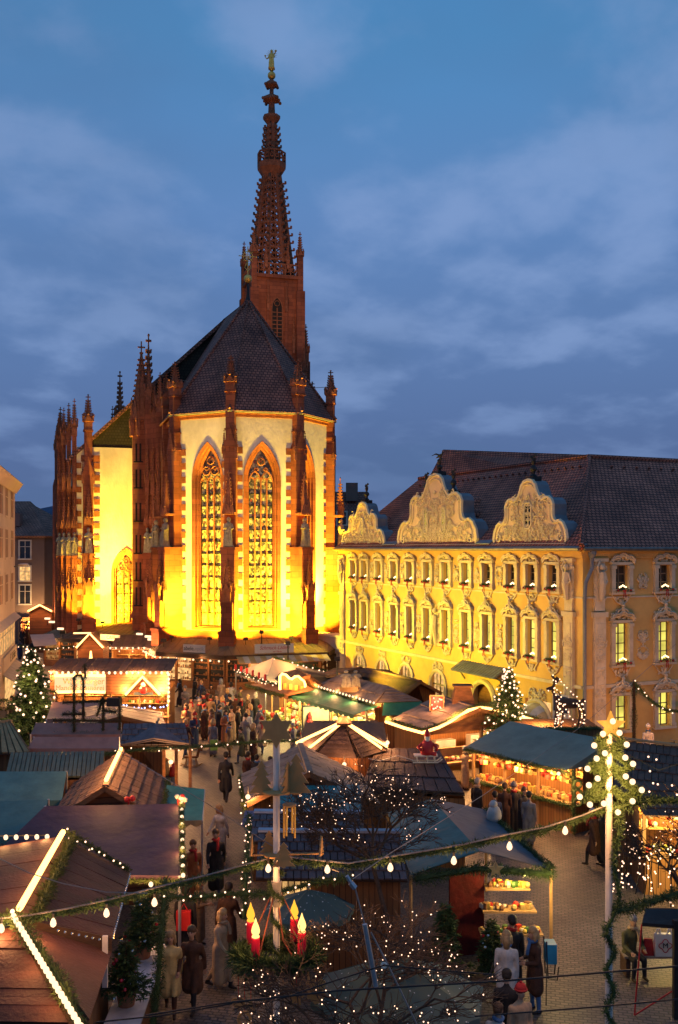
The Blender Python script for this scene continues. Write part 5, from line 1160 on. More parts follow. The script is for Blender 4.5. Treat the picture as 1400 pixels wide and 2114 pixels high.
def goods(label, boxes, n, seed, cols, mats, r=(.04, .11), kindname='goods'):
    """heaps of small wares on shelves; boxes = list of (p0, p1) line segments along which they stand"""
    rd = random.Random(seed); m = MB()
    for k in range(n):
        p, q = rd.choice(boxes); c = Vector(p).lerp(Vector(q), rd.random()); s = rd.uniform(*r); m.cur = rd.randrange(len(mats)); c = c + Vector((rd.uniform(-.1, .1), rd.uniform(-.1, .1), s * .8))
        z = rd.random()
        if z < .45: m.ball(c, s, 6, 4)
        elif z < .75: m.box(c, (s * 1.6, s * 1.4, s * rd.uniform(1.2, 2.4)), rd.uniform(0, 3))
        else: m.lathe([(s * .7, -s), (s, 0), (s * .6, s * .8), (s * .2, s)], c, 6)
    return m.build(kindname, mats, None, kind='stuff', label=label, cat='goods')
GM = [mk('goods ' + n, c, .5, .3, 8) for n, c in (('red', (.45, .03, .02)), ('straw', (.55, .36, .12)), ('white', (.6, .52, .4)), ('brown', (.2, .09, .04)), ('gold', (.6, .4, .08)), ('green', (.06, .14, .03)))]
# --- conifers
def fir(label, base, h, rad, seed, lights=0, star=False, dens=1.0, group=None, baubles=0, name='fir_tree', lr=.028, bulb=None):
    rd = np.random.RandomState(seed); base = Vector(base); t = thing(name, label, 'tree', base, 0, group)
    m = MB(); m.tube([base, base + Vector((0, 0, h * .96))], [.035 * h / 2 + .02, .008], 6); m.build('trunk', M['bark'], t)
    P = []; D = []; tips = []; nb = int(60 + 26 * h); br = MB()
    for k in range(nb):
        z = h * (.10 + .88 * (k / nb) ** .92); L = rad * (1 - z / h) ** .85 * rd.uniform(.55, 1.2) + .06; w = k * 2.39996 + rd.uniform(-.3, .3); dv = np.array([math.cos(w), math.sin(w), 0.0])
        n = max(6, int(L * 62 * dens)); s = rd.uniform(.12, 1, n); droop = -.28 * L * s ** 1.5 + .10 * L * s
        ax = np.array([base.x, base.y, base.z + z]) + dv * (L * s)[:, None]; ax[:, 2] += droop
        side = np.array([-dv[1], dv[0], 0]); sp = rd.uniform(-1, 1, n) * .30 * L * (1 - s * .7)
        ax += side * sp[:, None]; ax[:, 2] += rd.uniform(-.03, .04, n)
        P.append(ax); D.append(dv * .9 + side * np.sign(sp)[:, None] * .8 + rd.normal(size=(n, 3)) * .45)
        tp = Vector((base.x, base.y, base.z + z)) + Vector(dv) * L * .96 + Vector((0, 0, -.17 * L)); tips.append(tp)
        if k % 2 == 0: br.tube([base + Vector((0, 0, z)), base + Vector((0, 0, z)) + Vector(dv) * L * .5 + Vector((0, 0, -.02 * L)), tp], [.012 + .006 * L, .008, .004], 4)
    br.build('branches', M['bark'], t, kind='stuff')
    m = MB(); m.arr(*needle_mesh(np.concatenate(P), np.concatenate(D), .10 + .015 * h, .016 + .003 * h)); m.build('needles', M['needle'], t, kind='stuff')
    if lights:
        m = MB(); ii = rd.choice(len(tips), lights, replace=lights > len(tips))
        for i in ii: m.ball(tips[i] + Vector((rd.uniform(-.1, .1), rd.uniform(-.15, .05), rd.uniform(-.02, .1))), lr, 6, 4)
        m.build('fairy_lights', bulb or M['fairy'], t, kind='stuff')
    if baubles:
        bm_ = MB(); bm_.ball((0, 0, 0), .04, 8, 6); mr, mg = vm(bm_, 'bauble', M['bred']), vm(bm_, 'bauble', M['bsil'])
        for k in range(baubles):
            i = rd.randint(len(tips)); inst('bauble', mr if k % 2 else mg, t, Matrix.Translation(tips[i] + Vector((0, -.02, -.03))))
    return t
M['bred'] = mk('red glass ball', (.5, .02, .03), .12, .1, spec=.8); M['bsil'] = mk('silver glass ball', (.75, .7, .6), .15, .1, metal=.9)
# --- leafless trees
def bare_tree(label, base, trunk_h, spread, seed, nl, rise=1.0, r0=.09, group='bare trees hung with fairy lights', levels=5, flat=.55):
    rd = random.Random(seed); base = Vector(base); t = thing('bare_tree', label, 'tree', base, 0, group); m = MB(); tw = MB(); tips = []
    def grow(p, d, L, r, lev):
        k = 3; pts = [p]
        for i in range(k):
            d = (d + Vector((rd.gauss(0, .13), rd.gauss(0, .13), rd.gauss(.02, .08)))).normalized(); pts.append(pts[-1] + d * L / k)
        (m if lev < 3 else tw).tube(pts, [r, r * .88, r * .76, r * .66], 5 if lev < 3 else 3, cap=False)
        if lev >= 3: tips.append(pts[-1]); tips.append(pts[2])
        if lev >= levels: return
        for i in range((3 if lev < 3 else 4) if lev else 5):
            w = rd.uniform(0, 6.28) if lev else i * 1.2566 + rd.uniform(-.3, .3); o = d.orthogonal().normalized(); o = Matrix.Rotation(w, 3, d) @ o
            nd = (d * rd.uniform(.6, .95) + o * rd.uniform(.55, .95)); nd.z = nd.z * flat + .18 * rise; grow(pts[rd.choice((2, 3))] if lev else pts[-1], nd.normalized(), L * rd.uniform(.62, .86) if lev else spread * .5, r * (.58 if lev < 2 else .70), lev + 1)
    grow(base, Vector((0, 0, 1)), trunk_h, r0, 0)
    m.build('trunk', M['bark'], t); tw.build('twigs', M['bark'], t, kind='stuff')
    lm = MB(); zt = sorted(q.z for q in tips)[len(tips) // 4]; up = [q for q in tips if q.z > zt]
    for q in rd.sample(up, min(nl, len(up))): lm.ball(q + Vector((0, -.02, 0)), .0115, 5, 4)
    lm.build('fairy_lights', M['fairy'], t, kind='stuff')
    return t
# --- people
def caps(m, chain, tagv):
    """tapered limb through (point, radius) pairs, remembered for colouring"""
    for (p, r), (q, s) in zip(chain, chain[1:]):
        p, q = Vector(p), Vector(q); n = max(2, int((q - p).length / .05) + 1)
        m.tube([p.lerp(q, i / n) for i in range(n + 1)], [r + (s - r) * i / n for i in range(n + 1)], 8); CAPS.append((np.array(p), np.array(q), r, s, tagv))
    for p, r in chain: m.ball(p, r * .99, 8, 6)
CAPS = []
def person_mesh(name, pose, coat):
    """one continuous figure 1.72 m tall facing -y; material slots: skin, coat, trousers, shoes, eyes"""
    CAPS.clear(); m = MB(); P = pose
    hipz = P.get('hip', .90); lean = P.get('lean', 0.0); sh = Vector((0, -lean, hipz + .53)); pel = Vector((0, 0, hipz + .02))
    head = sh + Vector((0, -.035 - lean * .3, .25))
    # torso
    caps(m, [((-.075, 0, hipz), .125), ((.075, 0, hipz), .125)], 1); caps(m, [(pel, .155), (pel.lerp(sh, .5), .145), (pel.lerp(sh, .82), .165)], 1); caps(m, [(pel.lerp(sh, .8) + Vector((-.10, 0, 0)), .12), (pel.lerp(sh, .8) + Vector((.10, 0, 0)), .12)], 1)
    caps(m, [(sh + Vector((-.165, .01, -.05)), .072), (sh + Vector((.165, .01, -.05)), .072)], 1)
    caps(m, [(sh + Vector((0, 0, 0)), .075), (sh + Vector((0, -.01, .08)), .062)], 1 if coat else 0); caps(m, [(sh + Vector((0, -.01, .05)), .052), (head + Vector((0, .01, -.07)), .052)], 0)
    # head with nose, chin and ears
    caps(m, [(head + Vector((0, .012, .045)), .092), (head + Vector((0, -.012, -.035)), .072)], 0); caps(m, [(head + Vector((0, -.05, -.075)), .036), (head + Vector((0, -.03, -.06)), .04)], 0)
    caps(m, [(head + Vector((0, -.085, .02)), .012), (head + Vector((0, -.108, -.02)), .017)], 0)
    for s in (-1, 1): caps(m, [(head + Vector((s * .088, .01, .015)), .016), (head + Vector((s * .086, .01, -.02)), .013)], 0)
    fing = []
    for s, arm in ((-1, P['la']), (1, P['ra'])):
        a = sh + Vector((s * .185, .01, -.05)); e = a + Vector((s * arm[0][0], arm[0][1], arm[0][2])); w = e + Vector((s * arm[1][0], arm[1][1], arm[1][2]))
        caps(m, [(a, .072), (a.lerp(e, .5), .062), (e, .054), (w, .046)], 1)
        d = (w - e).normalized(); hnd = w + d * .07; caps(m, [(w, .032), (hnd, .038)], 0); fing.append((hnd, d, s))
    for s, leg in ((-1, P['ll']), (1, P['rl'])):
        h = Vector((s * .09, 0, hipz - .02)); k = h + Vector(leg[0]); f = k + Vector(leg[1])
        caps(m, [(h, .098), (h.lerp(k, .5), .086), (k, .064), (k.lerp(f, .35), .064), (f, .046)], 2); caps(m, [(f + Vector((0, .03, -.03)), .046), (f + Vector((0, -.15, -.045)), .036)], 3)
    if coat:
        zc = {'long': .42, 'mid': .70}[coat]; kz = hipz - zc
        for s in (-1, 1): caps(m, [((s * .07, 0, hipz + .05), .15), ((s * .085, -.01, kz + .02), .165 if coat == 'long' else .15)], 1)
    out = remesh(m, .024, name, [M['skin'], M['coat0'], M['trou0'], M['shoe'], M['ink']], 2, .4)
    nf = len(out.polygons); C_ = np.empty(nf * 3); out.polygons.foreach_get('center', C_); C_ = C_.reshape(-1, 3); best = np.full(nf, 9.0); idx = np.zeros(nf, dtype=np.int32)
    for p, q, r, s2, tv in CAPS:
        d = q - p; L2 = max(1e-9, (d * d).sum()); u = np.clip(((C_ - p) @ d) / L2, 0, 1); dist = np.linalg.norm(C_ - p - u[:, None] * d, axis=1) - (r + (s2 - r) * u)
        k = dist < best - 1e-4; best[k] = dist[k]; idx[k] = tv
    if coat == 'long' or coat == 'mid':
        k = (idx == 2) & (C_[:, 2] > kz - .02); idx[k] = 1
    # add fingers and eyes
    x = MB()
    for hnd, d, s in fing:
        sd = d.cross(Vector((0, 1, 0)));  sd = sd.normalized() if sd.length > .1 else Vector((1, 0, 0)); fw = d.cross(sd).normalized()
        for i, ln in enumerate((.065, .078, .075, .06)):
            b = hnd + d * .02 + sd * (-.027 + .018 * i); x.tube([b, b + d * ln * .55 + fw * .006, b + d * ln * .9 + fw * .025], [.010, .009, .007], 5)
        b = hnd - d * .02 - sd * .032; x.tube([b, b - sd * .02 + d * .03, b - sd * .012 + d * .062], [.012, .011, .008], 5)
    nfing = len(x.f)
    for s in (-1, 1): x.ball(head + Vector((s * .034, -.083, .028)), .012, 6, 4)
    x.box(head + Vector((0, -.092, -.052)), (.045, .008, .008))
    vs_ = [tuple(v.co) for v in out.vertices]; fs_ = [tuple(p.vertices) for p in out.polygons]; nv = len(vs_)
    me = bpy.data.meshes.new(name); me.from_pydata(vs_ + x.v, [], fs_ + [tuple(i + nv for i in f) for f in x.f])
    for mm in (M['skin'], M['coat0'], M['trou0'], M['shoe'], M['ink']): me.materials.append(mm)
    me.polygons.foreach_set('material_index', np.concatenate([idx, np.zeros(nfing, np.int32), np.full(len(x.f) - nfing, 4)]).astype(np.int32)); me.polygons.foreach_set('use_smooth', [True] * len(me.polygons)); me.update(); bpy.data.meshes.remove(out)
    return me, head
def colmat(n, c, rough=.85): return mk(n, c, rough, .22, 9, .2, 40)
M['skin'] = mk('skin', (.50, .27, .17), .6, .08); M['coat0'] = colmat('coat black', (.02, .018, .02)); M['trou0'] = colmat('trousers dark', (.025, .025, .032)); M['shoe'] = colmat('shoe leather', (.03, .018, .012), .5)
CO = {n: colmat('coat ' + n, c) for n, c in dict(black=(.022, .019, .02), brown=(.075, .032, .018), cream=(.60, .42, .17), white=(.55, .48, .42), grey=(.16, .14, .14), beige=(.38, .25, .15), red=(.32, .02, .02), navy=(.03, .04, .08), rust=(.30, .10, .04), olive=(.09, .08, .035), blue=(.06, .13, .26), tan=(.26, .15, .075)).items()}
HA = {n: mk('hair ' + n, c, .6, .3, 20) for n, c in dict(dark=(.02, .013, .009), brown=(.09, .045, .02), blond=(.38, .22, .09), grey=(.3, .27, .25)).items()}
POSE = dict(
    stand=dict(la=((.04, .01, -.28), (.0, -.05, -.25)), ra=((.04, .01, -.28), (.0, -.08, -.24)), ll=((-.01, -.01, -.42), (0, .01, -.40)), rl=((.02, -.02, -.42), (.01, .03, -.40))),
    walk=dict(la=((.04, -.12, -.26), (-.02, -.17, -.18)), ra=((.04, .12, -.26), (.0, .05, -.25)), ll=((0, .10, -.41), (0, .20, -.34)), rl=((0, -.20, -.37), (0, -.03, -.42)), lean=.04),
    talk=dict(la=((.05, -.02, -.27), (-.14, -.20, .02)), ra=((.05, -.03, -.27), (-.12, -.21, -.02)), ll=((-.02, -.02, -.42), (-.01, .02, -.40)), rl=((.03, .0, -.42), (.02, .02, -.40)), lean=.03),
    sit=dict(hip=.50, la=((.05, -.06, -.26), (-.05, -.22, -.06)), ra=((.05, -.06, -.26), (-.08, -.22, -.03)), ll=((-.03, -.42, .0), (-.02, .02, -.40)), rl=((.03, -.42, .0), (.04, .05, -.40)), lean=.10))
PM = {}
for nm, (po, co) in dict(stand_long=('stand', 'long'), stand_mid=('stand', 'mid'), walk_long=('walk', 'long'), walk_mid=('walk', 'mid'), talk_mid=('talk', 'mid'), talk_long=('talk', 'long'), sit_mid=('sit', None)).items(): PM[nm] = person_mesh('person_' + nm, POSE[po], co)
def hair_mesh(style):
    m = MB()
    if style == 'short': m.ball((0, .022, .062), .104, 10, 7, (1.0, 1.0, .98)); m.ball((0, .05, .02), .095, 8, 6)
    elif style == 'long': m.ball((0, .022, .062), .106, 10, 7); m.tube([(0, .06, .06), (0, .085, -.08), (0, .085, -.22)], [.10, .10, .06], 8); [m.tube([(s * .085, .02, .04), (s * .10, .02, -.1), (s * .085, .03, -.17)], [.04, .04, .02], 6) for s in (-1, 1)]
    elif style == 'hat': m.ball((0, .01, .075), .115, 10, 7, (1, 1, .95)); m.tube([(.112 * math.cos(q), .01 + .112 * math.sin(q), .055) for q in np.linspace(0, 6.28, 13)[:-1]], .022, 5, closed=True); m.ball((0, .01, .19), .03, 6, 5)
    return vm(m, style, HA['dark'])
HM = {s: hair_mesh(s) for s in ('short', 'long', 'hat')}
for me in HM.values(): me.polygons.foreach_set('use_smooth', [True] * len(me.polygons))
sm_ = MB(); sm_.tube([(.085 * math.cos(q), .02 + .085 * math.sin(q), -.145 + .012 * math.sin(2 * q)) for q in np.linspace(0, 6.28, 13)[:-1]], .038, 6, closed=True); sm_.tube([(.05, -.08, -.16), (.07, -.13, -.3), (.06, -.145, -.42)], [.035, .04, .035], 6); SCARF = vm(sm_, 'scarf', CO['red'])
def person(label, foot, kind, rz, coat, trou='navy', hair='dark', style='short', h=1.72, hatcol=None, group=None, z=0.0):
    me, head = PM[kind]; s = h / 1.72; t = thing('person', label, 'person', (foot[0], foot[1], z), rz, group); Mw = TR((foot[0], foot[1], z), rz, s)
    inst('body', me, t, Mw, [M['skin'], CO[coat], CO[trou], M['shoe'], M['ink']])
    if (hash_ := (int(foot[0] * 97) + int(foot[1] * 31)) % 5) < 3: inst('scarf', SCARF, t, Mw @ Matrix.Translation(head), [CO[('red', 'beige', 'blue')[hash_]]])
    o = inst('hat' if style == 'hat' else 'hair', HM[style], t, Mw @ Matrix.Translation(head), [CO[hatcol] if style == 'hat' else HA[hair]])
    return t
# ================================================================== market stalls
V3 = lambda *a: Vector(a)
def up(p, z): return Vector((p[0], p[1], z))
def open_stall(label, A, B, back, depth, zc=1.0, ze=2.3, e=60, col=(1, .78, .38), counter=None, posts=4, name='market_stall', shelves=2, wallmat=None, lamps=2, left=True, right=True):
    """counter stall: A-B front line on the ground, back = unit vector into the stall"""
    A, B, back = up(A, 0), up(B, 0), Vector((back[0], back[1], 0)).normalized(); t = thing(name, label, 'market stall', (A + B) / 2, 0, 'market stalls'); X = (B - A).normalized(); L = (B - A).length
    Mw = Matrix(((X.x, back.x, 0, A.x), (X.y, back.y, 0, A.y), (0, 0, 1, 0), (0, 0, 0, 1)))
    m = MB(); m.box2((0, 0, 0), (L, .06, zc)); m.build('counter_front', counter or M['boardsr'], t, Mw)
    m = MB(); m.box2((-.05, -.08, zc), (L + .05, .75, zc + .05)); m.build('counter_top', M['woodlight'], t, Mw)
    m = MB(); w = wallmat or M['boards']; m.poly((0, depth, 0), (L, depth, 0), (L, depth, ze + .3), (0, depth, ze + .3))
    if left: m.poly((0, 0, 0), (0, depth, 0), (0, depth, ze + .2), (0, .5, ze), (0, .5, zc), (0, 0, zc))
    if right: m.poly((L, 0, 0), (L, depth, 0), (L, depth, ze + .2), (L, .5, ze), (L, .5, zc), (L, 0, zc))
    m.build('wall', w, t, Mw)
    for i in range(posts): m = MB(); m.box((i * L / (posts - 1), .03, ze / 2), (.09, .09, ze)); m.build('post', M['woodlight'], t, Mw)
    lines = [((0.1, .25, zc + .05), (L - .1, .25, zc + .05)), ((0.1, .5, zc + .05), (L - .1, .5, zc + .05))]
    for k in range(shelves):
        z = zc + .45 + k * .45; m = MB(); m.box2((.1, depth - .35, z), (L - .1, depth - .02, z + .04)); m.build('shelf', M['woodlight'], t, Mw); lines.append(((.2, depth - .2, z + .04), (L - .2, depth - .2, z + .04)))
    lines.append(((.1, depth * .4, ze - .25), (L - .1, depth * .4, ze - .25)))
    for k in range(lamps): lamp('stall_lamp', t, Mw @ Vector(((k + .5) * L / lamps, depth * .45, ze - .12)), e, col, .10)
    m = MB()
    for k in range(lamps * 2): m.ball(((k + .5) * L / lamps / 2, depth * .3, ze - .1), .055, 8, 6)
    m.build('lamp_bulbs', M['bulb'], t, Mw, kind='stuff')
    return t, Mw, [(Mw @ Vector(p), Mw @ Vector(q)) for p, q in lines]

# ---- left foreground: dark hut with hipped end and glowing garlands
A1, A2 = V3(-6.0, 21.4, 3.8), V3(-5.4, 16.65, 3.8); E1, E2 = V3(-4.57, 21.5, 2.95), atz(230, 1936, 3.12); B1, B2 = V3(-5.42, 16.5, 3.72), atz(182, 2112, 2.95)
t = thing('market_stall', 'dark brown hut with thick glowing garland strips in the bottom left corner', 'market stall', (-6, 18, 0), 0, 'market stalls')
La1, La2 = V3(-8.6, 21.0, 3.45), V3(-8.6, 16.4, 3.45)
underlay(t, [(A1, A2, E2, E1), (A1, A2, La2, La1)], M['wooddark']); slope(t, A1, A2, E2, E1, 8, 1, M['plankred'], seed=3); slope(t, A1, A2, La2, La1, 6, 1, M['plankred'], seed=4)
E2b = E2 - V3(0, .05, .28); B2b = B2; Lb = V3(-8.8, 15.0, 2.9)
underlay(t, [(B1, B2b, E2b), (B1, Lb, B2b)], M['wooddark'])
slope(t, B1 - V3(.02, 0, 0), B1 + V3(.0, 0, 0), B2b, Lb, 1, 12, M['plankred'], seed=5, name='roof_plank', lap=-.01)
m = MB(); m.slab([B1 + V3(0, 0, .02), E2b + V3(0, 0, .02), B2b + V3(0, 0, .02)], .04); m.build('side_panel', M['plankred'], t)
m = MB(); m.slab([A2 + V3(0, -.02, .02), E2 + V3(0, -.02, .02), E2 - V3(0, .02, .24), A2 - V3(0, .02, .24)], .05); m.build('fascia', M['wooddark'], t)
m = MB()
for a, b in ((V3(-4.9, 21.0, 0), V3(-4.45, 17.6, 0)), (V3(-4.45, 17.6, 0), V3(-4.0, 15.2, 0)), (V3(-4.0, 15.2, 0), V3(-8.5, 15.2, 0))): m.poly(a, b, b + V3(0, 0, 2.9), a + V3(0, 0, 2.9))
m.build('wall', M['boards'], t)
m = MB(); m.box(at(217, 1985, 17.3), (.09, .05, .9)); m.build('white_post', M['whitepole'], t)
for k in range(8): p = A2.lerp(E2, .42 + k * .075); m = MB(); m.ball(p + V3(0, -.06, -.05), .035, 8, 6); m.build('unlit_bulb', M['bsil'], t)
m = MB()
for k in range(34): p = E1.lerp(E2, k / 33); m.ball(p + V3(.03, -.02, .0), .025, 6, 4)
m.build('bead_chain', M['bsil'], t, kind='stuff')
light_tube('thick glowing strip on the ridge of the bottom left hut', [A1 + V3(.05, -.1, .12), A2 + V3(-.02, .1, .12)], .06, e=5)
garland('fir garland beside the glowing ridge of the bottom left hut', [A1 + V3(.28, -.2, .0), A2 + V3(.26, .1, .0)], .16, mat=M['needlelit'], dens=700)
t2 = garland('wide lit fir garland running down to the bottom edge', [B1 + V3(.02, 0, .1), B1.lerp(B2, .5) + V3(.02, 0, .1), B2 + V3(0, -.3, .08)], .17, mat=M['needlelit'], dens=900)
bulb_row('', [B1 + V3(0, -.02, .2), B2 + V3(0, -.4, .18)], .12, .05, parent=t2, e=5, cable=False)
garland('fir garland with lamps on the rear verge of the bottom left hut', [A1 + V3(.1, 0, .1), E1 + V3(0, 0, .08)], .09, lights=.14, mat=M['needlelit'])
bulb_row('row of star bright bulbs at the left edge above the dark hut', [atz(-30, 1726, 3.8), atz(98, 1724, 3.8)], .19, .05, e=3)
garland('short fir garland with lamps at the apex of the bottom left hut', [atz(-20, 1893, 3.85), A2 + V3(0, 0, .05)], .11, lights=.2, lr=.04, mat=M['needlelit'])
# counter with two dressed fir trees beside the hut
ct = thing('counter', 'pale counter ledge beside the bottom left hut', 'counter', (-4.2, 20, 0)); m = MB(); m.hexa([(-4.62, 22.8, .9), (-3.95, 22.8, .9), (-3.75, 17.8, .9), (-4.45, 17.8, .9)], [(-4.62, 22.8, .97), (-3.95, 22.8, .97), (-3.75, 17.8, .97), (-4.45, 17.8, .97)]); m.build('counter_top', mk('pale painted ledge', (.42, .42, .46), .5), ct)
m = MB(); m.hexa([(-4.55, 22.8, 0), (-4.05, 22.8, 0), (-3.9, 17.8, 0), (-4.4, 17.8, 0)], [(-4.55, 22.8, .9), (-4.05, 22.8, .9), (-3.9, 17.8, .9), (-4.4, 17.8, .9)]); m.build('counter_base', M['boards'], ct)
pot = [(.16, 0), (.2, .22), (.22, .26), (.18, .26)]
for (x, y, h, lab) in ((-4.35, 21.9, 1.25, 'small dressed fir tree at the back of the pale counter'), (-4.22, 19.6, 1.15, 'small dressed fir tree at the front of the pale counter')):
    tf = fir(lab, (x, y, 1.1), h, .55, int(y * 10), baubles=16, dens=1.3, group='small dressed fir trees'); m = MB(); m.lathe(pot, (x, y, .97), 10); m.build('pot', mk('clay pot', (.3, .13, .07)), tf)
garland('thick fir garland hanging down the post right of the pale counter', [V3(-3.55, 20.2, 3.25), V3(-3.52, 19.6, 2.4), V3(-3.55, 19.3, 1.5), V3(-3.6, 18.8, .4), V3(-3.62, 18.4, .05)], .14, dens=700)

# ---- plum awning with bulbs
t = thing('market_stall', 'stall under a wide plum coloured awning with bulbs on its edge', 'market stall', (-6, 25, 0), 0, 'market stalls')
a, b, c, d = atz(93, 1664, 3.0), atz(369, 1659, 3.0), atz(371, 1808, 2.35), V3(-8.6, 23.4, 2.35); cloth('awning', a, b, c, d, M['purple'], t, sg=.05, seed=2, val=.2)
posts(t, (a, b, c), M['steel'])
tg_ = garland('fir garland with bright bulbs down the right edge of the plum awning', [b + V3(.08, 0, .05), c + V3(.08, 0, .05)], .07, mat=M['needlelit']); bulb_row('', [b + V3(.1, -.1, .08), c + V3(.1, -.1, .08)], .46, .05, parent=tg_, e=6, cable=False)
m = MB(); rdm = random.Random(3)
for k in range(14): m.cur = k % 2; m.ball(b + V3(.08 + rdm.uniform(-.12, .12), -.05, .1 + rdm.uniform(-.1, .15)), .07, 6, 4)
m.build('bow', [M['red'], GM[2]], tg_)
tg_ = garland('fir garland with bulbs along the front of the plum awning', [d.lerp(c, .58) + V3(0, -.05, -.12), c + V3(.1, -.05, -.12)], .09, mat=M['needlelit']); bulb_row('', [d.lerp(c, .60) + V3(0, -.15, -.12), c + V3(0, -.15, -.12)], .55, .055, parent=tg_, e=6, cable=False)

# ---- tiled gable hut behind it
t = hut('gabled hut with brown wooden tiles and a glowing ridge', (-7.1, 32.3, 3.4), (-6.5, 27.5, 3.4), (-8.6, 32.1, 2.4), (-8.05, 27.3, 2.4), (-5.6, 32.5, 2.4), (-5.0, 27.7, 2.4), 14, M['plankbrown'], M['boardsh'], rows=6)
light_tube('straight glowing tube on the ridge of the wooden tiled hut', [V3(-7.1, 32.2, 3.52), V3(-6.55, 27.8, 3.52)], .06, e=20)
garland('fir garland on the right eave of the wooden tiled hut', [V3(-5.6, 32.3, 2.45), V3(-5.05, 28.2, 2.45)], .12)
m = MB(); m.ball((-5.9, 27.5, 3.05), .09, 6, 4); m.ball((-5.75, 27.5, 3.08), .09, 6, 4); m.tube([(-5.83, 27.45, 3.0), (-5.9, 27.45, 2.75)], .03, 4); m.build('red_bow', M['red'], t)
t = thing('awning', 'teal side awning with orange scalloped edge beside the wooden tiled hut', 'awning', (-5, 29, 2.3))
cloth('awning_cloth', (-5.45, 31.3, 2.55), (-4.22, 31.0, 2.5), (-3.95, 28.5, 2.2), (-5.2, 28.2, 2.25), M['teal'], t, sg=.05, val=.18, valmat=M['woodlight'], scal=4)
m = MB(); m.tube([(-5.45, 31.3, 2.5), (-4.22, 31.0, 2.46), (-3.95, 28.5, 2.17), (-3.95, 28.5, 0)], .028); m.build('frame', M['steel'], t)
# ---- left edge tarpaulins
for lab, q, mat, sd in (('grey green tarpaulin roof at the left edge, the upper one', [atz(-40, 1592, 2.9), atz(138, 1592, 2.9), atz(128, 1652, 2.35), atz(-40, 1655, 2.35)], M['greentarp'], 1), ('grey green tarpaulin roof at the left edge, the lower one', [atz(-40, 1655, 2.95), atz(100, 1650, 2.95), atz(80, 1726, 2.4), atz(-40, 1728, 2.4)], M['greentarp'], 2)):
    t = thing('tarpaulin_roof', lab, 'tarpaulin', q[0], 0); cloth('sheet', *q, mat, t, sg=.06, seed=sd, val=.25)
    posts(t, q, M['steel'])
t = thing('market_stall', 'stall with a ribbed greenish sheet roof beside the wooden tiled hut', 'market stall', (-11, 34, 0), 0, 'market stalls'); q = [atz(22, 1554, 2.75), atz(216, 1551, 2.75), atz(212, 1603, 2.45), atz(10, 1606, 2.45)]
slope(t, *q, 22, 1, mk('greenish ribbed sheet', (.10, .11, .07), .6, .25), name='roof_rib', th=.06); m = MB(); [m.poly(up(a, 0), up(b, 0), b - V3(0, 0, .1), a - V3(0, 0, .1)) for a, b in zip(q, q[1:] + q[:1])]; m.build('wall', M['boards'], t)
t = hut('hut with light plank roof at the far left edge', atz(-25, 1494, 3.1), atz(22, 1489, 3.1), V3(-15, 43, 2.4), V3(-14, 42.5, 2.4), atz(-60, 1556, 2.4), atz(64, 1553, 2.4), 8, mk('light roof boards', (.30, .19, .085), .8, .25, 2.2, .4, 16), cat='market stall')
garland('dark fir garland under the light plank roof at the left edge', [atz(-20, 1530, 2.3), atz(35, 1562, 2.2), atz(20, 1610, 1.2)], .25, dens=900)

# ---- blue grey shelter with a lantern
t = thing('shelter', 'small open shelter with blue grey shingle roof and a hanging star', 'shelter', atz(320, 1560, 0))
r0, r1, e0, e1 = atz(255, 1494, 2.95), atz(382, 1493, 2.95), atz(248, 1540, 2.3), atz(392, 1538, 2.3); slope(t, r0, r1, e1, e0, 10, 4, M['shingle'], seed=4); underlay(t, [(r0, r1, e1, e0)], M['wooddark'])
pk = (r0 + r1) / 2 + V3(.15, -.2, .08); m = MB(); m.slab([pk, e0.lerp(e1, .02) + V3(0, -.1, .03), e0.lerp(e1, .5) + V3(0, -.35, .28)], .04); m.slab([pk, e0.lerp(e1, .5) + V3(0, -.35, .28), e0.lerp(e1, .98) + V3(0, -.1, .03)], .04); m.build('front_gable', M['shingle'], t)
m = MB(); m.tube([pk, pk + V3(-.1, .9, .0)], .05, 5); m.tube([e0 + V3(0, -.1, .06), e0.lerp(e1, .5) + V3(0, -.3, .34), e1 + V3(0, -.1, .06)], .03, 5); m.build('ridge_board', M['plankgrey'], t)
for p in (e0, e0.lerp(e1, .62), e0.lerp(e1, .8), e1): m = MB(); m.tube([p + V3(0, .1, -.02), up(p, 0) + V3(0, .1, 0)], .07, 6); m.build('post', M['wood'], t)
m = MB(); sp_ = at(353, 1573, 38.0); m.ball(sp_, .09, 8, 6); m.build('hanging_star', M['bulb'], t); lamp('star_lamp', t, sp_ + V3(0, -.25, 0), 45, (1, .6, .3), .08)
for i, (px, py, hh, c_) in enumerate(((344, 1592, .75, GM[1]), (357, 1594, .6, GM[0]), (333, 1590, .65, GM[3]))):
    p = gp(px, py + 8); m = MB(); m.lathe([(.16, 0), (.18, .1), (.12, hh * .6), (.10, hh * .75), (.04, hh * .8)], p, 8); m.ball(p + V3(0, 0, hh * .9), .09, 8, 6); tag(m.build('crib_figure', c_, smooth=True), ('straw coloured', 'red', 'brown')[i] + ' crib figure standing under the blue grey shelter', 'figure', 'crib figures in the shelter')
garland('fir garland with small lamps from the shelter across to the plywood star', [atz(215, 1556, 2.4), atz(300, 1546, 2.45), atz(420, 1541, 2.6), atz(545, 1530, 2.8), atz(720, 1527, 2.8)], .11, lights=.42, lr=.03)
rh = thing('rocking_horse', 'wooden rocking horse standing on the cobbles', 'rocking horse', gp(395, 1582), R(0)); m = MB(); p0 = gp(395, 1583)
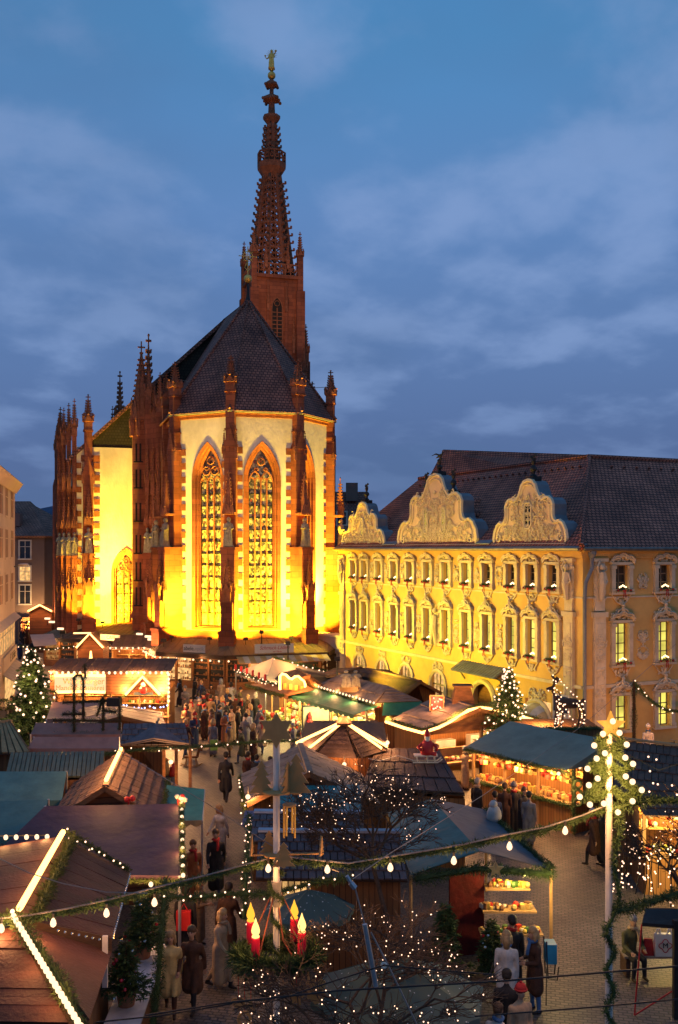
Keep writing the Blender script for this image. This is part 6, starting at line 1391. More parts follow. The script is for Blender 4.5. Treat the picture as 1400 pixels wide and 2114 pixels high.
for s in (-.13, .13):
    m2 = MB(); m2.tube([(-.5, s, .12), (-.25, s, .03), (0, s, .0), (.25, s, .03), (.5, s, .14)], .025, 5); m2.build('rocker', M['woodlight'], rh, TR(p0)); 
    for x in (-.25, .25): m2 = MB(); m2.tube([(x * 1.1, s, .02), (x * .8, s * .6, .42)], .03, 5); m2.build('leg', M['woodlight'], rh, TR(p0))
m.box((0, 0, .46), (.62, .2, .08)); m.prism([(.2, .42), (.34, .9), (.5, .84), (.52, .74), (.4, .74), (.34, .45)], .08, Matrix.Translation((0, -.04, 0))); m.tube([(-.3, 0, .5), (-.42, 0, .35)], .03, 5); m.tube([(.3, -.12, .72), (.3, .12, .72)], .02, 5); m.build('horse', M['wood'], rh, TR(p0))

# ---- roasted almond hut with glowing sign
Y0 = 53.0; x0, x1 = at(110, 0, Y0).x, at(347, 0, Y0).x
t, Mw, ln = open_stall('wide hut with glowing lettered sign and lit triangle behind the big fir tree', (x0, Y0), (x1, Y0), (0, 1), 2.2, 1.0, 2.35, 110, (1, .62, .24), M['boards'], 5)
goods('sweets and tins on the counter of the hut with the glowing sign', ln, 160, 5, 0, GM)
m = MB(); m.box2((x0 - .1, Y0 - .25, 2.3), (x1 + .1, Y0 - .1, 3.5)); m.build('fascia', M['boardsh'], t)
slope(t, (x0 - .2, Y0 + 2.0, 3.95), (x1 + .2, Y0 + 2.0, 3.95), (x1 + .2, Y0 - .3, 3.5), (x0 - .2, Y0 - .3, 3.5), 16, 1, M['plankbrown'])
bulb_row('long bright row of bulbs above the glowing sign', [V3(x0, Y0 - .4, 3.5), V3(x1 + .05, Y0 - .4, 3.5)], .30, .075, e=120)
bulb_row('bright column of bulbs on the right edge of the hut with the glowing sign', [V3(x1 + .1, Y0 - .4, 3.4), V3(x1 + .1, Y0 - .4, 2.0)], .22, .075, e=70)
sg_ = thing('glowing_sign', 'cream glowing sign with gothic lettering on the almond hut', 'sign', V3(x0 + 1.5, Y0 - .35, 2.4)); sx0, sx1 = at(117, 0, Y0).x, at(221, 0, Y0).x
m = MB(); m.box2((sx0, Y0 - .38, 2.42), (sx1, Y0 - .28, 3.3)); m.build('panel', mkem('glowing sign panel', (1, .74, .36), 1.1), sg_)
for z in (2.42, 3.3): m = MB(); m.tube([(sx0, Y0 - .42, z), ((sx0 + sx1) / 2, Y0 - .45, z + .04), (sx1, Y0 - .42, z)], .085, 6); m.build('glowing_tube', M['tube'], sg_)
text('lettering', 'Würzburger', M['wood'], sg_, facing(((sx0 + sx1) / 2 + .2, Y0 - .40, 2.99)), .44); text('lettering', 'Mandelbrennerei', M['wood'], sg_, facing(((sx0 + sx1) / 2, Y0 - .40, 2.64)), .38)
lamp('sign_lamp', sg_, V3((sx0 + sx1) / 2, Y0 - 1.0, 2.9), 120, (1, .6, .25), .3)
tr_ = [at(259, 1434, Y0 - .3), at(294, 1397, Y0 - .3), at(331, 1434, Y0 - .3)]
t3 = light_tube('bright triangle of light tubes with a red figure', tr_, .085, e=80); garland_mb([tr_[0] + V3(-.1, .1, -.1), tr_[1] + V3(0, .1, .22), tr_[2] + V3(.1, .1, -.1)], .16).build('needles', M['needlelit'], t3, kind='stuff')
m = MB(); c_ = at(296, 1424, Y0 - .3); m.ball(c_, .22, 8, 6, (1, .5, 1)); m.build('red_figure', M['red'], t3); m = MB(); m.ball(c_ + V3(0, -.02, .27), .13, 8, 6); m.ball(c_ + V3(-.1, -.02, .1), .09, 6, 5); m.build('figure_head', GM[2], t3); m = MB(); m.box(c_ + V3(0, .05, -.22), (1.0, .1, .16)); m.build('figure_base', M['bluetarp'], t3)
fb = thing('light_string', 'string of blue and white lamps under the glowing triangle', 'light string', V3(-11, Y0 - .5, 2.2)); fairy(fb, sag(at(255, 1456, Y0 - .5), at(345, 1455, Y0 - .5), .12), .10, .04, .08, mat=M['blueled'])
# small gabled huts in the lane
def mini(label, px, py, w, z=3.0, col=None, tubes=True, dp=2.2, ze=2.3, zr=3.4, back=True):
    """gable facing the camera; px,py = apex"""
    ap = atz(px, py, zr); l, r = ap + V3(-w / 2, 0, ze - zr), ap + V3(w / 2, 0, ze - zr)
    t = hut(label, ap + V3(0, dp, 0), ap, l + V3(0, dp, 0), l, r + V3(0, dp, 0), r, 6, col or M['plankbrown'], M['boardsh'])
    if tubes: light_tube('glowing outline: ' + label, [l + V3(.05, -.12, .05), ap + V3(0, -.12, .06), r + V3(-.05, -.12, .05)], .085, e=70)
    return t, ap, l, r
t, ap, l, r = mini('small hut with a lit gable left of the cafe board', 186, 1309, 2.2)
light_tube('short glowing tube left of the lit gable near the cafe board', [ap + V3(-1.5, .8, .0), ap + V3(-.1, .8, .02)], .06)
t, ap, l, r = mini('tiny far hut with a lit gable at the end of the lane', 83, 1250, 2.4, zr=4.6, ze=4.0)
t, ap, l, r = mini('small hut with lit gable just above the glowing sign', 184, 1371, 2.2, zr=3.5, ze=3.1)
mf = MB(); mf.tube([ap + V3(.1, 0, .1), ap + V3(.1, 0, .75)], [.13, .05], 6); mf.build('glowing_figure', M['tube'], t)
t, Mw, ln = open_stall('brown hut with a lit door left of the shop corner', gp(232, 1408), gp(338, 1412), (0, 1), 2.0, 1.0, 2.4, 35, (1, .6, .25), M['boardsh'], 4)
slope(t, gp(228, 1400) + V3(0, 2.2, 3.2), gp(343, 1404) + V3(0, 2.2, 3.2), gp(343, 1412) + V3(0, -.2, 2.6), gp(228, 1412) + V3(0, -.2, 2.6), 10, 1, M['plankbrown'])
bulb_row('row of bulbs along the brown hut left of the shop corner', [gp(230, 1412) + V3(0, -.35, 2.75), gp(300, 1412) + V3(0, -.35, 2.75), gp(343, 1412) + V3(.2, -.2, 2.3)], .40, .07, e=90)
t, Mw, ln = open_stall('bright stall far down the lane beside the cream house', gp(38, 1330), gp(92, 1328), (0, 1), 2.0, 1.0, 2.4, 260, (1, .7, .35), None, 4); goods('wares of the bright stall far down the lane', ln, 90, 8, 0, GM, (.08, .16))
t = thing('tarpaulin_roof', 'pale small tent roof down the lane', 'tarpaulin', gp(100, 1350)); cloth('sheet', atz(62, 1310, 3), atz(110, 1308, 3), atz(118, 1330, 2.4), atz(70, 1334, 2.4), M['white'], t)
# reddish tarpaulin roofs and garland scaffold before the almond hut
for i, (y0, y1, xa, xb) in enumerate(((1449, 1484, 108, 250), (1492, 1516, 75, 250), (1521, 1545, 70, 246))):
    t = thing('tarpaulin_roof', ('reddish wet tarpaulin roof nearest the glowing sign', 'reddish wet tarpaulin roof in the middle behind the garland frame', 'reddish wet tarpaulin roof nearest the ribbed sheet roof')[i], 'tarpaulin', gp(180, 1600 + 20 * i)); q = [atz(xa, y0, 2.75), atz(xb, y0, 2.75), atz(xb, y1, 2.4), atz(xa - 12, y1, 2.4)]; cloth('sheet', *q, M['pinktarp'], t, seed=i, val=.2); posts(t, q, M['steel'])
t = hut('low gabled stall with reddish boards right of the garland frame', atz(222, 1452, 2.9), atz(250, 1480, 2.9), atz(140, 1468, 2.4), atz(175, 1500, 2.4), atz(330, 1470, 2.4), atz(345, 1500, 2.4), 7, M['pinktarp'], M['boards'])
gf = thing('trellis', 'wooden frame wrapped in fir garlands right of the big fir tree', 'trellis', gp(190, 1600)); YF = 41.0
def fpt(px, py): return at(px, py, YF)
for i, pts in enumerate(([(153, 1400), (153, 1585)], [(172, 1405), (172, 1490)], [(213, 1440), (213, 1520)], [(247, 1440), (247, 1590)], [(153, 1400), (158, 1394), (167, 1394), (172, 1405)], [(175, 1372), (176, 1400)], [(130, 1450), (250, 1446)], [(130, 1474), (175, 1474)], [(110, 1487), (248, 1488)], [(95, 1516), (250, 1512)], [(213, 1440), (200, 1478)], [(213, 1466), (240, 1470)])):
    P = [fpt(*p) for p in pts]; m = MB(); m.tube(P, .045, 5); b_ = m.build('beam', M['wooddark'], gf); garland_mb(P, .12, 420).build('needles', M['needle'], b_, kind='stuff')
m = MB(); m.box(fpt(236, 1449), (.55, .4, .32)); m.build('loudspeaker', M['iron'], gf)
# big fir tree at the left
fir('tall fir tree full of round white lamps at the left', gp(66, 1562), 5.3, 2.0, 5, lights=95, dens=1.7, lr=.06)
ft = [o for o in COL.objects if o.name == 'fir_tree'][0]
for q_ in ((-.9, -1.6, 1.6), (.8, -1.3, 2.8), (0, -.9, 4.0)): lamp('tree_lamp', ft, gp(66, 1562) + V3(*q_), 22, (1, .75, .4), .2)
garland('fir garland with lamps across the lane above the far left stalls', sag(atz(38, 1333, 4.0), atz(150, 1334, 4.0), .2), .1, lights=.3, lr=.035)
for i, (px, py) in enumerate(((98, 1277), (107, 1284), (125, 1298), (288, 1309), (306, 1314), (312, 1320))):
    p = atz(px, py, 3.7 if i < 3 else 3.2); t = thing('lamp_box', ('small white roof lamp on the left chapel shops, %s in the row' if i < 3 else 'small white lamp on the shop roof corner, %s in the row') % ORD[i % 3], 'lamp', p); m = MB(); m.box(p, (.5, .2, .16), R(-25)); m.build('glowing_case', M['bulb'], t); m = MB(); m.bar(p, p - V3(0, 0, .6), .03); m.build('stand', M['iron'], t)

# ---- centre: tents and lit stalls along the alley
t = thing('tent', 'off white peaked tent roof before the right shop sign', 'tent', gp(570, 1440)); ap = atz(566, 1358, 3.7); cs = [atz(487, 1388, 2.55), atz(548, 1410, 2.5), atz(668, 1386, 2.55), ap + V3(.6, 2.6, -1.1)]
for i in range(4): cloth('tent_panel', ap, ap + V3(.01, 0, 0), cs[(i + 1) % 4], cs[i], M['white'], t, 6, 6, .03, i, val=.2)
posts(t, cs, M['steel']); lamp('tent_fill', t, up(ap, 2.3), 60, (1, .65, .3), .15); lamp('tent_fill', t, cs[0].lerp(cs[1], .5) + V3(-.6, -.4, 1.3), 60, (1, .65, .3), .15); lamp('tent_fill', t, cs[1].lerp(cs[2], .6) + V3(0, -.9, 1.1), 50, (1, .65, .3), .15)  # the two over the eaves are added to brighten the tent cloth
tgg = garland('fir garland with red candles along the left edge of the peaked tent', [cs[0] + V3(0, -.1, .1), cs[1] + V3(0, -.1, .1), atz(545, 1412, 2.5) + V3(1.3, -1.0, 0)], .13, lights=.2, lr=.04)
for k in range(6): p = cs[0].lerp(cs[1], k / 5) + V3(0, -.15, .15); m = MB(); m.lathe([(.07, 0), (.07, .32), (.03, .36)], p, 8); m.build('red_candle', M['red'], tgg)
garland('fir garland with lamps on the right edge of the peaked tent', [ap, cs[2] + V3(0, -.1, .1), cs[2] + V3(1.0, -1.5, -.3)], .12, lights=.45, lr=.05)
rowd = Vector((3.6, -6.6, 0)).normalized(); rown = Vector((.88, .48, 0))
SA, SB = V3(-3.9, 57.0, 0), V3(1.3, 47.5, 0)
t, Mw, ln = open_stall('long bright stall full of yellow wares along the alley', SA, SB, rown, 2.2, .45, 2.35, 120, (1, .98, .50), M['boards'], 7, shelves=4, lamps=6)
gyel = [mk('wares ' + n, c, .5, .3, 8) for n, c in (('yellow', (.62, .5, .10)), ('cream', (.66, .58, .3)), ('lime', (.4, .42, .08)), ('white', (.7, .65, .5)))] + [GM[0], GM[1]]
goods('crowded shelves of yellow and white wares in the long bright stall', ln + [(SA + V3(-.3, -.15, .1 + .22 * k), SB + V3(-.3, -.15, .1 + .22 * k)) for k in range(3)] + [(SA + rown * .9 + V3(0, 0, 1.0), SB + rown * .9 + V3(0, 0, 1.0)), (SA + rown * .5 + V3(0, 0, .75), SB + rown * .5 + V3(0, 0, .75))], 1000, 9, 0, gyel, (.06, .15))
for k in range(4): lamp('front_lamp', t, SA.lerp(SB, (k + .5) / 4) - rown * .35 + V3(0, 0, 2.0), 70, (1, .98, .5), .1)
pc = up(gp(653, 1530), 0); pcase = thing('glass_case', 'framed display with a red figure before the long bright stall', 'display', pc); m = MB(); m.box2((-.75, -.05, .2), (.75, .05, .28)); m.box2((-.75, -.05, 1.5), (.75, .05, 1.58)); [m.box((s * .72, 0, .8), (.07, .1, 1.6)) for s in (-1, 1)]; m.build('frame', M['iron'], pcase, TR(pc + V3(0, 0, .3), R(10))); m = MB(); m.box2((-.7, .02, .28), (.7, .03, 1.5)); m.build('pane', mk('display backing', (.5, .4, .28)), pcase, TR(pc + V3(0, 0, .3), R(10))); m = MB(); m.lathe([(.22, 0), (.2, .4), (.1, .55), (.12, .65), (.02, .9)], (-.35, -.1, .35), 8); m.build('red_figure', M['red'], pcase, TR(pc + V3(0, 0, .3), R(10)))
F1, F2 = V3(-2.8, 53.4, 2.2), V3(.8, 46.8, 2.2); t = thing('awning', 'green awning over the long bright stall', 'awning', F2); cloth('awning_cloth', V3(-1.7, 54.0, 2.5), V3(1.9, 47.4, 2.5), F2 + V3(-.1, -.1, 0), F1, M['green'], t, 10, 5, .06, 3, val=.22, scal=14)
t = thing('awning', 'brown canvas awning left of the green awning', 'awning', F1); cloth('awning_cloth', atz(622, 1408, 2.75), atz(650, 1424, 2.65), atz(595, 1436, 2.2), atz(512, 1412, 2.3), mk('brown canvas', (.28, .12, .05)), t, 6, 5, .05, 4, val=.25)
garland('leafy garland hanging from the brown canvas awning', [atz(508, 1414, 2.25), atz(560, 1432, 2.15), atz(598, 1437, 2.15)], .18, mat=M['needlelit'])
# hut with wavy light sign
t = hut('brown hut with a wavy glowing sign behind the brown canvas', atz(614, 1381, 3.3), atz(640, 1395, 3.3), atz(560, 1395, 2.6), atz(580, 1412, 2.6), atz(694, 1396, 2.6), atz(672, 1420, 2.6), 6, M['plankbrown'], zb=2.2)
sw_ = thing('glowing_sign', 'wooden sign outlined by a wavy glowing tube', 'sign', at(605, 1425, 53)); wv = [(578, 1424), (578, 1396), (583, 1391), (590, 1393), (597, 1400), (603, 1402), (609, 1397), (616, 1396), (622, 1402), (627, 1405), (630, 1412), (631, 1428)]; P = [at(a_, b_, 53) for a_, b_ in wv]
m = MB(); m.add([p + V3(0, .06, 0) for p in P], [tuple(range(len(P)))]); m.add([p + V3(0, .12, 0) for p in P], [tuple(range(len(P)))]); m.build('board', M['woodlight'], sw_); m = MB(); m.tube(P, .075, 6); m.build('glowing_tube', M['tube'], sw_); lamp('sign_lamp', sw_, at(605, 1412, 52.2), 45, (1, .48, .15), .2)
for k in range(4): m = MB(); m.box(at(588 + k * 12, 1416 + k * 2, 52.95), (.16, .04, .28)); m.build('cut_letter', M['gold'], sw_)
# hip roof with two figures
t = thing('market_stall', 'hipped plank roof with two carved figures and a row of bulbs', 'market stall', (1.5, 50, 0), 0, 'market stalls')
G1, G2, H1, H2, K = atz(655, 1416, 2.65), atz(775, 1451, 2.65), atz(703, 1392, 3.35), atz(803, 1417, 3.35), atz(871, 1448, 2.65); Kb = K + (G1 - G2)
slope(t, H1, H2, G2, G1, 8, 2, M['plankgrey'], seed=7); slope(t, H2, H2 + V3(.02, 0, 0), K, G2, 1, 5, M['plankgrey'], seed=8); slope(t, H1, H2, K, Kb, 8, 1, M['plankgrey'], seed=9); underlay(t, [(H1, H2, G2, G1), (H2, K, G2)], M['wooddark'])
m = MB(); [m.poly(up(a, 0), up(b, 0), b - V3(0, 0, .08), a - V3(0, 0, .08)) for a, b in ((G2 + V3(.3, .3, 0), K + V3(-.3, .2, 0)), (K + V3(-.3, .2, 0), Kb))]; m.build('wall', M['boards'], t)
cloth('green_side_cloth', G2 + V3(.4, .1, 0), K + V3(0, 0, 0), K + V3(-.2, -.6, -.5), G2 + V3(.3, -.6, -.5), M['green'], t, 6, 4, .04, 1)
tb_ = garland('fir garland under the bulbs of the hipped plank roof', [G1 + V3(-.05, -.05, -.1), G2 + V3(-.05, -.05, -.1)], .13); bulb_row('', [G1 + V3(-.08, -.1, .05), G2 + V3(-.08, -.1, .05)], .36, .055, parent=tb_, e=18, cable=False)
pb = at(723, 1424, 50.0); cf = thing('carved_figures', 'carved pair of standing figures on a wooden base on the hipped roof', 'figure', pb); m = MB(); m.box((0, 0, .05), (1.0, .35, .3), R(-20)); m.build('base', M['woodlight'], cf, TR(pb))
for s, c_ in ((-.2, M['wooddark']), (.28, M['statue'])): inst('figure', STAT[0], cf, TR(pb + V3(s, 0, .15), 0, (.75, .75, .38)), None)
# long brown roofs before the yellow house
hut('long brown roof hut below the arched shop windows', atz(758, 1381, 3.1), atz(868, 1407, 3.3), atz(690, 1392, 2.5), atz(838, 1432, 2.5), atz(800, 1383, 2.6), atz(911, 1430, 2.5), 9, M['plankbrown'])
hut('second brown roof hut nearest the white annex wall', atz(745, 1378, 3.0), atz(700, 1392, 3.2), atz(690, 1380, 2.6), atz(650, 1398, 2.6), atz(800, 1388, 2.5), atz(760, 1404, 2.5), 8, M['plankbrown'])
# hut with wave of lights and chimney
r0, r1, l0, l1, q0, q1 = V3(4.55, 45.3, 3.3), V3(6.0, 42.2, 3.2), V3(2.14, 43.7, 2.4), V3(3.53, 41.1, 2.4), V3(7.2, 46.8, 2.4), V3(8.7, 43.7, 2.4)
t = hut('plank roofed food hut with a wave of glowing lights on its front', r0, r1, l0, l1, q0, q1, 5, M['plankgrey'], rows=3, open_front=True)
wv = [(797, 1490), (835, 1503), (872, 1513), (905, 1502), (940, 1484), (968, 1466), (992, 1461), (1018, 1464), (1036, 1472), (1060, 1476), (1085, 1482), (1112, 1490)]; P = [atz(a_, b_, 2.4) if i < 3 else at(a_, b_, 41.0 + (a_ - 872) * .011) for i, (a_, b_) in enumerate(wv)]
tw_ = light_tube('wavy glowing line along the front of the food hut', P, .07, e=70); garland_mb([p + V3(.05, .12, .10) for p in P], .13).build('needles', M['needlelit'], tw_, kind='stuff')
m = MB()
for a, b in zip(P[2:], P[3:]): m.poly(a + V3(0, .15, 0), b + V3(0, .15, 0), V3(b.x, b.y + .15, 2.25), V3(a.x, a.y + .15, 2.25))
m.build('wave_board', M['wood'], t)
m = MB(); m.box((6.2, 43.2, 1.0), (4.6, .1, 1.0), R(26)); m.build('counter_front', M['woodlight'], t); m = MB(); m.box((5.9, 42.6, .95), (4.8, .6, .08), R(26)); m.build('counter_top', M['woodlight'], t)
for p in (l1 + V3(.2, .1, 0), V3(6.1, 42.4, 2.4), q1): m = MB(); m.tube([up(p, 0), up(p, 2.4)], .08, 6); m.build('post', M['wooddark'], t)
for k in range(3): lamp('stall_lamp', t, V3(4.3 + k * 1.6, 42.3 + k * .8, 2.2), 130, (1, .6, .25), .12)
for k, (x, y, z, w) in enumerate(((4.6, 43.5, 1.4, 1.0), (6.4, 44.4, 1.5, 1.4))): m = MB(); m.box((x, y, z), (w, .4, .5), R(26)); m.build('oven', M['steel'], t)
goods('plates and food on the counter of the food hut', [((4.2, 41.9, 1.0), (7.8, 43.6, 1.0))], 70, 12, 0, GM, (.05, .12))
pb = V3(5.5, 44.0, 3.15); m = MB(); m.hexa([pb + V3(x, y, 0) for x, y in ((-.5, -.4), (.5, -.4), (.5, .4), (-.5, .4))], [pb + V3(x, y, .75) for x, y in ((-.33, -.3), (.33, -.3), (.33, .3), (-.33, .3))]); m.box(pb + V3(0, 0, .8), (.85, .75, .08)); m.build('chimney', M['wood'], t)
pb = at(902, 1468, 43.4); lw = thing('light_box', 'small upright frame filled with lamps on the food hut roof', 'lamp', pb); m = MB(); [m.box((x, 0, .33), (.05, .05, .7)) for x in (-.3, .3)]; [m.box((0, 0, z), (.62, .05, .05)) for z in (0, .68)]; m.build('frame', M['woodlight'], lw, TR(pb)); m = MB(); m.box((0, .04, .33), (.56, .02, .62)); m.build('panel', M['red'], lw, TR(pb)); m = MB(); rdm = random.Random(4); [m.ball((rdm.uniform(-.25, .25), -.04, rdm.uniform(.05, .62)), .04, 6, 4) for k in range(14)]; m.build('fairy_lights', M['bulb'], lw, TR(pb), kind='stuff'); lamp('frame_lamp', lw, pb + V3(0, -.4, .4), 15, (1, .5, .25))
# dark roof with a figure on a sled, pyramid hut with glowing hips
apx_ = atz(710, 1494, 3.9); pts = [atz(612, 1540, 2.95), atz(645, 1562, 2.75), atz(742, 1566, 2.75), atz(800, 1548, 2.95), V3(1.8, 40.8, 2.9), V3(-1.3, 40.8, 2.9)]
t = thing('market_stall', 'dark many-sided pyramid hut with glowing hips', 'market stall', up(apx_, 0), 0, 'market stalls')
for i in range(6): a, b = pts[i], pts[(i + 1) % 6]; slope(t, apx_ + (a - apx_) * .04, apx_ + (b - apx_) * .04, b, a, 1, 7, M['plankdark'], seed=i, name='roof_plank')
underlay(t, [(apx_, pts[i], pts[(i + 1) % 6]) for i in range(6)], M['wooddark']); m = MB()
for i in range(6): a, b = [up(apx_, 0) + (up(q, 0) - up(apx_, 0)) * .88 for q in (pts[i], pts[(i + 1) % 6])]; m.poly(a, b, b + V3(0, 0, 2.75), a + V3(0, 0, 2.75))
m.build('wall', M['boards'], t); m = MB(); m.box(apx_ + V3(0, 0, .02), (.5, .4, .1)); m.lathe([(.3, .05), (.08, .25)], apx_, 6); m.build('roof_cap', M['wooddark'], t)
for a, lab in ((pts[0], 'outer left glowing hip of the dark pyramid hut'), (pts[1] + V3(-.15, .35, .1), 'inner left glowing hip of the dark pyramid hut'), (pts[3], 'outer right glowing hip of the dark pyramid hut'), (pts[2].lerp(pts[3], .8), 'inner right glowing hip of the dark pyramid hut')): light_tube(lab, [apx_.lerp(a, .12) + V3(0, -.05, .10), a + V3(0, -.05, .12)], .05, e=12)
t = thing('market_stall', 'low dark board roof right of the pyramid hut', 'market stall', (2.5, 33, 0), 0, 'market stalls'); q = [atz(778, 1545, 2.9), atz(905, 1545, 2.9), atz(960, 1640, 2.35), atz(745, 1625, 2.35)]; slope(t, *q, 8, 3, M['plankdark'], seed=3); underlay(t, [q], M['wooddark']); m = MB(); [m.poly(up(a, 0), up(b, 0), b - V3(0, 0, .15), a - V3(0, 0, .15)) for a, b in zip(q, q[1:] + q[:1])]; m.build('wall', M['boards'], t)
pb = at(882, 1572, 33.6); sl = thing('sled_figure', 'small red coated figure sitting on a white sled on the dark roof', 'figure', pb)
m = MB(); [m.tube([(-.5, y, .0), (.35, y, .0), (.5, y, .12)], .025, 5) for y in (-.16, .16)]; [m.tube([(x, y, 0), (x, y, .2)], .02, 4) for x in (-.35, 0, .25) for y in (-.16, .16)]; m.box((-.05, 0, .22), (.8, .36, .04)); m.build('sled', GM[2], sl, TR(pb)); m = MB(); m.lathe([(.2, .24), (.24, .35), (.2, .65), (.1, .75)], n=10); m.tube([(-.15, 0, .62), (-.32, -.1, .5), (-.2, -.2, .42)], .06, 6); m.tube([(.15, 0, .62), (.32, -.1, .5), (.3, -.2, .42)], .06, 6); m.tube([(.05, -.1, .3), (.3, -.15, .28)], .08, 6); m.lathe([(.1, .86), (.11, .93), (.02, 1.12)], n=8); m.build('coat', M['red'], sl, TR(pb), smooth=True); m = MB(); m.ball((0, 0, .82), .10, 8, 6); m.ball((0, -.07, .74), .08, 8, 6); m.build('beard', GM[2], sl, TR(pb)); m = MB(); m.tube([(-.5, 0, .05), (-1.0, .0, .2), (-1.6, .0, .02), (-2.0, 0, .1)], .012, 4); m.build('pull_rope', M['whitepole'], sl, TR(pb))
for i, (px, py) in enumerate(((622, 1535), (640, 1541), (800, 1533), (711, 1578), (512, 1645))):
    p = atz(px, py, 3.0 if i < 3 else 2.6); tt_ = thing('lantern', ('bright lantern at the left foot of the glowing hips', 'second bright lantern left of the glowing hips', 'bright lantern at the right foot of the glowing hips', 'bright lantern under the eave of the dark pyramid hut', 'bright lantern at the left corner of the light wooden hut')[i], 'lamp', p, 0, 'single bright lanterns'); m = MB(); m.ball(p, .075, 8, 6); m.build('bulb', M['bulb'], tt_); m = MB(); m.bar(p, p + V3(0, .1, .3), .015, 4); m.build('bracket', M['iron'], tt_); lamp('lantern_lamp', tt_, p + V3(0, -.15, .05), 25, (1, .55, .25), .1)
# light wooden gable hut and teal sheet
t = hut('light weathered gable hut in the centre beside the white pole', (-1.3, 33.2, 3.45), (-.86, 29.2, 3.4), (-3.3, 33.3, 2.4), (-2.75, 29.6, 2.4), (.75, 33.4, 2.4), (1.2, 29.4, 2.4), 8, M['plankgrey'], rows=5)
garland('fir garland with lamps down the left eave of the light weathered hut', [V3(-3.3, 33.2, 2.35), V3(-2.85, 29.9, 2.3), V3(-2.8, 29.6, 1.7)], .13, lights=.16, lr=.03, mat=M['needlelit'])
t = thing('awning', 'teal sheet stretched before the light weathered hut', 'awning', (-.6, 28, 2.9)); q = [atz(572, 1622, 3.05), atz(742, 1619, 3.05), atz(748, 1674, 2.85), atz(575, 1676, 2.85)]; cloth('sheet', *q, M['teal'], t, 8, 5, .04, 5, val=.15); posts(t, q[2:], M['steel'])
# double shingle roof
t = thing('market_stall', 'blue grey shingle roof in two tiers with pale ridge boards', 'market stall', (-.3, 24.5, 0), 0, 'market stalls')
a0, a1, b0, b1 = V3(-2.25, 26.2, 3.02), V3(.55, 26.1, 3.02), V3(-2.25, 24.9, 2.62), V3(.6, 24.8, 2.62); slope(t, a0, a1, b1, b0, 16, 4, M['shingle'], seed=1, name='shingle'); underlay(t, [(a0, a1, b1, b0)], M['wooddark'])
c0, c1, d0, d1 = V3(-2.0, 24.5, 3.0), V3(1.5, 24.4, 3.0), V3(-1.95, 23.1, 2.30), V3(1.6, 23.0, 2.30); slope(t, c0, c1, d1, d0, 20, 5, M['shingle'], seed=2, name='shingle'); underlay(t, [(c0, c1, d1, d0)], M['wooddark'])
M['rail'] = mk('pale ridge board', (.36, .37, .42), .6)
for a, b in ((a0, a1), (c0, c1)): m = MB(); m.hexa([a + V3(0, -.1, .02), b + V3(0, -.1, .02), b + V3(0, .06, .02), a + V3(0, .06, .02)], [a + V3(0, -.1, .08), b + V3(0, -.1, .08), b + V3(0, .06, .1), a + V3(0, .06, .1)]); m.build('ridge_board', M['rail'], t)
m = MB(); [m.poly(up(a, 0), up(b, 0), up(b, 2.35), up(a, 2.35)) for a, b in (((-1.4, 23.5), (1.45, 23.3)), ((-1.4, 26), (-1.4, 23.5)), ((1.45, 23.3), (1.0, 26)))]; m.build('wall', M['boards'], t); m = MB(); m.box((-1.05, 23.35, 2.0), (.75, .05, .5)); m.build('lit_window', M['litwarm'], t)
m = MB(); [m.box((-1.35 + k * .15, 23.3, 2.0), (.03, .04, .52)) for k in range(5)]; m.build('window_bars', M['wood'], t)
m = MB(); m.slab([V3(-2.6, 27.3, 2.75), V3(-1.3, 27.2, 2.75), V3(-1.3, 26.3, 2.6), V3(-2.6, 26.4, 2.6)], .05); m.build('side_board', mk('blue violet boards', (.12, .10, .16)), t)  # side board in a plain blue violet colour
garland('fir garland with lamps down the left end of the two-tier shingle roof', [V3(-2.4, 26.4, 2.9), V3(-2.25, 24.8, 2.5), V3(-2.2, 23.2, 2.2), V3(-2.2, 23.0, 1.4)], .13, lights=.12, lr=.022, mat=M['needle'])
# teal and grey tarpaulin hut on the right of the tree
t = thing('market_stall', 'stall with teal and grey tarpaulin roof behind the bare tree', 'market stall', (3.4, 26, 0), 0, 'market stalls'); T0, T1 = V3(2.67, 28.4, 2.85), V3(3.4, 23.9, 2.72); U0, U1 = V3(1.4, 28.6, 2.4), V3(1.7, 23.4, 2.3); W0, W1 = V3(4.3, 28.9, 2.4), V3(5.15, 24.0, 2.25)
cloth('teal_sheet', T0, T1, U1, U0, M['teal'], t, 8, 6, .05, 1); cloth('grey_sheet', T0, T1, W1, W0, M['bluetarp'], t, 8, 6, .05, 2)
posts(t, (U0, U1, W0, W1), M['woodlight'])
garland('thick fir garland round the front eave of the teal and grey stall', [U1 + V3(.1, -.1, -.05), T1 + V3(-.1, -.25, -.35), W1 + V3(-.05, -.12, -.08), W1 + V3(.05, .5, -.05)], .2, dens=900)
garland('fir garland along the right eave of the teal and grey stall', [W1, W0], .12)
m = MB(); m.box((3.15, 24.4, 1.05), (.9, .06, 2.1), R(12)); m.build('red_panel', mk('dark red cloth', (.09, .006, .006), .85, .4, 3, .5, 6), t)
for k, (z, y, w) in enumerate(((.75, 23.9, 1.5), (1.2, 24.2, 1.3), (1.65, 24.5, 1.1))): m = MB(); m.box((4.15, y, z), (w, .45, .05)); m.build('shelf', M['woodlight'], t)
goods('red pots and straw wares on the stepped shelves of the teal stall', [((3.5, 23.85, .78), (4.8, 23.85, .78)), ((3.6, 24.15, 1.23), (4.7, 24.15, 1.23)), ((3.7, 24.45, 1.68), (4.6, 24.45, 1.68))], 110, 17, 0, GM, (.04, .09)); lamp('stall_lamp', t, V3(4.4, 23.9, 2.2), 26, (1, .8, .35), .1); lamp('stall_lamp', t, V3(5.2, 23.2, 2.0), 22, (.9, .8, .35), .1)
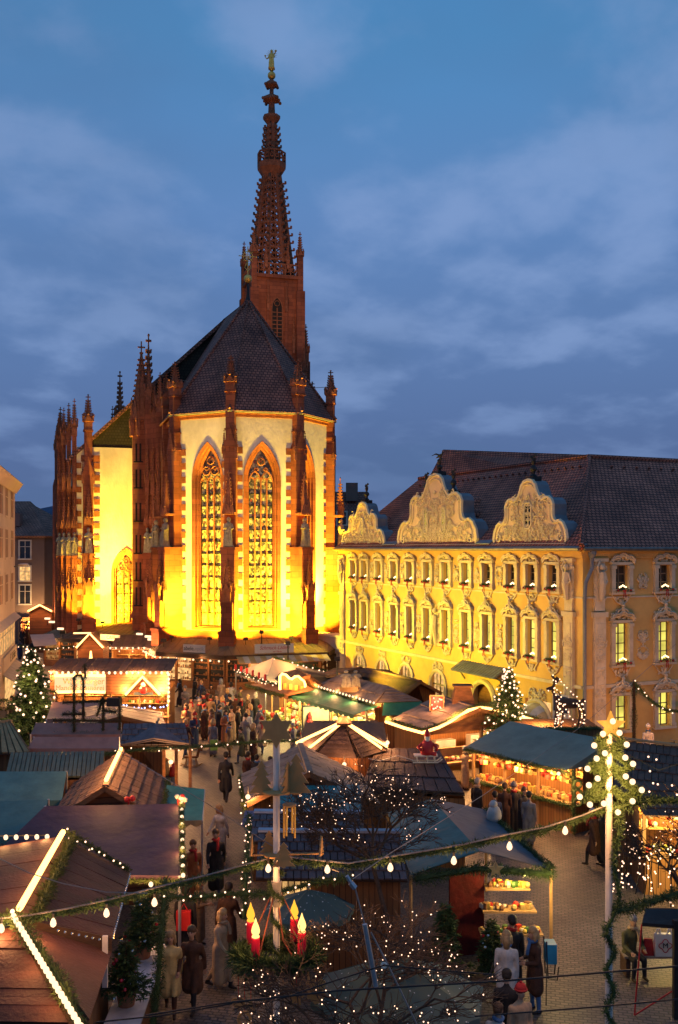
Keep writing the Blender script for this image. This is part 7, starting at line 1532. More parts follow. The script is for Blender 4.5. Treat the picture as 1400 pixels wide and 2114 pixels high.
def star_pts(n, ro, ri, ph=0.0): return [((ro if k % 2 == 0 else ri) * math.sin(math.pi * k / n + ph), (ro if k % 2 == 0 else ri) * math.cos(math.pi * k / n + ph)) for k in range(2 * n)]
st_ = thing('straw_star', 'straw star hanging under the front garland of the teal stall', 'ornament', at(1024, 1795, 23.2)); m = MB(); pc = at(1024, 1795, 23.2); m.prism(star_pts(5, .2, .09), .05, TR(pc)); m.build('star', M['straw'] if 'straw' in M else GM[1], st_); m = MB(); m.bar(pc, pc + V3(0, 0, .35), .008, 4); m.build('thread', M['rope'], st_)
fir('dark unlit fir tree leaning at the stall left of the red panel', (2.5, 23.2, 0), 1.7, .6, 21, dens=1.5); fir('small fir beside the stepped shelves', (3.55, 23.0, 0), 1.4, .45, 22, dens=1.4, baubles=8)
# ---- green canvas stall full of goods (right)
t, Mw, ln = open_stall('open stall crammed with glowing wares under the grey green canvas roof', (5.25, 38.7), (8.25, 34.75), (.8, .6), 2.4, 1.0, 2.3, 120, (1, .66, .26), M['boardsr'], 4, shelves=3, lamps=4)
for k in range(3): lamp('front_lamp', t, V3(5.25, 38.7, 1.95).lerp(V3(8.25, 34.75, 1.95), (k + .5) / 3) + V3(-.3, -.25, 0), 22, (1, .6, .25), .1)
goods('crowded baubles and straw wares in the stall under the canvas roof', ln, 520, 22, 0, [GM[0], GM[1], GM[4], GM[1], GM[3]], (.05, .13)); goods('ornaments hanging under the edge of the canvas roof', [((5.4, 38.4, 2.0), (8.2, 34.7, 2.0)), ((5.4, 38.4, 1.75), (8.2, 34.7, 1.8))], 90, 25, 0, [GM[0], GM[4], GM[1]], (.05, .12))
F1, F2 = V3(4.88, 38.3, 2.35), V3(7.9, 34.3, 2.35); Bv = V3(2.0, 1.5, .75); M['canvas'] = mk('grey green canvas', (.115, .165, .135), .7, .2, 1.4, .2, 4)
t = thing('canvas_roof', 'large grey green canvas roof of the open stall on the right', 'awning', F2); cloth('sheet', F1 + Bv, F2 + Bv, F2, F1, M['canvas'], t, 10, 6, .05, 6); cloth('rear_sheet', F1 + Bv, F2 + Bv, F2 + V3(4.0, 3.0, 0), F1 + V3(4.0, 3.0, 0), M['canvas'], t, 10, 4, .05, 7); m = MB(); m.poly(F2, F2 + Bv, F2 + V3(4, 3, 0)); m.build('side_sheet', M['canvas'], t)
garland('fir garland along the front edge of the canvas roof', [F1 + V3(0, -.05, -.08), F2 + V3(0, -.05, -.08)], .12); garland('fir garland along the counter edge of the stall under the canvas roof', [V3(5.15, 38.6, 1.0), V3(8.2, 34.6, 1.0)], .12); garland('fir garland down the corner post of the stall under the canvas roof', [V3(8.2, 34.6, 2.3), V3(8.22, 34.6, .1)], .14)
tt_ = thing('lantern', 'bright lantern at the near corner of the canvas roof', 'lamp', F2, 0, 'single bright lanterns'); m = MB(); m.ball(F2 + V3(-.3, -.1, -.1), .07, 8, 6); m.build('bulb', M['bulb'], tt_); lamp('lantern_lamp', tt_, F2 + V3(-.35, -.3, -.1), 40, (1, .6, .3), .1)
for i in range(3): pd = V3(8.3, 34.35, 1.85 - i * .32); m = MB(); m.tube([pd + V3(.13 * math.cos(q), 0, .13 * math.sin(q)) for q in np.linspace(0, 6.28, 11)[:-1]], .045, 6, closed=True); tag(m.build('wreath', M['needle']), 'small green wreath on the corner post, %s from the top' % ORD[i], 'wreath', 'small wreaths on the corner post')
# lit fir and reindeer on the canvas stall, further right stalls
fir('fir tree with dense warm lamps behind the canvas roof', V3(7.2, 42.2, 1.7), 3.3, 1.25, 31, lights=120, dens=1.4, lr=.045)
pr = at(1172, 1500, 40.5); rd_ = thing('reindeer', 'reindeer shape covered in small lamps above the canvas roof', 'ornament', pr); segs = [[(-.55, .95), (.35, .95)], [(-.55, .95), (-.7, .5), (-.62, 0)], [(-.45, .9), (-.5, .45), (-.4, 0)], [(.25, .9), (.2, .45), (.3, 0)], [(.35, .95), (.42, .5), (.45, 0)], [(.35, .95), (.62, 1.45), (.6, 1.6)], [(.6, 1.6), (.85, 1.5)], [(.6, 1.6), (.5, 1.9), (.65, 2.1)], [(.55, 1.75), (.38, 2.0)], [(-.55, .95), (-.7, 1.1)]]
segs = [[(-x, z) for x, z in s] for s in segs]
for s in segs: m = MB(); m.tube([(x, 0, z) for x, z in s], .09 if len(s) < 3 else .055, 6); m.build('limb', M['wooddark'], rd_, TR(pr)); 
m = MB(); m.ball((0.1, 0, .95), .22, 8, 6, (2.2, 1, 1)); m.build('body', M['wooddark'], rd_, TR(pr))
fairy(rd_, [pr + V3(x, -.15, z) for s in segs for x, z in s], .16, .03, .04)
pr2 = at(1145, 1500, 40.2); m = MB(); m.tube([(0, 0, 0), (.05, 0, .5), (.1, 0, 1.0), (.25, 0, 1.25)], .05, 5); m.tube([(.1, 0, 1.0), (-.05, 0, 1.3)], .03, 5); m.tube([(.25, 0, 1.25), (.1, 0, 1.5)], .03, 5); r2_ = thing('reindeer', 'smaller lamp covered deer beside the reindeer shape', 'ornament', pr2); m.build('body', M['wooddark'], r2_, TR(pr2)); fairy(r2_, [pr2 + V3(*p) for p in ((0, -.1, 0), (.05, -.1, .5), (.1, -.1, 1.0), (.25, -.1, 1.25), (.1, -.1, 1.5))], .12, .03, .05)
t = thing('market_stall', 'roof ledge behind the canvas roof carrying the deer', 'market stall', up(pr, 0), 0, 'market stalls'); m = MB(); m.box2((pr.x - 2.2, pr.y - .4, 0), (pr.x + 1.3, pr.y + 2.0, pr.z - .02)); m.build('wall', M['boards'], t); garland_mb([pr + V3(-1.2, -.4, 0), pr + V3(1.2, -.4, 0)], .14).build('garland', M['needle'], t, kind='stuff'); lamp('stall_lamp', t, at(1122, 1470, 41), 70, (1, .65, .3))
pp = at(1158, 1462, 46.5); t = thing('poster', 'tall dark blue poster on the yellow front', 'poster', pp); m = MB(); m.box((0, 0, 0), (1.2, .05, 1.3), rzF); m.build('board', M['sign'], t, TR(pp)); m = MB(); m.box((-.03, -.05, .2), (1.05, .03, .75), rzF); m.build('print', M['navyp'] if 'navyp' in M else CO['navy'], t, TR(pp))
t = thing('market_stall', 'brown shingle roof stall at the right edge', 'market stall', (11, 33, 0), 0, 'market stalls'); q = [atz(1276, 1528, 3.1), atz(1470, 1552, 3.1), atz(1470, 1672, 2.3), atz(1264, 1646, 2.3)]; slope(t, *q, 14, 6, M['plankbrown'], seed=5, name='shingle'); underlay(t, [q], M['wooddark']); m = MB(); [m.poly(up(a, 0), up(b, 0), b - V3(0, 0, .12), a - V3(0, 0, .12)) for a, b in zip(q, q[1:] + q[:1])]; m.build('wall', M['boards'], t)
m = MB(); m.hexa([q[0] + V3(0, -.1, .05), q[1] + V3(0, -.1, .05), q[1] + V3(0, .1, .05), q[0] + V3(0, .1, .05)], [q[0] + V3(0, -.1, .12), q[1] + V3(0, -.1, .12), q[1] + V3(0, .1, .12), q[0] + V3(0, .1, .12)]); m.build('ridge_board', M['woodlight'], t)
ls = thing('light_string', 'scattered pink lamps hanging before the brown shingle roof at the right edge', 'light string', V3(10, 30, 3)); mcb = MB(); mcb.tube([at(1300, 1560, 29), at(1360, 1590, 29), at(1420, 1570, 29)], .012, 4); mcb.build('cable', M['cable'], ls); fairy(ls, [at(1330, 1570, 29), at(1400, 1600, 29), at(1300, 1620, 29), at(1400, 1640, 29)], .3, .03, .5)
t, Mw, ln = open_stall('bright yellow lit stall at the right edge behind the twigs', (8.9, 28.8), (12.5, 28.2), (0, 1), 1.6, 1.1, 2.3, 60, (1, .75, .25), M['boardsr'], 3, shelves=2, lamps=2); goods('yellow lit wares in the right edge stall', ln, 140, 31, 0, gyel, (.05, .12))
slope(t, (8.7, 30.2, 2.9), (12.8, 29.9, 2.9), (12.8, 27.7, 2.4), (8.7, 28.1, 2.4), 14, 4, M['plankbrown'], name='shingle'); lamp('front_lamp', t, V3(9.2, 27.0, 2.1), 60, (1, .85, .35), .12); lamp('front_lamp', t, V3(11.0, 26.6, 2.1), 60, (1, .85, .35), .12)
# garland arch at the right
ga = thing('garland_post', 'tall garland wrapped post before the side of the yellow house', 'post', gp(1309, 1545)); p0, p1 = gp(1309, 1560), at(1309, 1408, 48); p1 = V3(p0.x, p0.y, 10 - (1408 - 1135) / F * p0.y); m = MB(); m.tube([p0, p1], .07, 6); m.build('post', M['wooddark'], ga); garland_mb([p0, p1], .17, 600).build('needles', M['needle'], ga, kind='stuff')
for q_ in (V3(12.5, 42.0, 2.2), V3(15.5, 43.5, 2.2), V3(10.0, 40.5, 2.4)): lamp('side_wall_fill', ga, q_, 75, (1, .50, .16), .2)  # added lights without fixtures, they warm the side of the yellow house
garland('fir garland with lamps swinging from the tall post to the right edge', [p1, at(1330, 1433, p1.y), at(1350, 1452, p1.y), at(1375, 1466, p1.y), at(1430, 1472, p1.y)], .17, lights=.28, lr=.035)
# ================================================================== foreground poles, wreath, trees
YP = 18.0
def cut(name, outline, th, parent, Mw, mat=None): m = MB(); m.prism(outline, th, Mw); return m.build(name, mat or M['plywood'], parent)
TREE2D = [(0, 1.0), (.16, .80), (.08, .80), (.25, .56), (.13, .56), (.34, .30), (.18, .30), (.42, .06), (.07, .06), (.07, 0)]; TREE2D = TREE2D + [(-x, z) for x, z in reversed(TREE2D) if x]
px_ = at(571, 0, YP).x; zt = lambda y: CH - (y - HY) / F * YP
cp = thing('ornament_pole', 'white pole with plywood star, cut-out trees and wind chime in the centre', 'pole', (px_, YP, 0))
m = MB(); m.tube([(px_, YP, 0), (px_, YP, zt(1530))], .062, 10); m.build('pole', M['whitepole'], cp)
cut('star', star_pts(6, .335, .19), .05, cp, TR((px_, YP - .09, zt(1506))))
m = MB(); m.lathe([(.05, -.03), (.26, 0), (.26, .03), (.05, .05)], (px_, YP, zt(1636)), 14); m.build('disc', M['plywood'], cp)
for dx, s, hh, rz in ((-.27, .62, .5, .25), (.36, .75, .55, -.2), (.22, .6, .5, .9)): cut('cutout_tree', [(x * s * .9, z * s) for x, z in TREE2D], .03, cp, TR((px_ + dx, YP - .05, zt(1640)), rz))
m = MB(); m.bar((px_, YP, zt(1637)), (px_ + .45, YP - .1, zt(1635)), .02); m.bar((px_ - .4, YP, zt(1642)), (px_, YP, zt(1637)), .02); m.build('arm', M['plywood'], cp)
ch = thing('wind_chime', 'metal wind chime hanging from the white ornament pole', 'wind chime', (px_ + .24, YP, zt(1660))); cx_ = px_ + .235
m = MB(); m.lathe([(.12, 0), (.13, .02), (.12, .04)], (cx_, YP, zt(1664)), 12); m.build('top_disc', M['plywood'], ch)
for k in range(6): w = k * math.pi / 3; x, y = cx_ + .10 * math.cos(w), YP + .10 * math.sin(w); m = MB(); m.tube([(x, y, zt(1666)), (x, y, zt(1730 - 7 * (k % 3)))], .016, 8); m.build('chime_tube', M['gold'], ch)
m = MB(); [m.bar((cx_ + .1 * math.cos(w), YP + .1 * math.sin(w), zt(1662)), (cx_ - .04, YP, zt(1636)), .004, 4) for w in (0, 2.1, 4.2)]; m.build('thread', M['rope'], ch)
za = zt(1766); m = MB(); m.bar((px_ - .46, YP, za), (px_ + .86, YP, za + .04), .024); m.lathe([(.04, -.03), (.22, 0), (.22, .03), (.04, .05)], (px_ - .02, YP, za), 14); m.bar((px_, YP - .5, za), (px_, YP + .3, za), .022); m.build('cross_arm', M['plywood'], cp)
for dx, dy, s, rz in ((-.14, .1, .42, .3), (.15, -.35, .46, .1), (.83, 0, .36, 1.35), (-.44, 0, .38, 1.45)): cut('cutout_tree', [(x * s * 1.05, z * s) for x, z in TREE2D], .03, cp, TR((px_ + dx, YP + dy, za - (.12 if dy < 0 else 0)), rz))
# wreath with four candles
zw = zt(1972); wr = thing('advent_wreath', 'big round fir wreath with four red candle lamps hanging at the pole', 'wreath', (px_ - .02, YP, zw)); RW = .66
ring = [V3(px_ + RW * math.cos(q), YP + RW * .8 * math.sin(q), zw) for q in np.linspace(0, 2 * math.pi, 40)]
garland_mb(ring, .24, 1500, .14, .014).build('needles', M['needle'], wr, kind='stuff')
fl = mkem('candle lamp flame', (1.0, .46, .04), 1.5); flh = mkem('bright candle lamp flame', (1.0, .58, .16), 2.3); cr_ = mk('red candle', (.62, .015, .05), .35, .05)
for dx, dy, pb_, hot in ((-.49, .22, 1950, 0), (-.35, -.36, 1985, 1), (.31, .30, 1944, 0), (.47, -.22, 1974, 1)):
    y = YP + dy; b = V3(px_ + dx, y, CH - (pb_ - HY) / F * y + .02); m = MB(); m.lathe([(.078, 0), (.08, .02), (.076, .40), (.06, .42)], b, 14); c_ = m.build('candle', cr_, wr, smooth=False)
    m = MB(); m.lathe([(.068, .415), (.072, .43), (.055, .45)], b, 14); m.lathe([(.04, .445), (.07, .49), (.078, .53), (.062, .60), (.028, .68), (.004, .76)], b, 12); m.build('flame_bulb', flh if hot else fl, c_, smooth=True)
    lamp('candle_lamp', wr, b + V3(0, -.1, .6), 4, (1, .6, .2), .06)
top = V3(px_, YP, zt(1835)); m = MB()
for w in (2.6, .5, 4.2): m.tube([top + V3(0, 0, .1), V3(px_ + RW * .9 * math.cos(w), YP + RW * .7 * math.sin(w), zw + .12)], .014, 5)
m.tube([top, V3(px_ + .12, YP - .1, zt(1935)), V3(px_ + .3, YP - .2, zt(1965)), V3(px_ + .5, YP - .2, zt(1965))], .016, 5); m.build('hanging_ropes', mk('red brown rope', (.2, .05, .03)), wr)
garland('ivy garland wound round the lower white pole above the wreath', [V3(px_ + .1 * math.cos(k * .9), YP + .1 * math.sin(k * .9), zt(1800) - k * .075) for k in range(24)], .07, dens=420)
m = MB(); m.lathe([(.09, 0), (.11, .1), (.08, .3), (.10, .45)], (px_, YP, zt(1870)), 8); m.build('rope_binding', M['rope'], cp)
HEART = [(math.copysign(abs(math.sin(t)) ** 3, math.sin(t)) * 1.0, (13 * math.cos(t) - 5 * math.cos(2 * t) - 2 * math.cos(3 * t) - math.cos(4 * t)) / 16) for t in np.linspace(0, 2 * math.pi, 24, endpoint=False)]
for i, (px, py, kind, s, lab) in enumerate(((612, 2062, 's', .15, 'plywood star hanging below the right of the wreath'), (655, 2036, 'h', .16, 'upper plywood heart hanging below the wreath'), (653, 2058, 'h', .17, 'lower plywood heart hanging below the wreath'), (518, 2080, 's', .15, 'plywood star hanging below the left of the wreath'), (505, 2105, 'r', .11, 'plywood ring hanging below the left of the wreath'), (492, 2072, 'h', .13, 'small plywood heart at the left under the wreath'))):
    p = at(px, py, YP - .1); t = thing('hanging_ornament', lab, 'ornament', p, 0, 'plywood shapes hanging under the wreath')
    if kind == 'r': m = MB(); m.tube([p + V3(s * math.cos(q), 0, s * 1.2 * math.sin(q)) for q in np.linspace(0, 6.28, 15)[:-1]], .03, 6, closed=True); m.build('shape', M['plywood'], t)
    else: cut('shape', [(x * s, z * s) for x, z in (HEART if kind == 'h' else star_pts(5, 1.0, .5))], .025, t, TR(p))
    m = MB(); m.tube([p + V3(0, .01, s * .6), V3(p.x, p.y, zw - .1)], .007, 4); m.build('red_thread', M['red'], t)
# main garland with round bulbs
def main_garland(label, ctrl, bulbs, r=.085):
    P = [at(a, b, y) for a, b, y in ctrl]; t = garland(label, P, r, dens=600); m = MB(); m.tube([p + V3(0, -.03, .06) for p in P], .016, 5); m.build('cable', M['rope'], t)
    bm_ = MB(); bm_.lathe([(.012, .08), (.025, .055), (.044, .02), (.053, -.025), (.042, -.06), (.012, -.082)], n=10); me = vm(bm_, 'bulb', M['bulb']); sm_ = MB(); sm_.lathe([(.02, .08), (.022, .15)], n=8); sme = vm(sm_, 'socket', M['cable'])
    for (a, b, y) in bulbs: o = inst('bulb', me, t, Matrix.Translation(at(a, b, y))); inst('socket', sme, o, Matrix.Translation(at(a, b, y))); lamp('bulb_lamp', t, at(a, b, y) + V3(0, -.12, -.05), 3.5, (1, .6, .3), .06)
    return t
main_garland('long fir garland with round bulbs from the left hut to the white ornament pole', [(-20, 1905, 16.4), (60, 1896, 16.5), (150, 1880, 16.7), (230, 1862, 17), (330, 1836, 17.3), (430, 1812, 17.7), (520, 1787, 17.9), (566, 1776, 18)], [(3, 1916, 16.3), (110, 1904, 16.5), (220, 1884, 16.8), (319, 1862, 17.2), (554, 1792, 17.8)])
main_garland('long fir garland with round bulbs between the two white poles', [(574, 1772, 18), (640, 1780, 18), (720, 1788, 18), (800, 1775, 18), (880, 1762, 18), (960, 1748, 18), (1040, 1730, 18), (1120, 1715, 18), (1200, 1690, 18), (1252, 1668, 18)], [(676, 1794, 17.9), (806, 1790, 17.9), (937, 1776, 17.9), (1052, 1746, 17.9), (1167, 1714, 17.9)])
garland('lower fir garland with small lamps crossing the white ornament pole', [at(a, b, 19.2) for a, b in ((345, 1850), (400, 1853), (470, 1846), (560, 1846), (640, 1824), (722, 1810))], .09, lights=.2, lr=.02)
# right pole with lamp tree
px2 = at(1257, 0, YP).x; rp = thing('lamp_tree_pole', 'white pole with glowing star and a fir tree outline of round bulbs', 'pole', (px2, YP, 0))
m = MB(); m.tube([(px2, YP, 0), (px2, YP, zt(1510))], [.072, .06], 10); m.build('pole', M['whitepole'], rp)
cut('glowing_star', star_pts(5, .27, .115), .08, rp, TR((px2 + .02, YP - .1, zt(1497))), mkem('glowing star', (1.0, .42, .06), 1.25, var=.3)); m = MB(); m.ball((px2 + .03, YP - .16, zt(1486)), .055, 8, 6); m.build('bulb', M['bulb'], rp)
def tp(a, b): return at(a, b, YP - .03)
for i, (pl, th) in enumerate((([(1262, 1503), (1233, 1537), (1248, 1544), (1275, 1542), (1288, 1536), (1262, 1503)], .085), ([(1262, 1545), (1222, 1585), (1240, 1592), (1262, 1580), (1284, 1592), (1303, 1582), (1262, 1545)], .075), ([(1262, 1590), (1205, 1648), (1235, 1648), (1262, 1628), (1292, 1648), (1322, 1640), (1268, 1592)], .085))):
    P = [tp(*p) for p in pl]; garland_mb(P, th, 1400).build('tree_outline', M['needle'], rp, kind='stuff')
bm_ = MB(); bm_.ball((0, 0, 0), .054, 12, 8); me = vm(bm_, 'bulb', M['bulb'])
for a, b in ((1245, 1515), (1279, 1513), (1227, 1539), (1294, 1537), (1249, 1555), (1232, 1566), (1291, 1564), (1213, 1587), (1307, 1577), (1234, 1607), (1292, 1603), (1216, 1621), (1306, 1614), (1197, 1645), (1325, 1631), (1218, 1661), (1247, 1659), (1306, 1654), (1276, 1677), (1258, 1652)): inst('bulb', me, rp, Matrix.Translation(at(a, b, YP - .14)))
for a, b in ((1262, 1530), (1262, 1570), (1240, 1620), (1285, 1620), (1262, 1660)): lamp('tree_lamp', rp, at(a, b, YP - .45), 13, (1, .6, .27), .12)
garland('ivy wound round the right white pole down to the bottom edge', [V3(px2 + .11 + .05 * math.sin(k * .5), YP - .12, zt(1670) - k * .10) for k in range(18)] + [V3(px2 + .08 * math.cos(k * .8), YP - .1, zt(1880) - k * .09) for k in range(1, 26)], .085, dens=420)
garland('fir garland from the right white pole to the right edge', [at(1262, 1672, 18), at(1300, 1660, 18), at(1340, 1652, 18), at(1420, 1652, 18)], .12, dens=700)
garland('lower fir garland from the ivy pole to the right edge', [at(1268, 1878, 18), at(1300, 1876, 18.2), at(1340, 1862, 18.5), at(1420, 1838, 19)], .14, dens=800)
# trees
bare_tree('bare tree with lamps before the teal tarpaulin stall', (1.45, 21.8, 0), 3.1, 1.8, 12, 200, r0=.075, levels=6, flat=.66)
bare_tree('bare tree with lamps in the middle of the bottom edge', (1.2, 16.6, 0), 1.9, 1.9, 5, 240, r0=.08, levels=6, flat=.35, rise=.9)
bare_tree('bare tree with lamps at the right edge', (7.3, 20.5, 0), 2.6, 1.7, 9, 170, r0=.075, levels=6, flat=.5)
lc = thing('light_curtain', 'curtain of hanging lamp strings before the yellow lit cobbles at the right', 'light string', V3(6.3, 20.5, 3)); cm_ = MB(); rdm = random.Random(6); m = MB()
for k in range(15):
    x = 5.55 + k * .12; z0, z1 = 4.1 - rdm.uniform(0, .3), 3.0 + rdm.uniform(-.25, .15); y = 20.0 + rdm.uniform(-.2, .2); cm_.tube([(x, y, z0), (x + rdm.uniform(-.05, .05), y, (z0 + z1) / 2), (x + rdm.uniform(-.08, .08), y, z1)], .013, 4)
    for q in range(rdm.randint(4, 7)): m.ball((x + rdm.uniform(-.05, .05), y - .02, rdm.uniform(z1, z0)), .018, 5, 4)
cm_.build('wires', M['cable'], lc, kind='stuff'); m.build('fairy_lights', M['fairy'], lc, kind='stuff')
# star patterned parasols
def star_cloth():
    m, nt, b = newmat('green cloth with white stars'); L = nt.links.new; g_ = nt.nodes.new('ShaderNodeNewGeometry'); v = nt.nodes.new('ShaderNodeTexVoronoi'); v.inputs['Scale'].default_value = 8.5; L(g_.outputs['Position'], v.inputs['Vector'])
    lt = nt.nodes.new('ShaderNodeMath'); lt.operation = 'LESS_THAN'; lt.inputs[1].default_value = .13; L(v.outputs['Distance'], lt.inputs[0]); mx = nt.nodes.new('ShaderNodeMix'); mx.data_type = 'RGBA'; L(lt.outputs[0], mx.inputs['Factor']); mx.inputs[6].default_value = (.045, .075, .065, 1); mx.inputs[7].default_value = (.42, .45, .44, 1); L(mx.outputs[2], b.inputs['Base Color']); b.inputs['Roughness'].default_value = .8; return m
M['starcloth'] = star_cloth()
for (x, y, z, r, lab) in ((-.68, 22.0, 2.45, 1.05, 'green star patterned parasol behind the wreath'), (1.1, 18.3, 2.45, 1.65, 'wide green star patterned parasol under the front bare tree')):
    t = thing('parasol', lab, 'parasol', (x, y, 0), 0, 'star patterned parasols'); m = MB(); m.lathe([(.03, 0), (.03, z)], (x, y, 0), 8); m.build('pole', M['woodlight'], t)
    ap_ = V3(x, y, z)
    for k in range(8):
        a0, a1 = k * math.pi / 4 + .2, (k + 1) * math.pi / 4 + .2; p, q = V3(x + r * math.cos(a0), y + r * math.sin(a0), z - r * .42), V3(x + r * math.cos(a1), y + r * math.sin(a1), z - r * .42); cloth('canopy_panel', ap_, ap_ + V3(.001, 0, 0), q, p, M['starcloth'], t, 4, 5, .05, k, val=.12, scal=2)
    m = MB(); m.ball(ap_ + V3(0, 0, .05), .05, 8, 6); m.build('finial', GM[2], t)
# cables and tension struts in the air
for lab, P, r in (('upper black cable crossing the bottom of the picture', [at(300, 2096, 12), at(470, 2070, 12), at(700, 2045, 12), at(1040, 2025, 12), at(1430, 1992, 12)], .012), ('lower black cable at the bottom right', [at(980, 2098, 12), at(1240, 2078, 12), at(1430, 2060, 12)], .010), ('thin black cable from the wreath to the insulator', [at(560, 2068, 13), at(690, 2025, 13), at(792, 1993, 13), at(1020, 2012, 13)], .010), ('black cable in the bottom left corner', [at(200, 2110, 12), at(330, 2097, 12), at(480, 2072, 12)], .010), ('thin pale wire sagging over the bottom left hut', [at(-10, 1768, 15), at(60, 1802, 15), at(130, 1824, 15), at(220, 1842, 15), at(305, 1844, 15)], .008), ('thin wire slanting from the wooden tiled hut to the bulbs', [at(230, 1540, 22), at(330, 1600, 20), at(430, 1660, 18.5), at(560, 1745, 18), at(700, 1800, 18)], .008), ('thin wire from the strut up to the canvas roof', [at(728, 1815, 14), at(800, 1765, 16), at(1000, 1640, 24), at(1200, 1500, 40), at(1395, 1330, 46)], .008)):
    t = thing('wire', lab, 'cable', P[0]); m = MB(); m.tube(P, r, 5); m.build('strand', M['cable'] if 'black' in lab else M['rope'], t)
ts = thing('tension_strut', 'steel tube with turnbuckle on a slanting wire in the foreground', 'strut', at(760, 1960, 14)); m = MB(); m.tube([at(753, 1908, 14), at(776, 2036, 14)], .038, 8); m.build('tube', M['steel'], ts); m = MB(); m.tube([at(716, 1808, 14), at(724, 1822, 14)], .03, 6); m.tube([at(724, 1822, 14), at(733, 1833, 14)], .045, 6); m.build('turnbuckle', M['steel'], ts); m = MB(); m.tube([at(733, 1833, 14), at(752, 1905, 14)], .012, 5); m.tube([at(766, 1925, 14), at(800, 1990, 14), at(868, 2130, 14)], .014, 5); m.build('wire_rope', M['rope'], ts); m = MB(); pc = at(793, 1993, 13.9); m.tube([pc + V3(.035 * math.cos(q), 0, .035 * math.sin(q)) for q in np.linspace(0, 6.28, 11)[:-1]], .016, 6, closed=True); m.build('insulator', M['whitepole'], ts)
# ---- right foreground: black booth, red tubes, bench, bag
t = thing('booth', 'black framed booth with flat roof cut by the right edge', 'booth', gp(1395, 2105)); m = MB(); p0 = gp(1391, 2102); m.box(p0 + V3(.06, 0, 1.05), (.14, .14, 2.1)); m.build('post', M['iron'], t); m = MB(); m.slab([V3(6.5, 21.2, 2.0), V3(9, 20.6, 2.0), V3(9, 21.6, 2.12), V3(6.75, 21.75, 2.12)], .08); m.build('roof', M['iron'], t); m = MB(); m.box(p0 + V3(.6, .3, 1.25), (.75, .05, 1.0)); m.build('lit_poster', mkem('lit yellow poster', (.9, .55, .08), .7, var=.4), t); m = MB(); m.box(p0 + V3(.6, .32, .45), (.9, .06, .8)); m.build('lower_panel', M['iron'], t)
rt = thing('tube_frame', 'thin red tube frame leaning from the booth to the cobbles', 'frame', gp(1310, 2098)); a_, b_, c_ = gp(1310, 2098), at(1325, 1908, 21.4), at(1388, 2046, 21.1)
for p, q in ((a_ + V3(0, 0, .02), b_), (a_ + V3(0, 0, .02), c_)): m = MB(); m.tube([p, q], .018, 6); m.build('tube', M['red'], rt)
bn = thing('bench', 'weathered wooden bench beside the booth', 'bench', (7.9, 23.4, 0)); bz = .5
for k in range(3): m = MB(); m.box((7.7, 23.1 + k * .2, bz), (2.1, .18, .05)); m.build('seat_plank', M['plankgrey'], bn)
for x in (6.75, 8.5): m = MB(); m.box((x, 23.3, bz / 2), (.1, .5, bz - .04)); m.build('leg', M['wooddark'], bn)
pb = V3(7.58, 23.1, bz + .03); bg = thing('carrier_bag', 'white plastic carrier bag with a red outlined black letter on the bench', 'bag', pb)
m = MB(); m.hexa([pb + V3(x, y, 0) for x, y in ((-.21, -.1), (.21, -.1), (.21, .12), (-.21, .12))], [pb + V3(x, y, .5) for x, y in ((-.19, -.04), (.22, -.04), (.2, .06), (-.2, .06))]); [m.tube([pb + V3(s - .05, 0, .48), pb + V3(s - .02, 0, .6), pb + V3(s + .03, 0, .62), pb + V3(s + .05, 0, .48)], .02, 4) for s in (-.12, .14)]; m.build('bag_body', mk('white plastic', (.62, .56, .5), .4, .1), bg)
m = MB(); fl_ = [pb + V3(.02 + (.13 + .025 * math.cos(4 * q)) * math.cos(q), -.10 + .0, .25 + (.13 + .025 * math.cos(4 * q)) * math.sin(q)) for q in np.linspace(0, 6.28, 33)[:-1]]; m.tube(fl_, .012, 4, closed=True); m.build('flower_outline', M['inkred'], bg); text('lettering', 'M', M['ink'], bg, facing(pb + V3(.02, -.105, .25), 0, 0), .17, depth=.01)
m = MB(); m.hexa([V3(7.12, 23.05, bz + .03), V3(7.35, 23.05, bz + .03), V3(7.35, 23.3, bz + .03), V3(7.12, 23.3, bz + .03)], [V3(7.15, 23.1, bz + .4), V3(7.33, 23.1, bz + .4), V3(7.31, 23.22, bz + .38), V3(7.17, 23.22, bz + .38)]); tag(m.build('carrier_bag', CO['red']), 'dark red bag standing beside the white carrier bag', 'bag')
# bicycles by the side wall
for i, px in enumerate((1378, 1396)):
    p = gp(px, 1572); t = thing('bicycle', 'dark bicycle leaning by the side of the yellow house, %s one' % ('left', 'right')[i], 'bicycle', p, R(20), 'bicycles by the yellow house'); Mb = TR(p, R(20))
    for x in (-.5, .5): m = MB(); m.tube([(x + .33 * math.cos(q), 0, .34 + .33 * math.sin(q)) for q in np.linspace(0, 6.28, 17)[:-1]], .02, 5, closed=True); w_ = m.build('wheel', M['cable'], t, Mb)
    m = MB(); [m.tube(s, .018, 5) for s in ([(-.5, 0, .34), (-.15, 0, .38), (.4, 0, .8)], [(-.15, 0, .38), (-.25, 0, .85)], [(-.25, 0, .8), (.38, 0, .85)], [(.5, 0, .34), (.38, 0, .95)], [(-.5, 0, .34), (-.25, 0, .8)])]; m.build('frame', M['iron'], t, Mb); m = MB(); m.tube([(.38, -.28, .98), (.4, 0, .97), (.38, .28, .98)], .016, 5); m.build('handlebar', M['steel'], t, Mb); m = MB(); m.box((-.26, 0, .88), (.25, .13, .05)); m.build('saddle', M['cable'], t, Mb)
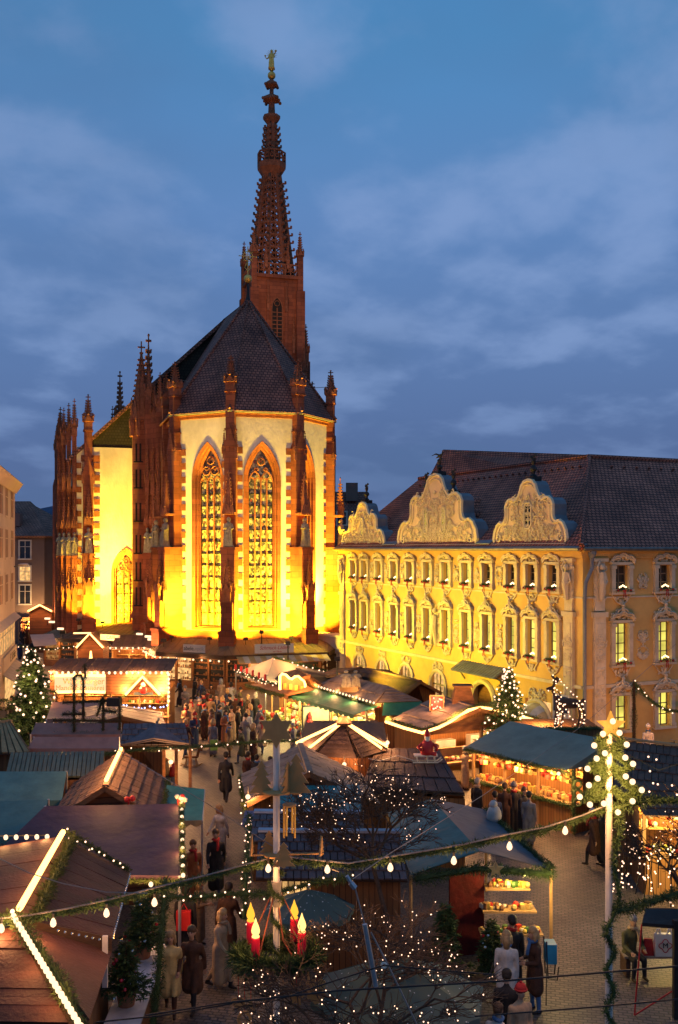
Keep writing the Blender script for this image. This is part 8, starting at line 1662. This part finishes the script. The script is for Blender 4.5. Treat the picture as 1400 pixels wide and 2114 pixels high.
# planter by the cream house
p = gp(8, 1500); t = thing('planter', 'tall grey planter with clipped shrub by the cream house', 'planter', p); m = MB(); m.lathe([(.3, 0), (.42, .9), (.45, .92), (.38, .92)], p, 4, R(45)); m.build('pot', M['zinc'], t); o_ = NP.normal(size=(900, 3)); o_ /= np.linalg.norm(o_, axis=1)[:, None]; m = MB(); m.arr(*needle_mesh(np.array(p) + np.array([0, 0, 1.2]) + o_ * .38 * NP.uniform(.7, 1, (900, 1)), o_, .1, .02)); m.build('shrub', M['needle'], t, kind='stuff')

# ================================================================== people
def hp(px, py, h=1.72):                      # foot point from where the top of the head is seen
    return atz(px, py, h)
person('person in a long cream coat walking between the stalls at the bottom left', gp(352, 2092), 'walk_long', R(8), 'cream', 'brown', 'blond', 'long', 1.70)
person('person in a long dark brown coat beside the cream coat', gp(398, 2084), 'walk_long', R(-10), 'brown', 'black', 'brown', 'short', 1.74)
person('person in a pale jacket and dark skirt striding behind the dark brown coat', gp(455, 2040), 'walk_mid', R(60), 'beige', 'black', 'blond', 'long', 1.72)
bgp = gp(383, 1990); person('person in black carrying a red bag past the garlands', bgp, 'stand_long', R(170), 'black', 'black', 'dark', 'short', 1.8)
m = MB(); m.box(bgp + V3(.0, -.25, 1.15), (.34, .16, .45)); m.tube([bgp + V3(-.1, -.25, 1.37), bgp + V3(0, -.25, 1.55), bgp + V3(.1, -.25, 1.37)], .015, 4); tag(m.build('shoulder_bag', M['red']), 'bright red bag carried near the lower garland', 'bag')
person('person in dark jacket and white shirt near the plum awning', hp(446, 1722), 'walk_mid', R(5), 'black', 'navy', 'brown', 'short', 1.78); person('person in dark red jacket at the corner of the plum awning', hp(398, 1740), 'walk_mid', R(15), 'rust', 'black', 'brown', 'short', 1.72)
person('person with reddish hair bending near the hanging bulbs', hp(410, 1812), 'talk_mid', R(80), 'tan', 'black', 'blond', 'long', 1.66); person('person in brown coat behind the reddish haired one', hp(470, 1835), 'walk_long', R(160), 'brown', 'black', 'dark', 'short', 1.75)
person('person in off white jacket walking past the teal side awning', hp(455, 1664), 'walk_mid', R(-40), 'white', 'olive', 'blond', 'long', 1.68); person('tall dark figure with a green bag beside the rocking horse', hp(466, 1566), 'walk_long', R(175), 'black', 'black', 'dark', 'short', 1.86)
gb_ = hp(448, 1566, 1.86); m = MB(); m.box(gb_ + V3(-.1, -.1, .55), (.28, .12, .4)); tag(m.build('shoulder_bag', GM[5]), 'greenish bag in the hand of the tall dark figure', 'bag')
# right hand group
w0 = gp(1105, 2086); person('person in long brown coat with a blue carrier on the back at the bottom right', w0, 'talk_long', R(-75), 'brown', 'blue', 'blond', 'long', 1.72)
bk = thing('child_carrier', 'blue frame backpack worn on the brown coat', 'backpack', w0 + V3(.2, 0, .9)); m = MB(); m.box(w0 + V3(.33, .02, 1.27), (.22, .34, .42)); m.build('sack', mk('blue nylon', (.03, .22, .34), .6), bk); m = MB(); [m.tube([w0 + V3(.22, y, 1.55), w0 + V3(.25, y, .75), w0 + V3(.45, y, .72), w0 + V3(.48, y, 1.0)], .015, 5) for y in (-.14, .16)]; m.tube([w0 + V3(.25, .02, .9), w0 + V3(.24, .02, .1)], .012, 4); m.build('frame', M['iron'], bk)
person('person in white quilted jacket seen from behind at the bottom right', hp(1046, 1930), 'stand_mid', R(170), 'white', 'black', 'blond', 'long', 1.70); person('person in dark jacket before the stepped shelves', hp(1058, 1903), 'stand_mid', R(190), 'black', 'navy', 'dark', 'short', 1.76)
person('person in dark red knitted hat and beige jacket at the bottom edge', hp(1074, 2040), 'stand_mid', R(20), 'beige', 'navy', 'dark', 'hat', 1.7, 'red'); person('person in black jacket at the bottom edge left of the red hat', hp(1046, 2012), 'stand_mid', R(160), 'black', 'black', 'dark', 'short', 1.72)
person('person in white jacket under the bare tree at the bottom edge', hp(1028, 2075), 'stand_mid', R(150), 'white', 'black', 'brown', 'short', 1.66)
for i, (px, py, k, rz, co, tr, ha, sy, lab) in enumerate(((1042, 1622, 'stand_mid', 160, 'brown', 'black', 'brown', 'short', 'person in dark brown jacket at the counter under the canvas roof'), (1061, 1622, 'stand_mid', 180, 'black', 'cream', 'grey', 'hat', 'person in black jacket, grey hat and pale trousers at the counter'), (1080, 1630, 'talk_mid', 40, 'black', 'black', 'brown', 'short', 'person turning round beside the grey hat'), (1092, 1640, 'stand_mid', 150, 'grey', 'blue', 'dark', 'short', 'person in grey jacket and jeans at the counter corner'), (1022, 1640, 'stand_mid', 200, 'navy', 'black', 'dark', 'short', 'person in dark blue jacket left of the counter group'))): person(lab, hp(px, py), k, R(rz), co, tr, ha, sy, 1.72, 'grey')
bp_ = atz(1020, 1684, 2.5); m = MB(); m.ball(bp_, .24, 10, 8, (.9, .8, 1.3)); m.ball(bp_ + V3(-.02, 0, .32), .12, 8, 6); tag(m.build('sack', mk('pale cloth sack', (.4, .34, .3)), smooth=True), 'pale tied sack lying at the edge of the grey tarpaulin', 'sack')
for px, py, co, lab in ((1228, 1676, 'brown', 'person in brown coat left of the ivy pole'), (1244, 1672, 'black', 'person in black coat just left of the ivy pole'), (1318, 1690, 'black', 'dark figure behind the curtain of lamps'), (985, 1612, 'black', 'dark figure walking beside the canvas roof stall'), (1338, 1500, 'white', 'person in white hat and pale jacket beside the bicycles'), (905, 1540, 'brown', 'person in dark coat before the food hut'), (788, 1503, 'tan', 'person in tan jacket beside the glowing hips'), (795, 1528, 'black', 'person behind the sled figure roof'), (960, 1545, 'beige', 'person in beige coat before the food hut')): person(lab, hp(px, py), 'stand_mid' if co != 'brown' else 'walk_long', R(random.uniform(0, 360)), co, 'black', random.choice(list(HA)), 'hat' if 'hat' in lab and 'white' in lab else 'short', 1.72, 'white')
s0 = V3(6.85, 23.3, 0); person('person in grey green jacket sitting on the bench reaching into a bag', s0, 'sit_mid', R(15), 'olive', 'black', 'grey', 'short', 1.75, z=.0)
# crowd in the alley
ccol = ['black', 'brown', 'grey', 'navy', 'tan', 'beige', 'rust', 'white', 'olive', 'blue']
crowd = [(115, 362, 'black'), (215, 342, 'black'), (270, 377, 'navy'), (335, 397, 'brown'), (410, 372, 'beige'), (480, 380, 'white'), (190, 492, 'beige'), (285, 477, 'black'), (330, 492, 'tan'), (480, 477, 'black'), (515, 482, 'brown'), (555, 482, 'black'), (600, 478, 'brown'), (655, 465, 'black'), (410, 502, 'grey'), (340, 592, 'rust'), (215, 612, 'navy'), (445, 520, 'black'), (470, 662, 'tan'), (580, 632, 'grey'), (640, 702, 'brown'), (705, 645, 'beige'), (930, 668, 'grey'), (240, 470, 'grey'), (375, 470, 'navy'), (290, 560, 'brown'), (530, 560, 'black'), (560, 700, 'olive'), (150, 420, 'grey'), (320, 440, 'brown'), (450, 430, 'navy'), (390, 560, 'black'), (490, 570, 'beige'), (620, 540, 'navy'), (160, 560, 'tan'), (540, 420, 'olive'), (250, 520, 'black'), (440, 600, 'rust'), (680, 560, 'grey'), (350, 660, 'grey'), (150, 660, 'brown'), (600, 590, 'white')]
AD = ['by the lit shop windows', 'in the thick of the alley crowd', 'walking towards the plywood star', 'before the long bright stall']
ctr = {}
for i, (zx, zy, co) in enumerate(crowd):
    px, py = 340 + zx / 3.5, 1300 + zy / 3.5; place = AD[0] if zy < 400 else AD[3] if zx > 590 else AD[1] if zy < 560 else AD[2]
    ctr[(co, place)] = ctr.get((co, place), 0) + 1; n = ctr[(co, place)]
    person('person in %s clothes %s%s' % (co, place, '' if n == 1 else ', %s such' % ORD[n - 1]), hp(px, py), random.choice(('stand_long', 'stand_mid', 'walk_mid', 'walk_long', 'talk_mid')), R(random.choice((0, 180, 90, -90)) + random.uniform(-40, 40)), co, random.choice(('black', 'navy', 'brown')), random.choice(list(HA)), random.choice(('short', 'short', 'long', 'hat')), random.uniform(1.6, 1.82), random.choice(('red', 'grey', 'black')), 'crowd in the market alley')
for i, (px, py, co) in enumerate(((598, 1566, 'black'), (566, 1562, 'black'), (548, 1556, 'brown'))): person(('person in black sitting behind the light weathered hut', 'dark haired person left of the light weathered hut roof', 'person in brown beside the dark haired one')[i], hp(px - 40 if i == 0 else px - 36, py), 'stand_mid', R(150), co, 'black', 'dark', 'short', 1.7)
for i, (px, py, co) in enumerate(((46, 1298, 'black'), (56, 1297, 'brown'), (75, 1299, 'rust'), (68, 1322, 'black'), (42, 1322, 'navy'), (25, 1440, 'black'))): person(('person in black far down the lane by the bright stall', 'person in brown far down the lane', 'person in rust jacket far down the lane', 'person in black halfway down the lane', 'person in dark blue halfway down the lane', 'person in black standing by the planter')[i], hp(px, py), 'stand_mid', R(i * 60), co, 'black', 'dark', 'short', 1.72)
# pushchair in the crowd
p = gp(468, 1522); t = thing('pushchair', 'grey pushchair in the alley crowd', 'pushchair', p); m = MB(); m.hexa([p + V3(x, y, .45) for x, y in ((-.2, -.3), (.2, -.3), (.2, .2), (-.2, .2))], [p + V3(x, y, .85) for x, y in ((-.22, -.1), (.22, -.1), (.22, .35), (-.22, .35))]); m.build('seat', CO['grey'], t); m = MB(); [m.tube([p + V3(s, -.4, .1), p + V3(s, .1, .5), p + V3(s, .5, 1.0)], .018, 5) for s in (-.22, .22)]; m.tube([p + V3(-.22, .5, 1.0), p + V3(.22, .5, 1.0)], .018, 5); m.build('frame', M['steel'], t)
for s in (-.25, .25):
    for y in (-.4, .35): m = MB(); m.tube([p + V3(s, y + .1 * math.cos(q), .11 + .1 * math.sin(q)) for q in np.linspace(0, 6.28, 11)[:-1]], .02, 5, closed=True); m.build('wheel', M['cable'], t)
